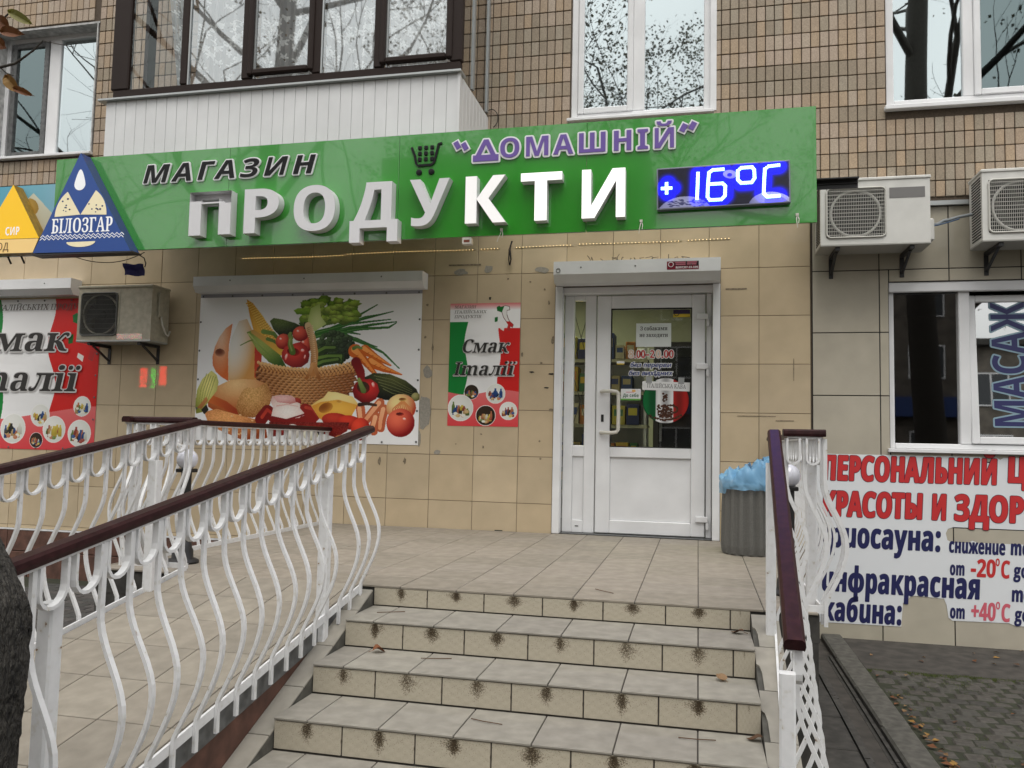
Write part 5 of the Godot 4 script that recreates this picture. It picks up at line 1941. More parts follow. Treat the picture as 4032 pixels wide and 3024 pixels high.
# ------------------------------------------------------------------ shutters, posters
func shutter_box(label: String, x0: float, x1: float, y0: float, y1: float, depth: float) -> Node3D:
	var s := thing("roller_shutter_box", label, "shutter box", Vector3.ZERO, "roller shutter boxes")
	var st := MB.new()
	# chamfered lower front edge
	var sec := [Vector2(0.002, y0), Vector2(depth * 0.72, y0), Vector2(depth, y0 + (y1 - y0) * 0.38), Vector2(depth, y1), Vector2(0.002, y1)]
	for i in 5:
		var a: Vector2 = sec[i]
		var b: Vector2 = sec[(i + 1) % 5]
		st.quad(Vector3(x0, a.y, a.x), Vector3(x0, b.y, b.x), Vector3(x1, b.y, b.x), Vector3(x1, a.y, a.x), Vector3(0, (a.y + b.y) / 2 - (y0 + y1) / 2, (a.x + b.x) / 2 - depth / 2))
	obj(st, "housing", mats["pvc"], s)
	for x in [x0, x1]:
		var e := MB.new()
		for k in range(1, 4):
			e.tri(Vector3(x, sec[0].y, sec[0].x), Vector3(x, sec[k].y, sec[k].x), Vector3(x, sec[k + 1].y, sec[k + 1].x), Vector3(-1 if x == x0 else 1, 0, 0))
		obj(e, "end_cap", mats["pvc"], s)
	for k in 3:
		var xx: float = lerpf(x0, x1, 0.17 + 0.33 * k)
		var bolt := MB.new()
		bolt.lathe([Vector2(0.0, 0.004), Vector2(0.006, 0.003), Vector2(0.007, 0.0)], 7, Vector3.ZERO)
		var n := obj(bolt, "bolt", mats["steel_grey"], s)
		n.rotation.x = PI / 2
		n.position = Vector3(xx, lerpf(y0, y1, 0.7), depth + 0.0005)
	return s

func banner_sheet(root: Node3D, m: Material, x0: float, x1: float, y0: float, y1: float, z: float, wave: float) -> void: # printed sheet, slightly rumpled
	var st := MB.new()
	var nx := 24
	var ny := 16
	var at := func(i: int, j: int) -> Array:
		var u := float(i) / nx
		var v := float(j) / ny
		var zz := z + wave * (0.5 + 0.5 * sin(u * 17.0 + 3.0 * sin(v * 4.0))) * sin(PI * u) * sin(PI * v) + wave * 0.5 * (0.5 + 0.5 * sin(v * 23.0 + u * 9.0)) * sin(PI * u) * sin(PI * v)
		return [Vector3(lerpf(x0, x1, u), lerpf(y0, y1, v), zz), Vector2(u, 1.0 - v)]
	for i in nx:
		for j in ny:
			var a = at.call(i, j)
			var b = at.call(i, j + 1)
			var c = at.call(i + 1, j + 1)
			var d = at.call(i + 1, j)
			st.tri(a[0], b[0], c[0], Vector3(0, 0, 1), a[1], b[1], c[1])
			st.tri(a[0], c[0], d[0], Vector3(0, 0, 1), a[1], c[1], d[1])
	obj(st, "print", m, root)

func eyelets(root: Node3D, spots: Array, z: float) -> void:
	var m := MB.new()
	m.lathe([Vector2(0.0, 0.004), Vector2(0.007, 0.004), Vector2(0.010, 0.0)], 9, Vector3.ZERO)
	var ms := m.mesh()
	for p in spots:
		var n := node_of(ms, "screw", mats["steel_grey"], root)
		n.rotation.x = PI / 2
		n.position = Vector3(p[0], p[1], z)

func shutters_and_posters() -> void:
	shutter_box("white roller shutter box above the food banner", -3.145, -0.862, 2.118, 2.262, 0.15)
	var ds := shutter_box("white roller shutter box above the shop door", 0.318, 1.690, 2.121, 2.298, 0.19)
	shutter_box("white roller shutter box over the large banner beside the old air conditioner", -6.3, -4.50, 2.125, 2.285, 0.15)
	# sticker with telephone number on the door's shutter box
	var sk := thing("shutter_sticker", "small dark red sticker with a phone number on the door's shutter box", "sticker", Vector3(1.262, 2.205, 0.1905))
	boxpart("backing", Vector3(0, 0, 0), Vector3(0.255, 0.068, 0.001), mat("sticker_red", Color(0.20, 0.012, 0.03), 0.4), sk)
	boxpart("dark_band", Vector3(0.06, 0.031, 0.001), Vector3(0.255, 0.068, 0.0016), mat("sticker_dark", Color(0.02, 0.008, 0.012), 0.4), sk)
	lettering("8(097)87-23-599", "sans_bold", 0.017, Vector3(0.070, 0.008, 0.0012), mats["white_print"], sk, {"fit": 0.178})
	for q in [[0.066, 0.150, 0.052], [0.162, 0.240, 0.053], [0.070, 0.150, 0.036], [0.160, 0.236, 0.037]]:
		boxpart("worn_print", Vector3(q[0], q[2], 0.0016), Vector3(q[1], q[2] + 0.012, 0.0021), mat("sticker_pink", Color(0.42, 0.12, 0.16), 0.5), sk)
	var ring := MB.new()
	var rp := []
	for k in 17: rp.append(Vector3(0.032 + cos(TAU * k / 16) * 0.020, 0.042 + sin(TAU * k / 16) * 0.020, 0.0015))
	ring.tube(rp, 0.003, 5)
	obj(ring, "emblem_ring", mats["white_print"], sk)
	var rk := MB.new()
	rp = []
	for k in 17: rp.append(Vector3(0.358 + cos(TAU * k / 16) * 0.017, 2.222 + sin(TAU * k / 16) * 0.017, 0.192))
	rk.tube(rp, 0.003, 5)
	obj(rk, "lock_ring", mats["steel_grey"], ds)

	# food banner
	var fb := thing("food_banner", "white printed banner with a vegetable basket, bread, cheese and fruit", "banner")
	banner_sheet(fb, print_mat("food_print", food_print(), 0.42, 0.4), -3.152, -0.909, 0.722, 2.085, 0.006, 0.007)
	var sp := []
	for k in 8: sp.append([lerpf(-3.12, -0.94, k / 7.0), 2.095]); 
	for k in 5:
		sp.append([-3.135, lerpf(0.75, 1.85, k / 4.0)]); sp.append([-0.926, lerpf(0.75, 1.85, k / 4.0)])
	for k in 5: sp.append([lerpf(-2.7, -1.25, k / 4.0), 0.742])
	eyelets(fb, sp, 0.0125)
	boxpart("upper_hem", Vector3(-3.152, 2.0855, 0.003), Vector3(-0.909, 2.12, 0.0045), mat("hem_grey", Color(0.30, 0.31, 0.34), 0.6), fb)

	# poster with the three-coloured flag, right of the food banner
	var ip := thing("flag_poster", "small green, white and red poster between the food banner and the door", "poster")
	banner_sheet(ip, print_mat("flag_print", flag_print(), 0.40, 0.4), -0.643, -0.002, 0.899, 1.987, 0.003, 0.0075)
	var ink := mat("ink", Color(0.018, 0.016, 0.014), 0.5)
	var grey := mat("ink_rim", Color(0.56, 0.55, 0.54), 0.5)
	for q in [["Смак", -0.535, 0.430, 1.546], ["Іmалії", -0.604, 0.552, 1.344]]:
		lettering(q[0], "serif", 0.118, Vector3(q[1] + 0.003, q[3] - 0.003, 0.0135), grey, ip, {"fit": q[2], "slant": 0.22, "grow": 0.006, "name": "lettering_rim"})
		lettering(q[0], "serif_bold", 0.118, Vector3(q[1], q[3], 0.0146), ink, ip, {"fit": q[2], "slant": 0.22})
	for q in [["МАГАЗИН", 0.198, 1.941], ["ІТАЛІЙСЬКИХ", 0.292, 1.897], ["ПРОДУКТІВ", 0.248, 1.854]]:
		lettering(q[0], "serif", 0.026, Vector3(-0.602, q[2], 0.0135), mat("ink_brown", Color(0.06, 0.045, 0.03), 0.5), ip, {"fit": q[1], "slant": 0.22})

	# the larger one at the left
	var lb := thing("flag_banner", "large green, white and red banner half hidden by the old air conditioner", "banner")
	banner_sheet(lb, print_mat("flag_print_large", flag_print_large(), 0.42, 0.4), -6.30, -4.252, 0.592, 2.108, 0.004, 0.0085)
	lettering("Смак", "serif_bold", 0.245, Vector3(-5.80, 1.574, 0.0165), grey, lb, {"fit": 1.185, "slant": 0.2, "grow": 0.012, "name": "lettering_rim"})
	lettering("Смак", "serif_bold", 0.245, Vector3(-5.80, 1.577, 0.0180), ink, lb, {"fit": 1.18, "slant": 0.2})
	lettering("Іmалії", "serif_bold", 0.245, Vector3(-5.86, 1.172, 0.0165), grey, lb, {"fit": 1.385, "slant": 0.2, "grow": 0.012, "name": "lettering_rim"})
	lettering("Іmалії", "serif_bold", 0.245, Vector3(-5.86, 1.175, 0.0180), ink, lb, {"fit": 1.38, "slant": 0.2})
	lettering("МАГАЗИН ІТАЛІЙСЬКИХ ПРОДУКТІВ", "serif", 0.058, Vector3(-6.02, 1.996, 0.0165), mat("ink_brown", Color.BLACK), lb, {"fit": 1.72, "slant": 0.2})
	var sp2 := []
	for k in 7: sp2.append([lerpf(-6.2, -4.28, k / 6.0), 2.09]); 
	for k in 7: sp2.append([lerpf(-6.2, -4.28, k / 6.0), 0.61])
	for k in 4: sp2.append([-4.272, lerpf(0.9, 1.55, k / 3.0)])
	eyelets(lb, sp2, 0.0125)

# --- pictures printed on the banners
func food_print() -> Image:
	var W := 640
	var H := 400
	var im := canvas(W, H, Color(0.945, 0.945, 0.945))
	var q := func(x: float, y: float) -> Vector2:
		var t := (y - 62.0) / 1378.0
		var l := lerpf(95, 25, t)
		var r := lerpf(2145, 2110, t)
		var tt := (y - lerpf(78, 50, (x - l) / (r - l))) / (lerpf(1425, 1455, (x - l) / (r - l)) - lerpf(78, 50, (x - l) / (r - l)))
		return Vector2((x - l) / (r - l) * W, tt * H)
	var k := W / 2050.0
	var ell := func(x: float, y: float, rx: float, ry: float, rot: float, a: Color, b: Color, g := 0.0) -> void:
		var c: Vector2 = q.call(x, y)
		p_ell(im, c.x, c.y, rx * k, ry * k, rot, a, b, Vector2(-0.3, -0.4), g)
	var poly := func(pts: Array, a: Color, b: Color, g := 0.0) -> void:
		var o := []
		for p in pts: o.append(q.call(p[0], p[1]))
		p_poly(im, o, a, b, g)
	var line := func(pts: Array, w0: float, w1: float, a: Color, b: Color) -> void:
		var o := []
		for p in pts: o.append(q.call(p[0], p[1]))
		p_line(im, o, w0 * k, w1 * k, a, b)
	var rnd := func(pts: Array, ca: Color, cb: Color, spot := Vector2(-0.3, -0.45), g := 0.0, pw := 1.6) -> void:
		var o := []
		for p in pts: o.append(q.call(p[0], p[1]))
		p_round(im, o, ca, cb, spot, g, pw)
	# onion half lost in the white, pale pepper, red edge
	rnd.call([[405, 325], [340, 370], [280, 450], [235, 545], [212, 640], [215, 720], [245, 780], [300, 830], [365, 868], [362, 700], [370, 520]], Color(0.93, 0.78, 0.66), Color(0.86, 0.42, 0.18), Vector2(-0.2, -0.6), 0.03, 1.3)
	ell.call(283, 600, 48, 36, 0.2, Color(0.42, 0.20, 0.12), Color(0.82, 0.56, 0.42))
	rnd.call([[365, 600], [400, 450], [470, 300], [545, 280], [600, 400], [640, 560], [640, 855], [365, 860]], Color(0.91, 0.90, 0.87), Color(0.84, 0.60, 0.32), Vector2(-0.7, -0.3), 0.0, 2.2)
	poly.call([[622, 530], [690, 600], [672, 830], [622, 840]], Color(0.74, 0.16, 0.10), Color(0.80, 0.30, 0.14))
	# spring onions
	for t in [[[1180, 440], [1500, 300], [1750, 150]], [[1200, 430], [1600, 290], [1890, 215]], [[1200, 440], [1700, 340], [1920, 312]], [[1250, 430], [1600, 378], [1850, 366], [1920, 320]], [[1300, 400], [1640, 270], [1790, 240]], [[1400, 420], [1650, 520], [1800, 600], [1945, 750]], [[1450, 430], [1600, 500], [1750, 548]], [[1350, 400], [1500, 410], [1600, 430]], [[1200, 410], [1500, 330], [1870, 290]], [[1190, 450], [1500, 365], [1700, 345]], [[1300, 440], [1560, 470], [1700, 530]]]:
		line.call(t, 34, 7, Color(0.20, 0.44, 0.15), Color(0.13, 0.33, 0.13))
		line.call(t, 8, 3, Color(0.40, 0.60, 0.30), Color(0.22, 0.42, 0.2))
	# lettuce: layers of ragged leaves, dark under, bright frills on top
	for layer in 3:
		for j in [26, 34, 40][layer]:
			var aa := hash2(j + layer * 100, 62)
			var bb := hash2(j + layer * 100, 63)
			var x := 1085 + 470 * aa
			var top := 95 + 70 * absf(aa - 0.45) + (60.0 if aa > 0.42 and aa < 0.58 else 0.0)
			var y: float = lerpf(top, 330.0 - 40.0 * aa, bb)
			var gc: Color = [Color(0.28, 0.44, 0.09), Color(0.46, 0.63, 0.15), Color(0.68, 0.80, 0.30)][layer]
			gc = gc.lerp(Color(0.80, 0.88, 0.48), 0.4 * hash2(j, 64 + layer))
			var R := 58.0 - 12.0 * layer
			var ring := []
			for v in 14:
				var an := TAU * v / 14.0
				var rr := R * (0.62 + 0.55 * hash2(v + j * 3, layer + 70))
				ring.append([x + cos(an) * rr * 1.25, y + sin(an) * rr * 0.8])
			rnd.call(ring, gc, gc.darkened(0.42), Vector2(-0.1, -0.6), 0.07)
	for j in 8: rnd.call([[990 + j * 16, 200 + 14 * sin(j * 2.0)], [1030 + j * 16, 178], [1060 + j * 14, 215], [1020 + j * 14, 240]], Color(0.56, 0.72, 0.22), Color(0.30, 0.46, 0.10))
	rnd.call([[1120, 300], [1150, 180], [1230, 140], [1240, 260], [1290, 330], [1180, 400]], Color(0.86, 0.90, 0.62), Color(0.62, 0.74, 0.32), Vector2(0, 0.2))
	# cucumber, corn, husk, beans
	rnd.call([[765, 300], [800, 272], [880, 285], [1000, 320], [1070, 355], [1050, 400], [960, 440], [860, 440], [800, 380]], Color(0.38, 0.46, 0.22), Color(0.09, 0.14, 0.05), Vector2(-0.4, -0.7), 0.10)
	rnd.call([[545, 95], [600, 130], [700, 260], [790, 420], [880, 590], [840, 600], [700, 470], [610, 390], [575, 260]], Color(0.95, 0.78, 0.34), Color(0.80, 0.50, 0.12), Vector2(0.2, -0.3), 0.05)
	for r in 22:
		for c in 5:
			var t := r / 22.0
			var cx := lerpf(556, 850, t) + (c - 2) * lerpf(7, 22, t) * 1.1
			var cy := lerpf(125, 560, t) - (c - 2) * lerpf(3, 13, t)
			ell.call(cx, cy, 8 + 5 * t, 7 + 4 * t, 0.6, Color(0.98, 0.84, 0.42), Color(0.78, 0.50, 0.12))
	rnd.call([[545, 405], [600, 385], [700, 450], [830, 560], [920, 735], [860, 740], [760, 690], [640, 570]], Color(0.66, 0.72, 0.36), Color(0.20, 0.34, 0.09), Vector2(-0.2, -0.4), 0.05)
	line.call([[600, 400], [720, 480], [880, 600]], 34, 54, Color(0.80, 0.62, 0.32), Color(0.90, 0.70, 0.26))
	line.call([[560, 420], [650, 520], [800, 660]], 12, 8, Color(0.78, 0.80, 0.50), Color(0.40, 0.54, 0.20))
	line.call([[480, 530], [560, 490], [600, 480]], 6, 14, Color(0.40, 0.50, 0.20), Color(0.5, 0.55, 0.25))
	line.call([[700, 400], [800, 420], [845, 475]], 40, 26, Color(0.48, 0.60, 0.26), Color(0.34, 0.46, 0.16))
	line.call([[740, 470], [800, 490], [840, 520]], 30, 20, Color(0.40, 0.52, 0.22), Color(0.32, 0.44, 0.16))
	# broccoli
	for j in 190:
		var an := TAU * hash2(j, 71)
		var rr := sqrt(hash2(j, 72))
		var px := 1368 + cos(an) * rr * 168
		var py := 545 + sin(an) * rr * 140
		var li := clampf(0.65 - 0.5 * sin(an) * rr - 0.35 * cos(an) * rr, 0, 1)
		var gc := Color(0.06, 0.12, 0.05).lerp(Color(0.30, 0.42, 0.22), li * (0.5 + 0.5 * hash2(j, 73)))
		ell.call(px, py, 22, 20, 0, gc.lightened(0.08), gc.darkened(0.4), 0.10)
	for t in [[[1200, 605], [1280, 562], [1372, 562]], [[1190, 665], [1300, 642], [1428, 640], [1422, 690]], [[1190, 725], [1260, 692], [1400, 672]]]:
		line.call(t, 60, 50, Color(0.16, 0.26, 0.08), Color(0.14, 0.22, 0.07))
		var up := []
		for p in t: up.append([p[0] - 4, p[1] - 10])
		line.call(up, 26, 20, Color(0.44, 0.58, 0.24), Color(0.36, 0.48, 0.20))
	# tomatoes and pepper
	for e in [[1100, 525, 55, 72], [890, 495, 70, 68], [1052, 422, 74, 66]]:
		ell.call(e[0], e[1], e[2], e[3], 0, Color(0.94, 0.40, 0.30), Color(0.50, 0.05, 0.05))
		ell.call(e[0] - 24, e[1] - 24, 13, 10, 0.5, Color(1, 0.92, 0.88), Color(0.92, 0.45, 0.38))
	line.call([[1090, 370], [1090, 330], [1092, 312]], 14, 8, Color(0.22, 0.20, 0.10), Color(0.2, 0.16, 0.1))
	line.call([[965, 460], [950, 435], [960, 415]], 40, 24, Color(0.36, 0.46, 0.20), Color(0.50, 0.60, 0.30))
	rnd.call([[880, 600], [910, 540], [980, 520], [1050, 500], [1110, 540], [1135, 620], [1120, 690], [1060, 735], [980, 742], [910, 700], [880, 650]], Color(0.93, 0.30, 0.24), Color(0.40, 0.02, 0.04), Vector2(-0.2, -0.3), 0.0, 1.3)
	ell.call(985, 592, 58, 34, 0.2, Color(0.38, 0.05, 0.04), Color(0.66, 0.12, 0.09))
	line.call([[978, 596], [955, 520], [962, 462]], 54, 34, Color(0.32, 0.42, 0.14), Color(0.50, 0.58, 0.28))
	line.call([[970, 580], [952, 520], [955, 470]], 14, 8, Color(0.52, 0.62, 0.30), Color(0.66, 0.72, 0.42))
	for e in [[918, 640, 12, 30], [1070, 580, 18, 14], [1090, 640, 8, 20]]: ell.call(e[0], e[1], e[2], e[3], 0.2, Color(1.0, 0.88, 0.85), Color(0.90, 0.34, 0.28))
	# basket: dark body, then wicker
	rnd.call([[650, 740], [700, 690], [860, 740], [1100, 775], [1350, 755], [1530, 680], [1555, 760], [1540, 880], [1500, 980], [1400, 1060], [1150, 1100], [850, 1050], [700, 940], [640, 850], [630, 810]], Color(0.50, 0.27, 0.12), Color(0.22, 0.10, 0.05), Vector2(-0.2, -0.6))
	for r in 12:
		var y0 := 805 + r * 25.0
		var inset := 4.0 * r + 0.9 * r * r
		var xa := 640 + inset
		var xb := 1548 - inset * 0.85
		for c in 34:
			if (c + r) % 2: continue
			var x := lerpf(xa, xb, c / 33.0)
			var y := y0 + (46 - r) * sin((x - 640) / 900.0 * PI) - 22
			var tone := Color(0.88, 0.64, 0.38).lerp(Color(0.62, 0.36, 0.17), clampf(absf(x - 1020) / 560.0 + r * 0.035, 0, 1))
			line.call([[x - 4, y], [x + 22, y - 4], [x + 46, y + 1]], 20, 15, tone, tone.darkened(0.3))
			line.call([[x, y - 4], [x + 22, y - 8], [x + 40, y - 3]], 5, 4, tone.lightened(0.3), tone)
	for c in 26: # plaited rim
		var x := 655 + c * 34.5
		var y := 728 + 62 * sin((x - 660) / 880.0 * PI)
		line.call([[x, y - 36], [x + 36, y + 4], [x + 54, y + 42]], 26, 16, Color(0.93, 0.76, 0.52), Color(0.70, 0.43, 0.20))
		line.call([[x + 12, y + 40], [x + 34, y + 8], [x + 58, y - 26]], 15, 11, Color(0.78, 0.54, 0.30), Color(0.90, 0.70, 0.46))
		line.call([[x + 2, y - 20], [x + 30, y + 14], [x + 46, y + 44]], 4, 3, Color(0.50, 0.28, 0.13), Color(0.46, 0.25, 0.11))
	line.call([[1120, 345], [1160, 460], [1182, 600], [1168, 790]], 58, 66, Color(0.92, 0.80, 0.62), Color(0.76, 0.50, 0.26))
	for j in 22: line.call([[1112 + j * 2.6, 372 + j * 17.5], [1168 + j * 1.6, 345 + j * 18.5]], 6, 6, Color(0.62, 0.42, 0.24), Color(0.96, 0.86, 0.70))
	line.call([[1165, 710], [1132, 800], [1108, 840]], 34, 28, Color(0.88, 0.66, 0.42), Color(0.66, 0.40, 0.19))
	line.call([[1178, 710], [1208, 800], [1226, 840]], 34, 28, Color(0.84, 0.60, 0.36), Color(0.62, 0.37, 0.17))
	# carrots
	for t in [[[1640, 575], [1740, 645], [1870, 722], 84, 12], [[1700, 690], [1810, 752], [1965, 806], 96, 10], [[1552, 585], [1615, 650], [1745, 818], 118, 26]]:
		line.call([t[0], t[1], t[2]], t[3], t[4], Color(0.84, 0.40, 0.11), Color(0.80, 0.36, 0.10))
		line.call([[t[0][0] - 8, t[0][1] - 14], [t[1][0] - 8, t[1][1] - 14], [t[2][0] - 4, t[2][1] - 4]], t[3] * 0.45, t[4] * 0.5, Color(0.98, 0.66, 0.34), Color(0.94, 0.56, 0.24))
		for j in 5:
			var pp := Vector2(t[0][0], t[0][1]).lerp(Vector2(t[2][0], t[2][1]), 0.15 + j * 0.16)
			line.call([[pp.x - 18 + j * 3, pp.y + 12], [pp.x + 4, pp.y + 4]], 4, 3, Color(0.70, 0.30, 0.08), Color(0.74, 0.34, 0.1))
	line.call([[1540, 560], [1570, 545], [1610, 560]], 30, 18, Color(0.34, 0.46, 0.20), Color(0.46, 0.56, 0.28))
	line.call([[1560, 690], [1600, 780], [1612, 870]], 84, 62, Color(0.46, 0.06, 0.08), Color(0.56, 0.10, 0.10))
	# marrow
	rnd.call([[1640, 830], [1720, 790], [1860, 800], [2000, 860], [2095, 940], [2120, 1010], [2090, 1050], [1960, 1050], [1820, 1040], [1700, 1000], [1650, 920]], Color(0.36, 0.38, 0.20), Color(0.04, 0.06, 0.03), Vector2(0.1, -0.7), 0.06, 1.2)
	for j in 5: line.call([[1720 + j * 20, 815 + j * 30], [1880, 850 + j * 32], [2060, 950 + j * 18]], 5, 3, Color(0.50, 0.52, 0.32), Color(0.40, 0.42, 0.24))
	ell.call(2088, 1010, 38, 36, 0, Color(0.66, 0.64, 0.42), Color(0.32, 0.32, 0.15))
	# second red pepper
	rnd.call([[1530, 950], [1560, 880], [1620, 850], [1690, 845], [1750, 890], [1768, 960], [1740, 1030], [1680, 1065], [1610, 1065], [1550, 1020]], Color(0.90, 0.20, 0.18), Color(0.34, 0.02, 0.04), Vector2(0.2, -0.3), 0.0, 1.2)
	ell.call(1625, 925, 58, 50, 0.4, Color(0.20, 0.18, 0.09), Color(0.42, 0.06, 0.05))
	line.call([[1628, 955], [1600, 890], [1586, 848]], 46, 26, Color(0.36, 0.44, 0.20), Color(0.54, 0.64, 0.34))
	ell.call(1715, 900, 14, 24, -0.4, Color(1, 0.85, 0.82), Color(0.86, 0.25, 0.22))
	# bread
	rnd.call([[160, 1030], [230, 930], [380, 860], [500, 848], [640, 855], [740, 900], [775, 1010], [720, 1130], [600, 1210], [430, 1200], [250, 1160], [170, 1110]], Color(0.96, 0.80, 0.56), Color(0.66, 0.30, 0.11), Vector2(-0.1, -0.75), 0.04, 1.3)
	line.call([[200, 1040], [330, 1090], [450, 1175]], 70, 60, Color(0.82, 0.42, 0.18), Color(0.62, 0.22, 0.08))
	rnd.call([[520, 940], [560, 925], [640, 935], [735, 878], [775, 990], [768, 1080], [690, 1180], [600, 1212], [470, 1192], [440, 1110], [470, 1020]], Color(0.86, 0.66, 0.40), Color(0.60, 0.37, 0.17), Vector2(-0.1, -0.4), 0.22)
	rnd.call([[130, 1160], [250, 1130], [520, 1200], [720, 1250], [740, 1400], [500, 1420], [360, 1360], [180, 1290]], Color(0.93, 0.66, 0.40), Color(0.58, 0.27, 0.11), Vector2(-0.3, -0.5), 0.16)
	for j in 14: ell.call(250 + 420 * hash2(j, 90), 1180 + 190 * hash2(j, 91), 14, 9, 0.3, Color(0.95, 0.80, 0.58), Color(0.8, 0.5, 0.3))
	# corn cob at the left edge
	rnd.call([[200, 770], [250, 810], [268, 880], [250, 960], [170, 1060], [110, 1160], [50, 1175], [40, 1090], [60, 950], [110, 850]], Color(0.95, 0.92, 0.58), Color(0.50, 0.53, 0.18), Vector2(0.1, -0.4), 0.05)
	for r in 5: line.call([[150 + r * 22, 800 + r * 8], [95 + r * 26, 950], [75 + r * 18, 1090]], 5, 3, Color(0.62, 0.62, 0.28), Color(0.56, 0.58, 0.24))
	poly.call([[150, 1015], [165, 1050], [100, 1130], [60, 1120]], Color(0.80, 0.55, 0.32), Color(0.62, 0.40, 0.2))
	poly.call([[100, 1140], [150, 1090], [170, 1140], [130, 1180]], Color(0.10, 0.10, 0.07), Color(0.14, 0.12, 0.08))
	# sausage ring, bacon
	line.call([[680, 1225], [740, 1150], [860, 1245], [1000, 1262], [1130, 1240], [1185, 1180], [1090, 1130]], 112, 100, Color(0.46, 0.06, 0.05), Color(0.58, 0.11, 0.08))
	line.call([[690, 1205], [740, 1135], [850, 1220]], 30, 20, Color(0.76, 0.24, 0.16), Color(0.66, 0.16, 0.12))
	line.call([[1100, 1112], [1170, 1130], [1200, 1180]], 26, 20, Color(0.76, 0.26, 0.18), Color(0.66, 0.16, 0.12))
	rnd.call([[790, 1010], [870, 995], [960, 1000], [1050, 1060], [1045, 1120], [1085, 1165], [1040, 1210], [900, 1222], [780, 1200], [800, 1110], [775, 1060]], Color(0.98, 0.95, 0.92), Color(0.88, 0.72, 0.68), Vector2(0.0, 0.4), 0.05)
	line.call([[785, 1203], [920, 1230], [1085, 1178]], 15, 12, Color(0.50, 0.08, 0.09), Color(0.50, 0.08, 0.09))
	rnd.call([[800, 1018], [880, 1000], [960, 1006], [1040, 1058], [960, 1080], [840, 1065]], Color(0.93, 0.76, 0.74), Color(0.78, 0.46, 0.44), Vector2(-0.3, -0.3), 0.06)
	line.call([[830, 1100], [930, 1085], [1030, 1105]], 9, 7, Color(0.90, 0.70, 0.66), Color(0.92, 0.78, 0.74))
	rnd.call([[1000, 1020], [1050, 1030], [1060, 1080], [1010, 1060]], Color(0.70, 0.24, 0.18), Color(0.5, 0.12, 0.1))
	# cheese
	rnd.call([[1150, 1095], [1210, 1050], [1270, 1020], [1310, 965], [1380, 970], [1440, 985], [1530, 1010], [1580, 1080], [1520, 1190], [1420, 1210], [1260, 1235], [1225, 1210]], Color(0.99, 0.92, 0.64), Color(0.92, 0.70, 0.30), Vector2(0.1, -0.6))
	rnd.call([[1160, 1100], [1240, 1062], [1400, 1040], [1575, 1088], [1520, 1190], [1420, 1212], [1260, 1236], [1225, 1205]], Color(0.97, 0.76, 0.32), Color(0.84, 0.52, 0.16), Vector2(0.1, -0.2))
	ell.call(1285, 1115, 66, 42, -0.35, Color(0.58, 0.32, 0.08), Color(0.84, 0.58, 0.22))
	ell.call(1410, 1060, 26, 12, 0.2, Color(0.82, 0.56, 0.2), Color(0.95, 0.75, 0.4))
	# frankfurters, apples, tomatoes, eggs
	for t in [[[1600, 1120], [1612, 1230], [1640, 1300]], [[1775, 1068], [1700, 1165], [1645, 1235]], [[1742, 1200], [1722, 1280], [1718, 1332]], [[1812, 1125], [1790, 1220], [1780, 1302]]]:
		line.call(t, 78, 70, Color(0.80, 0.42, 0.26), Color(0.74, 0.36, 0.22))
		line.call([[t[0][0] - 10, t[0][1]], [t[1][0] - 10, t[1][1]], [t[2][0] - 8, t[2][1]]], 36, 30, Color(0.98, 0.74, 0.56), Color(0.94, 0.62, 0.44))
	line.call([[1590, 1085], [1660, 1075], [1740, 1090]], 30, 20, Color(0.20, 0.12, 0.08), Color(0.3, 0.2, 0.14))
	ell.call(1960, 1110, 128, 115, 0, Color(0.99, 0.90, 0.62), Color(0.72, 0.24, 0.14))
	for j in 9: line.call([[1975, 1040], [1890 + j * 20, 1120], [1880 + j * 22, 1190]], 6, 9, Color(0.90, 0.62, 0.36), Color(0.80, 0.36, 0.22))
	ell.call(1975, 1035, 34, 14, 0, Color(0.50, 0.28, 0.10), Color(0.92, 0.74, 0.42))
	ell.call(1955, 1250, 122, 120, 0, Color(0.96, 0.46, 0.34), Color(0.50, 0.04, 0.05))
	ell.call(1950, 1170, 34, 14, 0, Color(0.32, 0.07, 0.05), Color(0.76, 0.22, 0.17))
	ell.call(1990, 1215, 16, 10, 0.3, Color(1, 0.9, 0.86), Color(0.9, 0.4, 0.32))
	ell.call(1380, 1230, 130, 62, 0.1, Color(0.80, 0.24, 0.16), Color(0.46, 0.05, 0.04))
	ell.call(1500, 1250, 110, 60, 0.1, Color(0.86, 0.24, 0.16), Color(0.50, 0.06, 0.04))
	ell.call(1600, 1310, 84, 95, 0, Color(0.92, 0.28, 0.18), Color(0.50, 0.05, 0.04))
	rnd.call([[760, 1250], [1500, 1250], [1480, 1330], [1380, 1390], [1180, 1330], [760, 1390]], Color(0.58, 0.12, 0.09), Color(0.36, 0.10, 0.07), Vector2(0, 0), 0.2)
	ell.call(975, 1340, 78, 66, 0, Color(0.98, 0.97, 0.95), Color(0.74, 0.72, 0.66))
	ell.call(1145, 1360, 70, 56, 0, Color(0.96, 0.95, 0.88), Color(0.72, 0.70, 0.58))
	ell.call(1240, 1330, 34, 40, 0, Color(0.12, 0.12, 0.14), Color(0.05, 0.05, 0.06))
	ell.call(1420, 1410, 60, 40, 0, Color(0.90, 0.64, 0.38), Color(0.72, 0.42, 0.2))
	return im

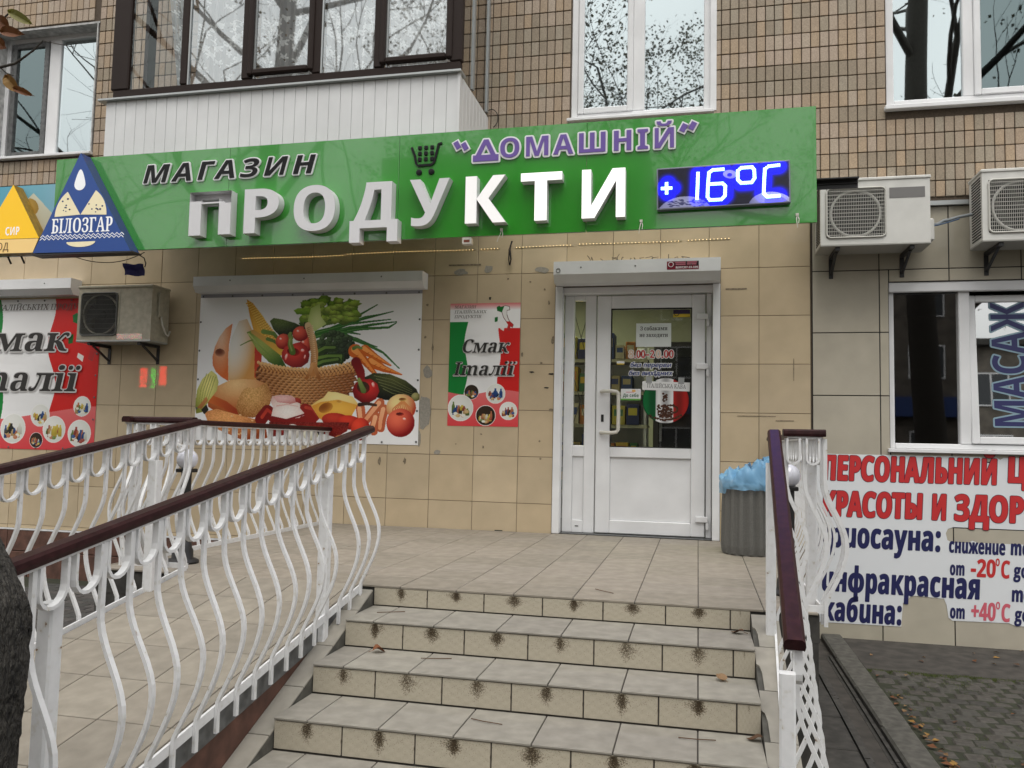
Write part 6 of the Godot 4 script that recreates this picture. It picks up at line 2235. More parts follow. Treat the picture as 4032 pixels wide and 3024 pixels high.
func flag_colors(im: Image, gx: Callable, rx: Callable, top: Callable, pink: Callable) -> void:
	for y in im.get_height():
		var v := float(y) / im.get_height()
		for x in im.get_width():
			var u := float(x) / im.get_width()
			var c := Color(0.92, 0.92, 0.92)
			if v > pink.call(u): c = Color(0.86, 0.42, 0.42).lerp(Color(0.84, 0.26, 0.28), clampf((v - 0.74) / 0.26, 0, 1))
			elif v > top.call(u):
				if u < gx.call(v): c = Color(0.04, 0.50, 0.20)
				elif u > rx.call(v): c = Color(0.80, 0.13, 0.12)
			im.set_pixel(x, y, c)

func bubble(im: Image, cx: float, cy: float, r: float, seedv: int, dark: bool) -> void: # round inset picture of groceries
	p_ell(im, cx, cy, r, r, 0, Color(0.95, 0.95, 0.94), Color(0.90, 0.90, 0.88))
	p_ell(im, cx, cy, r * 0.94, r * 0.94, 0, Color(0.20, 0.15, 0.10) if dark else Color(0.90, 0.90, 0.88), Color(0.14, 0.10, 0.07) if dark else Color(0.84, 0.85, 0.82))
	var cols := [Color(0.10, 0.25, 0.50), Color(0.80, 0.70, 0.25), Color(0.35, 0.45, 0.18), Color(0.55, 0.20, 0.15), Color(0.75, 0.62, 0.40), Color(0.12, 0.12, 0.10), Color(0.70, 0.40, 0.25), Color(0.85, 0.85, 0.80)]
	for k in 9:
		var w := r * (0.10 + 0.10 * hash2(k, seedv))
		var h := r * (0.22 + 0.38 * hash2(k, seedv + 1))
		var x := cx + r * 0.62 * (k / 4.0 - 1.0) * (0.9 if k < 9 else 0.0)
		if absf(x - cx) > r * 0.72: continue
		var y := cy + r * (0.05 + 0.4 * hash2(k, seedv + 2))
		var c: Color = cols[int(hash2(k, seedv + 3) * 7.99)]
		p_poly(im, [Vector2(x - w, y + h * 0.5), Vector2(x - w, y - h * 0.4), Vector2(x - w * 0.4, y - h * 0.7), Vector2(x - w * 0.4, y - h), Vector2(x + w * 0.4, y - h), Vector2(x + w * 0.4, y - h * 0.7), Vector2(x + w, y - h * 0.4), Vector2(x + w, y + h * 0.5)], c.lightened(0.1), c.darkened(0.2))
	for k in 6:
		var a := PI * (0.1 + 0.8 * hash2(k, seedv + 8))
		p_ell(im, cx + cos(a) * r * 0.55, cy + sin(a) * r * 0.62, r * 0.17, r * 0.13, 0, cols[int(hash2(k, seedv + 9) * 7.99)].lightened(0.2), cols[int(hash2(k, seedv + 9) * 7.99)])

func boot_map(im: Image, ox: float, oy: float, s: float) -> void: # outline map: green north, pale middle, red south
	var o := Vector2(ox, oy)
	var all := [Vector2(0, 8), Vector2(8, 4), Vector2(14, 8), Vector2(30, 3), Vector2(44, 6), Vector2(46, 18), Vector2(36, 20), Vector2(36, 34), Vector2(40, 46), Vector2(46, 58), Vector2(60, 70), Vector2(56, 80), Vector2(50, 74), Vector2(46, 90), Vector2(38, 86), Vector2(42, 70), Vector2(34, 58), Vector2(24, 44), Vector2(18, 26), Vector2(8, 22), Vector2(2, 20)]
	var f := func(pts: Array) -> Array:
		var r := []
		for p in pts: r.append(o + p * s)
		return r
	p_poly(im, f.call(all), Color(0.88, 0.88, 0.87), Color(0.88, 0.87, 0.86))
	var closed := all.duplicate()
	closed.append(all[0])
	p_line(im, f.call(closed), 1.6, 1.6, Color(0.42, 0.36, 0.34), Color(0.45, 0.3, 0.3))
	p_poly(im, f.call([all[0], all[1], all[2], Vector2(26, 4), Vector2(18, 26), all[19], all[20]]), Color(0.08, 0.40, 0.16), Color(0.08, 0.42, 0.18))
	p_poly(im, f.call([all[9], all[10], all[11], all[12], all[13], all[14], all[15], all[16]]), Color(0.74, 0.14, 0.14), Color(0.72, 0.16, 0.16))
	p_poly(im, f.call([Vector2(-6, 44), Vector2(4, 42), Vector2(3, 58), Vector2(-6, 60)]), Color(0.08, 0.42, 0.18), Color(0.08, 0.40, 0.16))
	p_poly(im, f.call([Vector2(16, 76), Vector2(28, 82), Vector2(26, 92), Vector2(14, 84)]), Color(0.92, 0.90, 0.88), Color(0.9, 0.88, 0.86))

func flag_print() -> Image:
	var im := canvas(240, 408, Color.WHITE)
	flag_colors(im, func(v): return 0.245 + 0.03 * sin(v * 13.0 + 0.6), func(v): return 0.715 + 0.022 * sin(v * 14.0 + 2.0),
		func(u): return 0.15 if u < 0.5 else 0.205, func(u): return 0.725 + 0.02 * sin(u * 6.0))
	for y in 22:
		for x in 240:
			im.set_pixel(x, y, im.get_pixel(x, y).lerp(Color(0.78, 0.36, 0.36), 0.85 * (1.0 - y / 22.0)))
	boot_map(im, 160, 6, 0.95)
	bubble(im, 80, 295, 25, 3, true)
	bubble(im, 162, 300, 33, 7, false)
	bubble(im, 44, 348, 44, 12, false)
	bubble(im, 130, 372, 34, 18, true)
	bubble(im, 206, 356, 30, 23, false)
	return im

func flag_print_large() -> Image: # 2.05 m wide, the frame shows its right half
	var W := 560
	var H := 410
	var im := canvas(W, H, Color.WHITE)
	flag_colors(im, func(v): return 0.43 + 0.03 * (v - 0.3) * 2.0 + 0.012 * sin(v * 12.0), func(v): return 0.715 + 0.045 * v + 0.022 * sin(v * 12.0 + 1.0),
		func(u): return -1.0, func(u): return 0.80 - 0.10 * clampf((u - 0.5) * 2.0, 0.0, 0.9))
	boot_map(im, 470, 34, 1.5)
	var px := func(x: float, y: float) -> Vector2: return Vector2((x + 6.30) / 2.048 * W, (2.108 - y) / 1.516 * H)
	for b in [[-5.208, 0.798, 0.15, 31, false], [-4.892, 0.935, 0.112, 35, false], [-4.721, 0.797, 0.132, 39, false], [-4.925, 0.686, 0.078, 43, true], [-4.428, 0.763, 0.133, 47, false], [-4.413, 1.029, 0.10, 51, false]]:
		var c: Vector2 = px.call(b[0], b[1])
		bubble(im, c.x, c.y, b[2] / 2.048 * W, b[3], b[4])
	return im

# ------------------------------------------------------------------ white clinic banner with red and navy lettering
func clinic_banner() -> void:
	var c := thing("clinic_banner", "white cut-out sheet with red and navy lettering on the clinic wall", "banner", Vector3(0, 0, 0.0015))
	var outline := PackedVector2Array([Vector2(2.418, 0.728), Vector2(3.62, 0.730), Vector2(3.645, 0.722), Vector2(3.66, 0.690), Vector2(3.69, 0.684), Vector2(3.70, 0.712), Vector2(3.735, 0.728), Vector2(3.765, 0.712), Vector2(3.785, 0.728), Vector2(4.9, 0.735), Vector2(4.9, 0.185), Vector2(3.43, 0.190), Vector2(3.39, 0.175), Vector2(3.375, 0.14), Vector2(3.385, 0.09), Vector2(3.42, 0.070), Vector2(3.53, 0.075), Vector2(3.56, 0.092), Vector2(3.60, 0.078), Vector2(4.9, 0.085), Vector2(4.9, -0.525), Vector2(3.84, -0.525), Vector2(3.80, -0.508), Vector2(3.41, -0.515), Vector2(3.385, -0.495), Vector2(3.372, -0.40), Vector2(3.355, -0.355), Vector2(3.15, -0.345), Vector2(3.11, -0.36), Vector2(3.095, -0.39), Vector2(3.065, -0.405), Vector2(3.05, -0.585), Vector2(2.418, -0.590)])
	# split into bands so that the long outline triangulates well
	var st := MB.new()
	var sc := PackedVector2Array()
	for p in outline: sc.append(p * 100.0)
	var sh := shapes_from([sc])
	for q in sh:
		for k in q.pts.size(): q.pts[k] = q.pts[k] * 0.01
		for r in q.rims.size():
			var arr: PackedVector2Array = q.rims[r].duplicate()
			for k in arr.size(): arr[k] = arr[k] * 0.01
			q.rims[r] = arr
	st.plate(sh, 0.0, 0.0016)
	obj(st, "sheet", mat("banner_white", Color(0.70, 0.72, 0.74), 0.4), c)
	var red := mat("banner_red", Color(0.52, 0.028, 0.030), 0.45)
	var pink := mat("banner_pink", Color(0.58, 0.11, 0.15), 0.45)
	var navy := mat("banner_navy", Color(0.014, 0.016, 0.085), 0.45)
	var dk := mat("banner_rim", Color(0.02, 0.012, 0.04), 0.45)
	var z := 0.0022
	for q in [["ПЕРСОНАЛЬНИЙ", 2.478, 1.262, 0.525, 0.188], ["ЦЕНТР", 3.80, 0.62, 0.545, 0.188], ["КРАСОТЫ", 2.475, 0.738, 0.243, 0.190], ["И", 3.270, 0.112, 0.243, 0.190], ["ЗДОРОВЬЯ", 3.432, 0.95, 0.243, 0.192]]:
		lettering(q[0], "sans_bold", q[4], Vector3(q[1], q[3], z), dk, c, {"fit": q[2], "slant": 0.05, "grow": 0.0105, "name": "lettering_rim"})
		lettering(q[0], "sans_bold", q[4], Vector3(q[1], q[3], z + 0.0012), red, c, {"fit": q[2], "slant": 0.05, "grow": 0.0065})
	# lower-case words: their cursive letter forms
	for q in [["kpuocayнa:", 2.435, 0.902, 0.002, 0.190, navy], ["cнuжeнue", 3.392, 0.392, -0.003, 0.108, navy], ["meмnepamypы", 3.815, 0.66, 0.0, 0.108, navy], ["om", 3.396, 0.106, -0.172, 0.098, navy], ["gо", 3.836, 0.10, -0.166, 0.098, navy], ["uнфpaкpacнaя", 2.465, 1.142, -0.343, 0.190, navy], ["кaбuнa:", 2.475, 0.578, -0.571, 0.178, navy], ["meмnepamypa", 3.815, 0.66, -0.345, 0.108, navy], ["om", 3.392, 0.106, -0.496, 0.098, navy], ["gо", 3.836, 0.10, -0.490, 0.098, navy]]:
		lettering(q[0], "sans_bold", q[4], Vector3(q[1], q[3], z + 0.0003), q[5], c, {"fit": q[2], "slant": 0.05, "grow": 0.024 * q[4]})
	for q in [["-20", 3.540, 0.175, -0.176, red], ["+40", 3.536, 0.172, -0.498, pink]]:
		lettering(q[0], "sans_bold", 0.130, Vector3(q[1], q[3], z + 0.0003), q[4], c, {"fit": q[2], "slant": 0.05, "grow": 0.002})
		lettering("o", "sans_bold", 0.072, Vector3(q[1] + 0.172, q[3] + 0.088, z + 0.0003), q[4], c, {"fit": 0.034, "slant": 0.05})
		lettering("С", "sans_bold", 0.130, Vector3(q[1] + 0.205, q[3], z + 0.0003), q[4], c, {"fit": 0.066, "slant": 0.05, "grow": 0.002})

# ------------------------------------------------------------------ notices on the shop door
func door_stickers() -> void:
	var z := -0.1335
	var paper := mat("paper", Color(0.66, 0.70, 0.68), 0.6)
	var n := thing("paper_notice", "pale paper notice with two lines of print taped to the door glass", "notice", Vector3(0.993, 1.608, z))
	boxpart("sheet", Vector3(0, 0, 0), Vector3(0.297, 0.203, 0.001), paper, n)
	var ink := mat("ink", Color.BLACK)
	lettering("З собаками", "serif_bold", 0.034, Vector3(0.034, 0.142, 0.0012), ink, n, {"fit": 0.232})
	lettering("не заходити", "serif_bold", 0.034, Vector3(0.028, 0.085, 0.0012), ink, n, {"fit": 0.242})
	var h := thing("hours_lettering", "red and blue opening hours lettering with pale rims on the door glass", "lettering", Vector3(0, 0, z))
	var rimw := mat("film_white", Color(0.66, 0.66, 0.66), 0.5)
	var redf := mat("film_red", Color(0.45, 0.03, 0.025), 0.5)
	var bluef := mat("film_blue", Color(0.035, 0.055, 0.20), 0.5)
	var peach := mat("film_peach", Color(0.62, 0.44, 0.33), 0.5)
	for p in 2:
		var o := {"grow": 0.006, "name": "lettering_rim"} if p == 0 else {}
		lettering(".00–2", "sans_bold", 0.066, Vector3(0.975, 1.512, p * 0.0012), rimw if p == 0 else redf, h, o.merged({"fit": 0.175}))
		lettering(".00", "sans_bold", 0.066, Vector3(1.206, 1.512, p * 0.0012), rimw if p == 0 else redf, h, o.merged({"fit": 0.108}))
		lettering("без перерви", "sans_bold", 0.040, Vector3(0.942, 1.432, p * 0.0012), rimw if p == 0 else bluef, h, o.merged({"fit": 0.35, "slant": 0.22, "grow": 0.005 if p == 0 else 0.0}))
		lettering("без вихідних", "sans_bold", 0.040, Vector3(0.930, 1.362, p * 0.0012), rimw if p == 0 else bluef, h, o.merged({"fit": 0.37, "slant": 0.22, "grow": 0.005 if p == 0 else 0.0}))
		lettering("8", "sans_bold", 0.066, Vector3(0.930, 1.512, p * 0.0012), rimw if p == 0 else peach, h, o.merged({"fit": 0.046}))
		lettering("0", "sans_bold", 0.066, Vector3(1.160, 1.512, p * 0.0012), rimw if p == 0 else peach, h, o.merged({"fit": 0.046}))
	# coffee sticker: round, three-coloured, with a cup of beans
	var cf := thing("coffee_sticker", "round green, white and red sticker with a cup of coffee beans", "sticker", Vector3(1.247, 1.148, z - 0.0008))
	var im := canvas(200, 200, Color(0, 0, 0, 0))
	for y in 200:
		for x in 200:
			var d := Vector2(x - 100, y - 100).length()
			if d > 98: continue
			var c := Color(0.03, 0.40, 0.20) if x < 58 else (Color(0.86, 0.86, 0.86) if x < 133 else Color(0.66, 0.12, 0.10))
			var f := 0.86 + 0.14 * sin(x * 0.11)
			im.set_pixel(x, y, Color(c.r * f, c.g * f, c.b * f, 1.0))
	for k in 190:
		var u := hash2(k, 81)
		var v := hash2(k, 82)
		var p := Vector2(62 + 72 * u + (v * 8) * (1 - 2 * u), 118 + 56 * v)
		if k > 130: p = Vector2(28 + 140 * u, 160 + 22 * sin(u * PI) + 5 * v)
		if k > 172: p = Vector2(97 + 8 * sin(k * 0.9), 68 + 36 * v)
		p_ell(im, p.x, p.y, 5, 3.4, 3.0 * v, Color(0.34, 0.20, 0.12), Color(0.12, 0.06, 0.04))
	for k in 12:
		var a := -PI / 2 + PI * k / 11.0
		p_ell(im, 134 + 16 * cos(a), 138 + 14 * sin(a), 4.5, 3.2, a, Color(0.34, 0.20, 0.12), Color(0.12, 0.06, 0.04))
	var disc := MB.new()
	for k in 40:
		var a := TAU * k / 40.0
		var b := TAU * (k + 1) / 40.0
		disc.tri(Vector3.ZERO, Vector3(cos(a), sin(a), 0) * 0.196, Vector3(cos(b), sin(b), 0) * 0.196, Vector3(0, 0, 1), Vector2(0.5, 0.5), Vector2(0.5 + cos(a) * 0.5, 0.5 - sin(a) * 0.5), Vector2(0.5 + cos(b) * 0.5, 0.5 - sin(b) * 0.5))
	obj(disc, "print", print_mat("coffee_print", im, 0.4, 0.4), cf)
	var ks := thing("coffee_label", "white strip with coffee lettering across the round sticker", "label", Vector3(1.050, 1.268, z + 0.001))
	ks.rotation.z = -0.03
	boxpart("strip", Vector3(0, -0.03, 0), Vector3(0.398, 0.045, 0.001), mat("paper_white", Color(0.72, 0.72, 0.72), 0.6), ks)
	lettering("ІТАЛІЙСЬКА КАВА", "serif", 0.034, Vector3(0.040, -0.008, 0.0012), ink, ks, {"fit": 0.325})
	for x in [0.03, 0.30]:
		boxpart("tape", Vector3(x, 0.03, 0.0005), Vector3(x + 0.05, 0.085, 0.0014), mat("tape", Color(0.30, 0.31, 0.31), 0.3), ks)
	var db := thing("pull_sticker", "small white sticker with green foot reading pull, beside the door handle", "sticker", Vector3(0.868, 1.147, z))
	boxpart("film", Vector3(0, 0.014, 0), Vector3(0.170, 0.098, 0.001), mat("paper_white", Color.WHITE), db)
	boxpart("green_foot", Vector3(0, 0, 0), Vector3(0.170, 0.014, 0.001), mat("film_green", Color(0.12, 0.36, 0.06), 0.5), db)
	lettering("До себе", "sans_bold", 0.029, Vector3(0.018, 0.028, 0.0012), mat("film_dgreen", Color(0.02, 0.12, 0.06), 0.5), db, {"fit": 0.136})
	boxpart("orange_mark", Vector3(0.095, 0.072, 0.001), Vector3(0.125, 0.090, 0.0016), mat("film_orange", Color(0.75, 0.40, 0.10), 0.5), db)
	boxpart("pink_mark", Vector3(0.045, 0.066, 0.001), Vector3(0.112, 0.073, 0.0016), mat("film_rose", Color(0.60, 0.30, 0.36), 0.5), db)
	var fl := thing("flag_sticker", "dark blue and yellow sticker with a ring in the glass corner", "sticker", Vector3(1.306, 1.861, z))
	boxpart("upper_half", Vector3(0, 0.028, 0), Vector3(0.140, 0.064, 0.001), mat("film_wine", Color(0.03, 0.012, 0.06), 0.5), fl)
	boxpart("lower_half", Vector3(0, 0, 0), Vector3(0.140, 0.028, 0.001), mat("film_yellow", Color(0.62, 0.44, 0.03), 0.5), fl)
	var ring := MB.new()
	var rp := []
	for k in 17: rp.append(Vector3(0.028 + cos(TAU * k / 16) * 0.019, 0.030 + sin(TAU * k / 16) * 0.019, 0.0015))
	ring.tube(rp, 0.003, 5)
	obj(ring, "ring", mats["dark_metal"], fl)
	var tn := thing("price_sticker", "tiny white and yellow sticker left of the opening hours", "sticker", Vector3(0.830, 1.455, z))
	boxpart("white_half", Vector3(0, 0.010, 0), Vector3(0.065, 0.030, 0.001), mat("paper_white", Color.WHITE), tn)
	boxpart("yellow_half", Vector3(0, 0, 0), Vector3(0.065, 0.010, 0.001), mat("film_yellow", Color.WHITE), tn)

# ------------------------------------------------------------------ what shows through the door glass
func shop_inside() -> void:
	var r := thing("shop_room", "dim shop interior with pale ceiling seen through the door glass", "room")
	boxpart("back_wall", Vector3(-1.2, 0.0, -3.3), Vector3(2.35, 2.74, -3.2), mat("shop_wall", Color(0.32, 0.32, 0.26), 0.8), r)
	boxpart("side_wall", Vector3(-1.3, 0.0, -3.2), Vector3(-1.2, 2.74, -0.345), mat("shop_wall", Color.WHITE), r)
	boxpart("ceiling", Vector3(-1.2, 2.60, -3.2), Vector3(2.35, 2.62, -0.345), mat("shop_ceiling", Color(0.50, 0.50, 0.42), 0.8), r)
	boxpart("floor", Vector3(-1.2, 0.0, -3.2), Vector3(2.35, 0.004, -0.345), mats["floor_joint"], r)
	# ceiling lamp panel
	var lp := thing("ceiling_lamp", "glowing square ceiling lamp inside the shop", "lamp", Vector3(-0.1, 2.585, -1.3))
	boxpart("diffuser", Vector3(-0.28, 0, -0.28), Vector3(0.28, 0.012, 0.28), mat("lamp_face", Color(0.9, 0.9, 0.85), 0.5, {"glow": Color(1.0, 0.98, 0.86), "power": 2.5}), lp)
	var al := AreaLight3D.new()
	al.name = "lamp_glow"
	al.area_size = Vector2(0.54, 0.54)
	al.light_color = Color(0.97, 1.0, 0.80)
	al.light_energy = 2.6
	al.shadow_enabled = true
	al.rotation.x = -PI / 2
	al.position = Vector3(0, -0.02, 0)
	lp.add_child(al)
	# rack of groceries left of the door, dark cooler at the right
	var rack := thing("shop_rack", "white metal shelf rack with packed groceries behind the door", "rack", Vector3(0.02, 0.0, -1.25))
	for y in [0.30, 0.62, 0.94, 1.26, 1.58]:
		boxpart("price_strip", Vector3(0.0, y - 0.012, 0.2005), Vector3(1.02, y + 0.022, 0.206), mat("price_strip", Color(0.62, 0.60, 0.45), 0.5), rack)
		boxpart("shelf", Vector3(0.0, y, -0.20), Vector3(1.02, y + 0.018, 0.20), mats["steel_grey"], rack)
	for x in [0.0, 0.985]:
		boxpart("upright", Vector3(x, 0.004, -0.20), Vector3(x + 0.025, 1.75, -0.16), mats["pvc"], rack)
		boxpart("upright", Vector3(x, 0.004, 0.175), Vector3(x + 0.025, 1.75, 0.20), mats["pvc"], rack)
	boxpart("back", Vector3(0.025, 0.004, -0.21), Vector3(0.985, 1.75, -0.201), mats["pvc"], rack)
	var cols := [Color(0.55, 0.36, 0.03), Color(0.02, 0.05, 0.18), Color(0.50, 0.42, 0.05), Color(0.45, 0.16, 0.03), Color(0.40, 0.32, 0.16), Color(0.05, 0.16, 0.06), Color(0.55, 0.50, 0.35), Color(0.02, 0.03, 0.12)]
	var names := ["yellow", "navy", "lemon yellow", "orange", "tan", "green", "cream", "dark blue"]
	var rows := ["lowest", "second lowest", "middle", "second highest", "highest"]
	for s in 5:
		var y: float = [0.30, 0.62, 0.94, 1.26, 1.58][s] + 0.0185
		var x := 0.05
		var k := s * 3
		while x < 0.86:
			var w := 0.065 + 0.06 * hash2(k, s + 5)
			var h := 0.13 + 0.13 * hash2(k, s + 9)
			var ci := (k * 5 + s * 3) % 8
			var b := thing("grocery_box", "%s grocery box on the %s shelf of the rack behind the door" % [names[ci], rows[s]], "box", Vector3(0.02 + x, y, -1.10), "grocery boxes on the shop rack")
			boxpart("carton", Vector3(0, 0, -0.14), Vector3(w, h, 0.10), mat("carton_%d" % ci, cols[ci], 0.5), b, 0.003)
			boxpart("label", Vector3(w * 0.15, h * 0.45, 0.1003), Vector3(w * 0.85, h * 0.8, 0.1012), mat("carton_label_%d" % ((ci + 3) % 8), cols[(ci + 3) % 8] * 1.2, 0.5), b)
			x += w + 0.015
			k += 1
	var cool := thing("drink_cooler", "tall dark cooler standing in the shop behind the round sticker", "cooler", Vector3(1.10, 0.004, -0.95))
	boxpart("cabinet", Vector3(0, 0, -0.6), Vector3(0.80, 1.75, 0.0), mat("cooler_body", Color(0.022, 0.021, 0.02), 0.5), cool, 0.01)
	boxpart("door_glass", Vector3(0.05, 0.25, 0.0005), Vector3(0.75, 1.60, 0.012), mat("cooler_glass", Color(0.02, 0.02, 0.022), 0.15), cool)
	boxpart("handle", Vector3(0.06, 0.8, 0.013), Vector3(0.085, 1.3, 0.04), mats["steel_grey"], cool)
	var gr := thing("folding_grille", "dark folding lattice grille behind the narrow side pane", "grille", Vector3(0.44, 0.0, -0.215))
	for k in 3:
		for s in [-1.0, 1.0]:
			var st := MB.new()
			var y0 := 0.30 + k * 0.56
			st.bar(Vector3(0.065 - s * 0.08, y0, 0.003 * s), Vector3(0.065 + s * 0.08, y0 + 0.56, 0.003 * s), 0.004, 0.016, Vector3(0, 0, 1))
			obj(st, "lattice_bar", mats["dark_metal"], gr)
	boxpart("rail", Vector3(-0.06, 0.0, -0.006), Vector3(0.19, 0.02, 0.006), mats["dark_metal"], gr)
	boxpart("rail", Vector3(-0.06, 2.02, -0.006), Vector3(0.19, 2.04, 0.006), mats["dark_metal"], gr)

# ------------------------------------------------------------------ litter bin, bag, garden lamps
func bins_and_lamps() -> void:
	var b := thing("litter_bin", "ribbed grey concrete litter bin lined with a blue bag beside the door", "bin", Vector3(1.885, 0.0, 0.715))
	var st := MB.new()
	var ribs := 18
	var seg := ribs * 6
	var prof := [Vector2(0.185, 0.0), Vector2(0.197, 0.012), Vector2(0.203, 0.06), Vector2(0.201, 0.20), Vector2(0.197, 0.38), Vector2(0.191, 0.485), Vector2(0.186, 0.50)]
	var rad := func(k: int, i: int) -> Vector3:
		var a := TAU * i / seg
		var ph := (i % 6)
		var dip := 0.018 if ph == 0 else (0.012 if ph == 1 or ph == 5 else 0.0)
		if k == 0 or k == prof.size() - 1: dip *= 0.3
		var r: float = prof[k].x - dip
		return Vector3(cos(a) * r, prof[k].y, sin(a) * r)
	for k in prof.size() - 1:
		for i in seg:
			var P := [rad.call(k, i), rad.call(k + 1, i), rad.call(k + 1, i + 1), rad.call(k, i + 1)]
			st.quad(P[0], P[1], P[2], P[3], Vector3(P[0].x, 0, P[0].z))
	obj(st, "drum", mat("pebble_concrete", Color(0.15, 0.147, 0.135), 0.9, {"tex": noise_tex["fine"], "scale": 5.0}), b)
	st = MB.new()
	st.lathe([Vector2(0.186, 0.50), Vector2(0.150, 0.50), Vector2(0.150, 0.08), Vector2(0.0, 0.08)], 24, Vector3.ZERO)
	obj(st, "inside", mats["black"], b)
	# the bag: a crumpled film folded over the rim and bunched up on top
	var bag := thing("waste_bag", "crumpled light blue plastic bag over the litter bin's rim", "bag", Vector3(1.885, 0.50, 0.715))
	var fn := FastNoiseLite.new()
	fn.frequency = 1.0
	fn.seed = 3
	st = MB.new()
	var N := 64
	var M := 16
	var pt := func(i: int, j: int) -> Vector3:
		var a := TAU * i / N
		var t := float(j) / M
		var dirx := cos(a)
		var dirz := sin(a)
		var wob := fn.get_noise_3d(dirx * 2.2, dirz * 2.2, t * 3.0)
		var wob2 := (0.25 - 0.9 * absf(fn.get_noise_3d(dirx * 4.5 + 9.0, dirz * 4.5, t * 3.5))) + 0.22 * fn.get_noise_3d(dirx * 13.0 + 9.0, dirz * 13.0, t * 14.0)
		var r: float
		var y: float
		if t < 0.28: # skirt outside the rim
			r = 0.214 + 0.018 * wob + 0.012 * wob2
			y = -0.035 + t / 0.28 * 0.06 - 0.03 * maxf(0.0, wob) - (0.035 if dirx < -0.8 else 0.0) * (1.0 - t / 0.28)
		elif t < 0.62: # billowing hump
			var s := (t - 0.28) / 0.34
			r = lerpf(0.214, 0.10, s * s) + 0.018 * wob2 + 0.030 * wob
			y = 0.025 + (0.10 + 0.11 * wob + 0.07 * dirx) * sin(s * PI * 0.5) + 0.018 * wob2
		else: # falls back inside
			var s := (t - 0.62) / 0.38
			r = lerpf(0.10, 0.12, s) + 0.018 * wob2
			y = 0.135 + 0.075 * wob + 0.05 * dirx - 0.22 * s * s
		return Vector3(dirx * r, y, dirz * r)
	for i in N:
		for j in M:
			var P := [pt.call(i, j), pt.call(i, j + 1), pt.call((i + 1) % N, j + 1), pt.call((i + 1) % N, j)]
			var Q := []
			for e in [[i, j], [i, j + 1], [i + 1, j + 1], [i + 1, j]]:
				var ii: int = e[0] % N
				var du: Vector3 = pt.call((ii + 1) % N, e[1]) - pt.call((ii + N - 1) % N, e[1])
				var dv: Vector3 = pt.call(ii, mini(e[1] + 1, M)) - pt.call(ii, maxi(e[1] - 1, 0))
				Q.append(dv.cross(du).normalized())
			st.stri([P[0], P[1], P[2]], [Q[0], Q[1], Q[2]])
			st.stri([P[0], P[2], P[3]], [Q[0], Q[2], Q[3]])
	var film := mat("blue_film", Color(0.24, 0.50, 0.74, 0.62), 0.30, {"alpha": true, "back": Color(0.4, 0.5, 0.6), "tex": white_dot()})
	obj(st, "film", film, bag)

	var g := "low globe lamps on the landing"
	for q in [["low black lamp post with a white globe behind the left railing corner", Vector3(-1.49, 0.0, 2.52)], ["low black lamp post with a white globe beside the litter bin", Vector3(1.985, 0.0, 2.36)]]:
		var l := thing("globe_lamp", q[0], "lamp", q[1], g)
		st = MB.new()
		st.lathe([Vector2(0.0, 0.0), Vector2(0.095, 0.0), Vector2(0.095, 0.016), Vector2(0.078, 0.026), Vector2(0.062, 0.03), Vector2(0.060, 0.075), Vector2(0.052, 0.09), Vector2(0.050, 0.115), Vector2(0.036, 0.135), Vector2(0.0, 0.135)], 20, Vector3.ZERO)
		obj(st, "foot", mats["dark_metal"], l)
		st = MB.new()
		st.tube([Vector3(0, 0.13, 0), Vector3(0, 0.545, 0)], 0.030, 14)
		obj(st, "pole", mats["black"], l)
		boxpart("collar", Vector3(-0.046, 0.54, -0.046), Vector3(0.046, 0.562, 0.046), mats["black"], l, 0.004)
		st = MB.new()
		var pr := []
		for k in 17:
			var a := -PI / 2 + PI * k / 16.0
			pr.append(Vector2(0.062 * cos(a) + 0.0001, 0.618 + 0.062 * sin(a)))
		st.lathe(pr, 24, Vector3.ZERO)
		obj(st, "globe", mat("globe_white", Color(0.66, 0.67, 0.74), 0.12, {"coat": 0.4}), l)

# ------------------------------------------------------------------ small things: rag, wires, ties, leaves
func leaf_mesh(k: int) -> ArrayMesh: # one curled dry leaf, about 9 cm
	var st := MB.new()
	var L := 0.085
	var W := 0.030 + 0.012 * hash2(k, 2)
	var n := 6
	for i in n:
		var t0 := float(i) / n
		var t1 := float(i + 1) / n
		for s in [-1.0, 1.0]:
			var p := []
			for q in [[t0, 0.0], [t1, 0.0], [t1, 1.0], [t0, 1.0]]:
				var w: float = W * sin(PI * pow(q[0], 0.8)) * q[1] * s
				p.append(Vector3(q[0] * L - L / 2, 0.006 + 0.010 * q[1] * (0.6 + hash2(k, 5)) * sin(PI * q[0]) + 0.008 * sin(q[0] * 5.0 + k), w))
			st.quad(p[0], p[1], p[2], p[3], Vector3.UP)
	st.bar(Vector3(-L / 2 - 0.025, 0.004, 0.004), Vector3(-L / 2, 0.008, 0.0), 0.0018, 0.0018)
	return st.mesh()

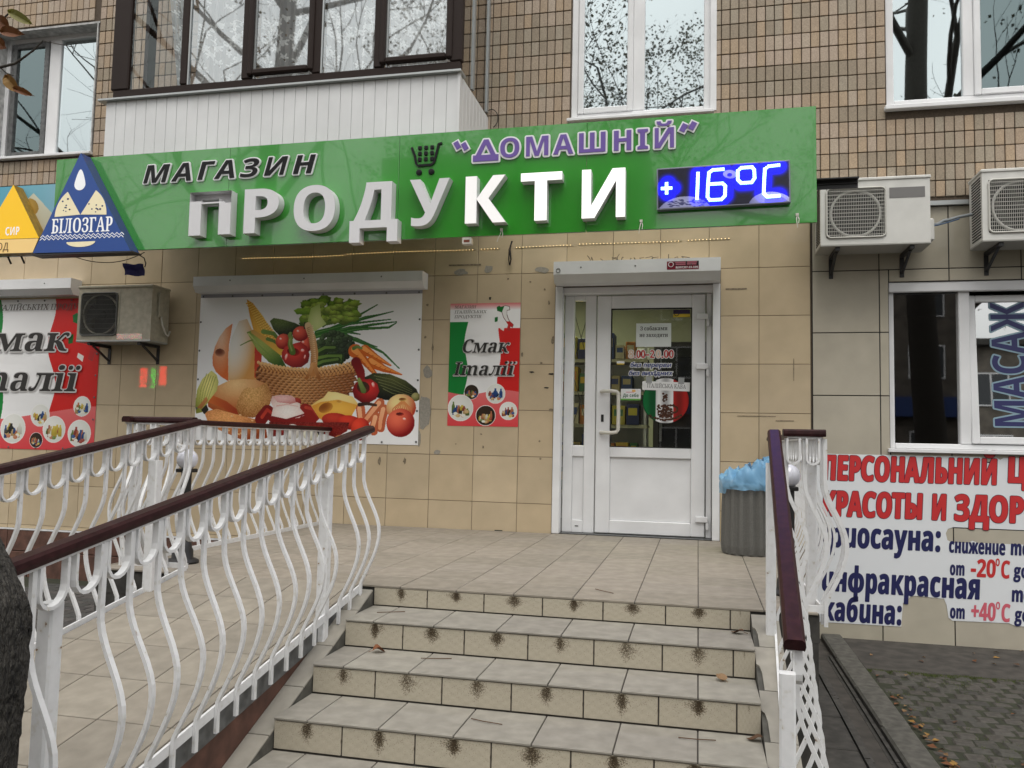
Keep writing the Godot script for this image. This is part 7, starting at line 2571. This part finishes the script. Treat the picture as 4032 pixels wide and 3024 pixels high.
func small_things() -> void:
	var rag := thing("blue_rag", "dark blue rag dangling on a wire below the triangular signs", "rag", Vector3(-3.62, 2.215, 0.50))
	var st := MB.new()
	for i in 8:
		for j in 4:
			var P := []
			for q in [[i, j], [i, j + 1], [i + 1, j + 1], [i + 1, j]]:
				var u: float = q[0] / 8.0
				var v: float = q[1] / 4.0
				P.append(Vector3(0.004 + u * 0.215 + 0.006 * sin(v * 5), v * 0.105 - 0.012 * u + 0.004 * sin(u * 9), 0.012 * sin(u * 7 + v * 2) + (0.02 * v if v > 0.5 else 0.0)))
			st.quad(P[0], P[1], P[2], P[3], Vector3(0, 0, 1))
	obj(st, "cloth", mat("rag_blue", Color(0.030, 0.026, 0.14), 0.8), rag)
	st = MB.new()
	st.tube([Vector3(0.215, 0.07, 0.005), Vector3(0.235, 0.10, 0.02), Vector3(0.245, 0.14, 0.06), Vector3(0.235, 0.175, 0.25), Vector3(0.235, 0.20, 0.45)], 0.005, 6)
	obj(st, "cord", mats["rubber"], rag)
	var wire := thing("hanging_wire", "thin wire sagging from the blue triangle to the green board", "wire")
	st = MB.new()
	var pts := []
	for k in 15:
		var t := k / 14.0
		pts.append(Vector3(lerpf(-3.79, -3.05, t), 2.30 - 0.30 * t * (1 - t), lerpf(1.0, 0.98, t) - 0.12 * t * (1 - t)))
	st.tube(pts, 0.0035, 5)
	obj(st, "strand", mats["rubber"], wire)
	# loop of cable at the balcony's corner
	var loop := thing("cable_loop", "black cable loop beside the white balcony's lower corner", "cable")
	st = MB.new()
	pts = []
	for k in 17:
		var a := PI * 0.95 - PI * 1.35 * k / 16.0
		pts.append(Vector3(-0.305 + cos(a) * 0.062, 3.655 + sin(a) * 0.085, 0.02))
	st.tube(pts, 0.004, 5)
	obj(st, "strand", mats["rubber"], loop)
	# plastic ties left under the board
	var tie_labels := ["white cable tie hanging below the sign between the lit letters", "white cable tie hanging from the sign left of the temperature display", "white cable tie hanging from the sign's far corner beside the air conditioner"]
	var tie_at := [Vector3(0.058, 2.365, 1.003), Vector3(1.105, 2.390, 1.003), Vector3(2.187, 2.392, 1.003)]
	for k in 3:
		var t := thing("cable_tie", tie_labels[k], "cable tie", tie_at[k], "cable ties under the sign")
		st = MB.new()
		st.sweep([Vector3(0, 0, 0.002), Vector3(-0.006, -0.03, 0.012), Vector3(-0.022 + 0.01 * k, -0.065, 0.016), Vector3(-0.030 + 0.016 * k, -0.09, 0.012)], [Vector2(-0.0025, -0.0008), Vector2(0.0025, -0.0008), Vector2(0.0025, 0.0008), Vector2(-0.0025, 0.0008)], Vector3(0, 0, 1))
		st.sweep([Vector3(0.004, 0, 0.002), Vector3(0.012, -0.03, 0.010), Vector3(0.008, -0.06, 0.014)], [Vector2(-0.0025, -0.0008), Vector2(0.0025, -0.0008), Vector2(0.0025, 0.0008), Vector2(-0.0025, 0.0008)], Vector3(0, 0, 1))
		obj(st, "strap", mats["cream"], t)
		boxpart("clip", Vector3(-0.010, -0.004, 0.0), Vector3(0.010, 0.014, 0.008), mats["cream"], t)
	var sb := thing("junction_box", "small cream junction box with a red label hanging under the sign", "box", Vector3(-0.252, 2.268, 0.955))
	boxpart("case", Vector3(0, 0, 0), Vector3(0.075, 0.052, 0.05), mats["cream"], sb, 0.004)
	boxpart("label", Vector3(0.014, 0.014, 0.0503), Vector3(0.060, 0.034, 0.0512), mat("label_brown", Color(0.16, 0.035, 0.012), 0.5), sb)
	var cl := thing("wire_bundle", "dark knotted wires hanging from the wall beneath the diode string", "wires", Vector3(-0.10, 2.40, 0.02))
	for k in 4:
		st = MB.new()
		st.tube([Vector3(0.02 * hash2(k, 3), 0.13, 0.01), Vector3(0.02 * (hash2(k, 4) - 0.5), 0.05, 0.02), Vector3(0.03 * (hash2(k, 6) - 0.3), -0.04, 0.015 + 0.01 * k), Vector3(0.02 * (hash2(k, 7) - 0.5), -0.07 - 0.02 * hash2(k, 8), 0.01)], 0.005, 5)
		obj(st, "strand", mats["rubber"], cl)
	# vine scraps over the door's shutter box
	var vine := thing("dry_vine", "dry dark vine scraps lying on top of the door's shutter box", "vine", Vector3(0.5, 2.30, 0.10))
	for k in 16:
		st = MB.new()
		var x := 0.02 + 0.9 * hash2(k, 13)
		st.tube([Vector3(x, 0.004, 0.06 * hash2(k, 14)), Vector3(x + 0.05 * (hash2(k, 15) - 0.5), 0.02 + 0.03 * hash2(k, 16), 0.03), Vector3(x + 0.12 * (hash2(k, 17) - 0.5), 0.012 + 0.05 * hash2(k, 18), 0.02)], 0.0028, 4)
		obj(st, "tendril", mats["rubber"], vine)

	# fallen leaves
	var lm := []
	for k in 4: lm.append(leaf_mesh(k))
	var tones := [mat("leaf_rust", Color(0.16, 0.055, 0.018), 0.8), mat("leaf_brown", Color(0.085, 0.042, 0.020), 0.85), mat("leaf_ochre", Color(0.30, 0.16, 0.035), 0.8), mat("leaf_tan", Color(0.24, 0.15, 0.08), 0.85)]
	var spots := [[Vector3(0.07, -0.228, 3.25), 0, "curled rust-brown leaf at the foot of the second riser"], [Vector3(1.70, -0.101, 2.90), 1, "brown leaf in the corner of the first tread by the stair railing"], [Vector3(1.735, -0.355, 3.57), 1, "brown leaf wedged beside the notched tile on a middle tread"], [Vector3(1.72, -0.482, 3.93), 0, "small rusty leaf by the notched edge on a lower tread"], [Vector3(1.62, -0.228, 3.24), 3, "pale scrap of leaf near the railing end of the second tread"]]
	for s in spots:
		var o := node_of(lm[s[1]], "dry_leaf", tones[s[1]])
		o.position = s[0]
		o.rotation.y = s[0].x * 9.0
		o.scale = Vector3(0.75, 1.1, 0.75)
		tag(o, s[2], "leaf", "dry leaves on the steps")
	# twigs on the treads
	var tw := [[Vector3(0.36, -0.230, 3.28), 0.3, "thin dark twig lying on the second tread"], [Vector3(0.70, -0.357, 3.66), -0.2, "thin dark twig lying on the middle tread"], [Vector3(1.52, -0.357, 3.62), 0.1, "thin dark twig on the middle tread towards the stair railing"], [Vector3(0.02, -0.103, 2.98), 0.5, "short dark twig on the uppermost tread near the ramp"], [Vector3(1.05, 0.002, 2.62), -0.7, "short grass straw on the landing's front edge"]]
	for s in tw:
		st = MB.new()
		st.tube([Vector3(-0.07, 0.003, 0), Vector3(-0.01, 0.005, 0.012), Vector3(0.07, 0.003, 0.004)], 0.002, 4)
		var o := obj(st, "twig", mats["leaf_brown"])
		o.position = s[0]
		o.rotation.y = s[1]
		tag(o, s[2], "twig", "twigs on the steps")
	# litter of leaves in the drain and along the kerb: uncounted
	var li := MB.new()
	for k in 170:
		var t := hash2(k, 101)
		var p: Vector3
		if k < 80: p = Vector3(2.36 + 0.05 * hash2(k, 102), -0.742, 1.75 + 0.55 * t * t + 0.3 * (hash2(k, 103) - 0.5))
		elif k < 135: p = Vector3(2.63 + 0.07 * hash2(k, 104), -0.695, 1.5 + 1.5 * t)
		else: p = Vector3(2.5 + 1.6 * hash2(k, 105), -0.694, 0.05 + 2.6 * t)
		var a := TAU * hash2(k, 106)
		var l := 0.014 + 0.014 * hash2(k, 107)
		var d := Vector3(cos(a), 0, sin(a)) * l
		var e := Vector3(-sin(a), 0.35 * hash2(k, 108), cos(a)) * l * 0.6
		var c: Color = [Color(0.13, 0.05, 0.018), Color(0.075, 0.036, 0.018), Color(0.24, 0.13, 0.03), Color(0.17, 0.10, 0.045)][int(hash2(k, 133) * 3.99)]
		li.col = c
		p.y += 0.008 * hash2(k, 109)
		li.tri(p - d, p + e + Vector3(0, 0.006, 0), p + d, Vector3.UP)
		li.tri(p - d, p + d, p - e + Vector3(0, 0.004, 0), Vector3.UP)
	var lo := obj(li, "leaf_litter", mat("litter", Color.WHITE, 0.85, {"vc": true}))
	tag(lo, "rusty fallen leaves scattered in the drain and along the kerb", "leaf litter", "", "stuff")
	# tufts of grass and moss between the cobbles
	var gr := MB.new()
	for k in 4200:
		var x := 2.63 + 1.75 * hash2(k, 121)
		var z := 0.95 + 2.4 * hash2(k, 122)
		var dens := 0.5 + 0.5 * sin(x * 5.1 + 1.3) * sin(z * 4.3 + 0.6)
		if k % 4 == 0: z = 0.93 + 0.06 * hash2(k, 127)
		elif hash2(k, 123) > dens * dens * 1.3: continue
		# keep to the joints
		var fx := fposmod(x - 2.70 + 0.031, 0.062) - 0.031
		if absf(fx) < 0.012 and k % 4: continue
		var h := 0.008 + 0.022 * hash2(k, 124)
		var a := TAU * hash2(k, 125)
		gr.col = Color(0.05, 0.075, 0.018).lerp(Color(0.10, 0.12, 0.03), hash2(k, 126))
		var b := Vector3(x, -0.712, z)
		for j in 3:
			var aa := a + j * 2.1
			gr.tri(b + Vector3(cos(aa), 0, sin(aa)) * 0.004, b + Vector3(cos(aa) * 0.012, h, sin(aa) * 0.012), b - Vector3(cos(aa), 0, sin(aa)) * 0.004, Vector3(0, 0.2, 1))
	tag(obj(gr, "grass", mat("grass", Color.WHITE, 0.8, {"vc": true})), "short grass and moss growing between the cobbles", "grass", "", "stuff")

# ------------------------------------------------------------------ trees
func limb(st: MB, leaves: MB, p: Vector3, dir: Vector3, len: float, rad: float, depth: int, r: RandomNumberGenerator, leafy: float) -> void:
	var path := [p]
	var radii := [rad]
	var d := dir
	var n := 5
	for k in n:
		d = (d + Vector3(r.randf_range(-0.22, 0.22), r.randf_range(-0.10, 0.16), r.randf_range(-0.22, 0.22))).normalized()
		p += d * len / n
		path.append(p)
		radii.append(lerpf(rad, rad * 0.5, float(k + 1) / n))
	st.tube(path, radii, 7 if rad > 0.05 else 4)
	if depth == 0:
		if leafy > 0.0:
			for k in int(10 * leafy):
				var q: Vector3 = path[r.randi_range(1, n)] + Vector3(r.randf_range(-0.25, 0.25), r.randf_range(-0.3, 0.15), r.randf_range(-0.25, 0.25))
				var a := Vector3(r.randf_range(-1, 1), r.randf_range(-1, 0.2), r.randf_range(-1, 1)).normalized() * 0.085
				var b := a.cross(Vector3(r.randf_range(-1, 1), 1, r.randf_range(-1, 1))).normalized() * 0.04
				leaves.col = Color(0.10, 0.075, 0.025).lerp(Color(0.055, 0.06, 0.02), r.randf())
				leaves.tri(q, q + a * 0.5 + b, q + a, Vector3.UP)
				leaves.tri(q, q + a, q + a * 0.5 - b, Vector3.UP)
		return
	var kids := 3 if depth > 1 else 4
	for k in kids:
		var at: Vector3 = path[n - (k % 3)]
		var ax := d.cross(Vector3(r.randf_range(-1, 1), r.randf_range(-0.3, 0.3), r.randf_range(-1, 1))).normalized()
		limb(st, leaves, at, d.rotated(ax, r.randf_range(0.35, 0.95)), len * r.randf_range(0.58, 0.8), radii[n - (k % 3)] * r.randf_range(0.55, 0.75), depth - 1, r, leafy)

func street_tree(label: String, at: Vector3, h: float, rad: float, sd: int, leafy: float) -> void:
	var t := thing("street_tree", label, "tree", at, "street trees facing the shop")
	var r := RandomNumberGenerator.new()
	r.seed = sd
	var st := MB.new()
	var lv := MB.new()
	var trunk := MB.new()
	var path := []
	var radii := []
	for k in 9:
		var f := k / 8.0
		path.append(Vector3(0.25 * sin(f * 3.0 + sd), f * h * 0.62, 0.2 * sin(f * 2.3 + sd * 2)))
		radii.append(lerpf(rad, rad * 0.55, f) * (1.25 if k == 0 else 1.0))
	trunk.tube(path, radii, 12)
	obj(trunk, "trunk", mats["bark"], t)
	for k in 11:
		var i := 3 + k % 6
		var a := TAU * k / 11.0 * 2.6 + sd
		limb(st, lv, path[i], Vector3(cos(a), 0.45 + 0.4 * r.randf(), sin(a)).normalized(), h * r.randf_range(0.16, 0.26), radii[i] * 0.42, 3, r, leafy)
	obj(st, "branch_crown", mats["bark"], t)
	if lv.v.size() > 0:
		tag(obj(lv, "foliage", mat("autumn_leaf", Color.WHITE, 0.7, {"vc": true, "back": Color(0.3, 0.3, 0.2)}), t), "", "", "", "stuff")

func trees() -> void:
	mat("bark", Color(0.075, 0.066, 0.055), 0.95, {"tex": noise_tex["mottle"], "scale": Vector3(3.5, 1.2, 3.5)})
	mat("bark_near", Color(0.115, 0.106, 0.09), 0.95, {"tex": noise("bark_tone", FastNoiseLite.TYPE_SIMPLEX_SMOOTH, 0.03, 5, 0.35, 1.0), "scale": Vector3(11.0, 3.6, 11.0), "bump": noise("bark_relief", FastNoiseLite.TYPE_SIMPLEX_SMOOTH, 0.035, 5, 0.0, 1.0), "depth": 3.0})
	# leaning tree right beside the ramp's end
	var t := thing("leaning_tree", "rough grey trunk of a leaning tree at the ramp's lower end", "tree", Vector3(-0.105, -0.78, 5.40))
	var st := MB.new()
	var fn := FastNoiseLite.new()
	fn.frequency = 3.2
	var path := [Vector3(0.0, 0.0, 0), Vector3(0.005, 0.30, 0.0), Vector3(-0.004, 0.62, 0.0), Vector3(0.0, 0.85, 0.0), Vector3(0.012, 1.02, 0.0), Vector3(0.006, 1.12, 0), Vector3(-0.035, 1.20, 0), Vector3(-0.10, 1.30, 0), Vector3(-0.22, 1.45, 0), Vector3(-0.42, 1.75, 0.05), Vector3(-0.66, 2.2, 0.1), Vector3(-0.85, 2.8, 0.1), Vector3(-0.95, 3.6, 0.05), Vector3(-1.0, 4.6, 0)]
	var rr := [0.185, 0.152, 0.145, 0.150, 0.152, 0.150, 0.142, 0.14, 0.138, 0.13, 0.12, 0.11, 0.095, 0.07]
	var fine := []
	var fr := []
	for k in path.size() - 1:
		for s in 6:
			fine.append(path[k].lerp(path[k + 1], s / 6.0)); fr.append(lerpf(rr[k], rr[k + 1], s / 6.0))
	var sides := 72
	var ring := func(k: int, i: int) -> Vector3:
		var a := TAU * (i % sides) / sides
		var p: Vector3 = fine[k]
		var tg: Vector3 = (fine[mini(k + 1, fine.size() - 1)] - fine[maxi(k - 1, 0)]).normalized()
		var sx := tg.cross(Vector3(0, 0, 1)).normalized()
		var sz := sx.cross(tg)
		var r: float = fr[k] * (1.0 + 0.10 * fn.get_noise_3d(cos(a) * 1.2, p.y * 0.35, sin(a) * 1.2) + 0.05 * fn.get_noise_3d(cos(a) * 4.0, p.y * 0.9, sin(a) * 4.0) + 0.075 * absf(fn.get_noise_3d(cos(a) * 7.0, p.y * 1.6, sin(a) * 7.0)) + 0.07 * fn.get_noise_3d(cos(a) * 16.0, p.y * 4.0, sin(a) * 16.0))
		return p + sx * cos(a) * r + sz * sin(a) * r
	for k in fine.size() - 1:
		for i in sides:
			var P := [ring.call(k, i), ring.call(k + 1, i), ring.call(k + 1, i + 1), ring.call(k, i + 1)]
			var N := []
			for q in [[k, i], [k + 1, i], [k + 1, i + 1], [k, i + 1]]:
				N.append((ring.call(q[0], q[1]) - fine[q[0]]).normalized())
			st.stri([P[0], P[1], P[2]], [N[0], N[1], N[2]])
			st.stri([P[0], P[2], P[3]], [N[0], N[2], N[3]])
	obj(st, "trunk", mats["bark_near"], t)
	# a thin branch with the last leaves hangs into the upper corner
	var tw := MB.new()
	var o := Vector3(-0.105, -0.78, 5.40)
	var main := [Vector3(-0.97, 3.5, 5.42) - o + Vector3(0, -0.72, 0), Vector3(-0.80, 1.95, 5.1) - o, Vector3(-0.62, 1.83, 5.02) - o, Vector3(-0.473, 1.819, 5.0) - o, Vector3(-0.421, 1.826, 5.0) - o, Vector3(-0.362, 1.859, 5.0) - o, Vector3(-0.330, 1.886, 5.0) - o]
	main[0] = Vector3(-0.90, 2.95, 0.05)
	tw.tube(main, [0.02, 0.009, 0.006, 0.0045, 0.004, 0.003, 0.002], 6)
	tw.tube([main[6], Vector3(-0.28, 1.872, 5.0) - o, Vector3(-0.225, 1.858, 5.0) - o], 0.0012, 4)
	tw.tube([main[2], Vector3(-0.56, 1.90, 5.0) - o, Vector3(-0.475, 1.965, 5.0) - o, Vector3(-0.45, 1.985, 5.0) - o], [0.005, 0.004, 0.003, 0.002], 5)
	tw.tube([main[3], Vector3(-0.45, 1.80, 5.0) - o, Vector3(-0.425, 1.79, 5.0) - o], 0.002, 4)
	obj(tw, "branch", mats["bark"], t)
	var leafs := [[Vector3(-0.452, 1.985, 5.0), Vector3(-0.352, 1.928, 5.01), 0.014, 1], [Vector3(-0.49, 1.965, 5.0), Vector3(-0.445, 1.93, 5.0), 0.020, 0], [Vector3(-0.475, 1.925, 5.0), Vector3(-0.385, 1.905, 5.01), 0.016, 0], [Vector3(-0.49, 1.90, 5.0), Vector3(-0.455, 1.872, 5.0), 0.018, 0], [Vector3(-0.445, 1.790, 5.0), Vector3(-0.400, 1.735, 5.0), 0.018, 2], [Vector3(-0.415, 1.750, 5.0), Vector3(-0.345, 1.722, 5.0), 0.010, 0]]
	var lm := [mat("leaf_hang_rust", Color(0.13, 0.045, 0.015), 0.7, {"back": Color(0.3, 0.2, 0.1)}), mat("leaf_hang_olive", Color(0.16, 0.15, 0.045), 0.7, {"back": Color(0.3, 0.3, 0.1)}), mat("leaf_hang_ochre", Color(0.23, 0.13, 0.03), 0.7, {"back": Color(0.3, 0.2, 0.1)})]
	for l in leafs:
		var m := MB.new()
		var a: Vector3 = l[0] - o
		var b: Vector3 = l[1] - o
		var nrm := (b - a).cross(Vector3(0, 0, 1)).normalized()
		for s in [-1.0, 1.0]:
			for k in 6:
				var t0 := k / 6.0
				var t1 := (k + 1) / 6.0
				var e := func(t: float, w: float) -> Vector3: return a.lerp(b, t) + nrm * s * l[2] * w * sin(PI * pow(t, 0.85)) + Vector3(0, 0, 0.010 * w * w + 0.006 * sin(t * 6))
				m.quad(e.call(t0, 0.0), e.call(t1, 0.0), e.call(t1, 1.0), e.call(t0, 1.0), Vector3(0, 0, 1))
		obj(m, "leaf", lm[l[3]], t)
	# trees on the street side: mirrored in the windows and the glossy sign
	street_tree("tall street tree with a thick bare trunk mirrored in the balcony glass", Vector3(-7.1, -0.72, 10.0), 19.0, 0.27, 11, 0.0)
	street_tree("spreading bare street tree mirrored in the left window", Vector3(-14.5, -0.72, 12.0), 15.0, 0.28, 23, 0.0)
	street_tree("leafy autumn street tree mirrored in the middle window", Vector3(-0.4, -0.72, 18.0), 18.5, 0.24, 31, 3.2)
	street_tree("street tree with a dark trunk mirrored in the clinic window", Vector3(6.25, -0.72, 11.2), 21.0, 0.33, 47, 0.5)
	street_tree("slender street tree mirrored in the shop sign", Vector3(-3.2, -0.72, 15.0), 14.0, 0.20, 61, 1.5)

# ------------------------------------------------------------------ the other side of the street, mirrored in the lower windows
func across_the_street() -> void:
	var b := thing("opposite_building", "grey brown apartment block across the street mirrored in the clinic window", "building", Vector3(0, -0.72, 34.0))
	boxpart("wing", Vector3(-15, 0, 1.0), Vector3(-1.0, 16.5, 10), mat("opposite_wall", Color(0.20, 0.175, 0.145), 0.9, {"tex": noise_tex["mottle"], "scale": 0.2}), b)
	boxpart("wall", Vector3(-0.99, 0, 0), Vector3(46, 10.6, 9), mat("opposite_wall", Color(0.20, 0.175, 0.145), 0.9, {"tex": noise_tex["mottle"], "scale": 0.2}), b)
	boxpart("roof", Vector3(-0.9, 10.6, -0.4), Vector3(46.4, 10.9, 9.4), mats["concrete_dark"], b)
	boxpart("shop_band", Vector3(-0.9, 3.1, -0.5), Vector3(46, 4.0, -0.02), mat("band_blue", Color(0.02, 0.05, 0.18), 0.6), b)
	for f in 3:
		for k in 16:
			var x := -0.3 + k * 2.85
			var y: float = [0.9, 4.9, 7.8][f]
			var w := holder("window", b)
			boxpart("glass", Vector3(x, y, -0.03), Vector3(x + 1.5, y + 1.5, -0.012), mat("far_glass", Color(0.03, 0.035, 0.04), 0.2), w)
			var st := MB.new()
			frame_bars(st, x - 0.04, x + 1.54, y - 0.04, y + 1.54, 0.07, -0.06, -0.031, 0.005)
			st.box(Vector3(x + 0.72, y + 0.03, -0.06), Vector3(x + 0.79, y + 1.47, -0.031))
			obj(st, "frame", mats["pvc"], w)
	var lb := thing("opposite_building", "added long low dark block at the far left that shuts off low sky", "building", Vector3(0, -0.72, 35.0))  # added unseen block, keeps low sky light off the wall under the sign
	boxpart("wall", Vector3(-62, 0, 0), Vector3(-15.2, 9.6, 9), mat("opposite_wall", Color.WHITE), lb)
	boxpart("roof", Vector3(-62.4, 9.6, -0.4), Vector3(-15.1, 9.9, 9.4), mats["concrete_dark"], lb)
	# lit running-text board whose light shows mirrored in the glossy tiles
	var led := thing("pharmacy_display", "red and green diode board across the street mirrored in the wall tiles", "display", Vector3(-18.6, 2.95, 20.0))
	led.rotation.y = PI - 0.60
	boxpart("case", Vector3(-0.66, -0.42, -0.12), Vector3(0.66, 0.42, -0.01), mats["black"], led)
	var red := mat("diode_red", Color(0.3, 0.02, 0.01), 0.5, {"glow": Color(1.0, 0.10, 0.05), "power": 18.0})
	var grn := mat("diode_green", Color(0.02, 0.3, 0.05), 0.5, {"glow": Color(0.08, 1.0, 0.20), "power": 16.0})
	for s in [-1.0, 1.0]:
		var m := MB.new()
		for j in 13:
			for i in 4:
				if hash2(i + 10 * int(s), j) < 0.12: continue
				m.box(Vector3(s * 0.36 - 0.12 + i * 0.06, -0.36 + j * 0.055, 0.0), Vector3(s * 0.36 - 0.12 + i * 0.06 + 0.054, -0.36 + j * 0.055 + 0.046, 0.006))
		tag(obj(m, "red_diode_field", red, led), "", "", "", "stuff")
	var g := MB.new()
	for j in 14:
		for i in 4:
			if hash2(i, j + 200) < 0.38: continue
			g.box(Vector3(-0.14 + i * 0.06, -0.37 + j * 0.053, 0.0), Vector3(-0.14 + i * 0.06 + 0.05, -0.37 + j * 0.053 + 0.04, 0.006))
	tag(obj(g, "green_diode_field", grn, led), "", "", "", "stuff")
	for x in [-0.4, 0.4]:
		boxpart("pole", Vector3(x - 0.04, -3.66, -0.10), Vector3(x + 0.04, -0.42, -0.02), mats["dark_metal"], led)
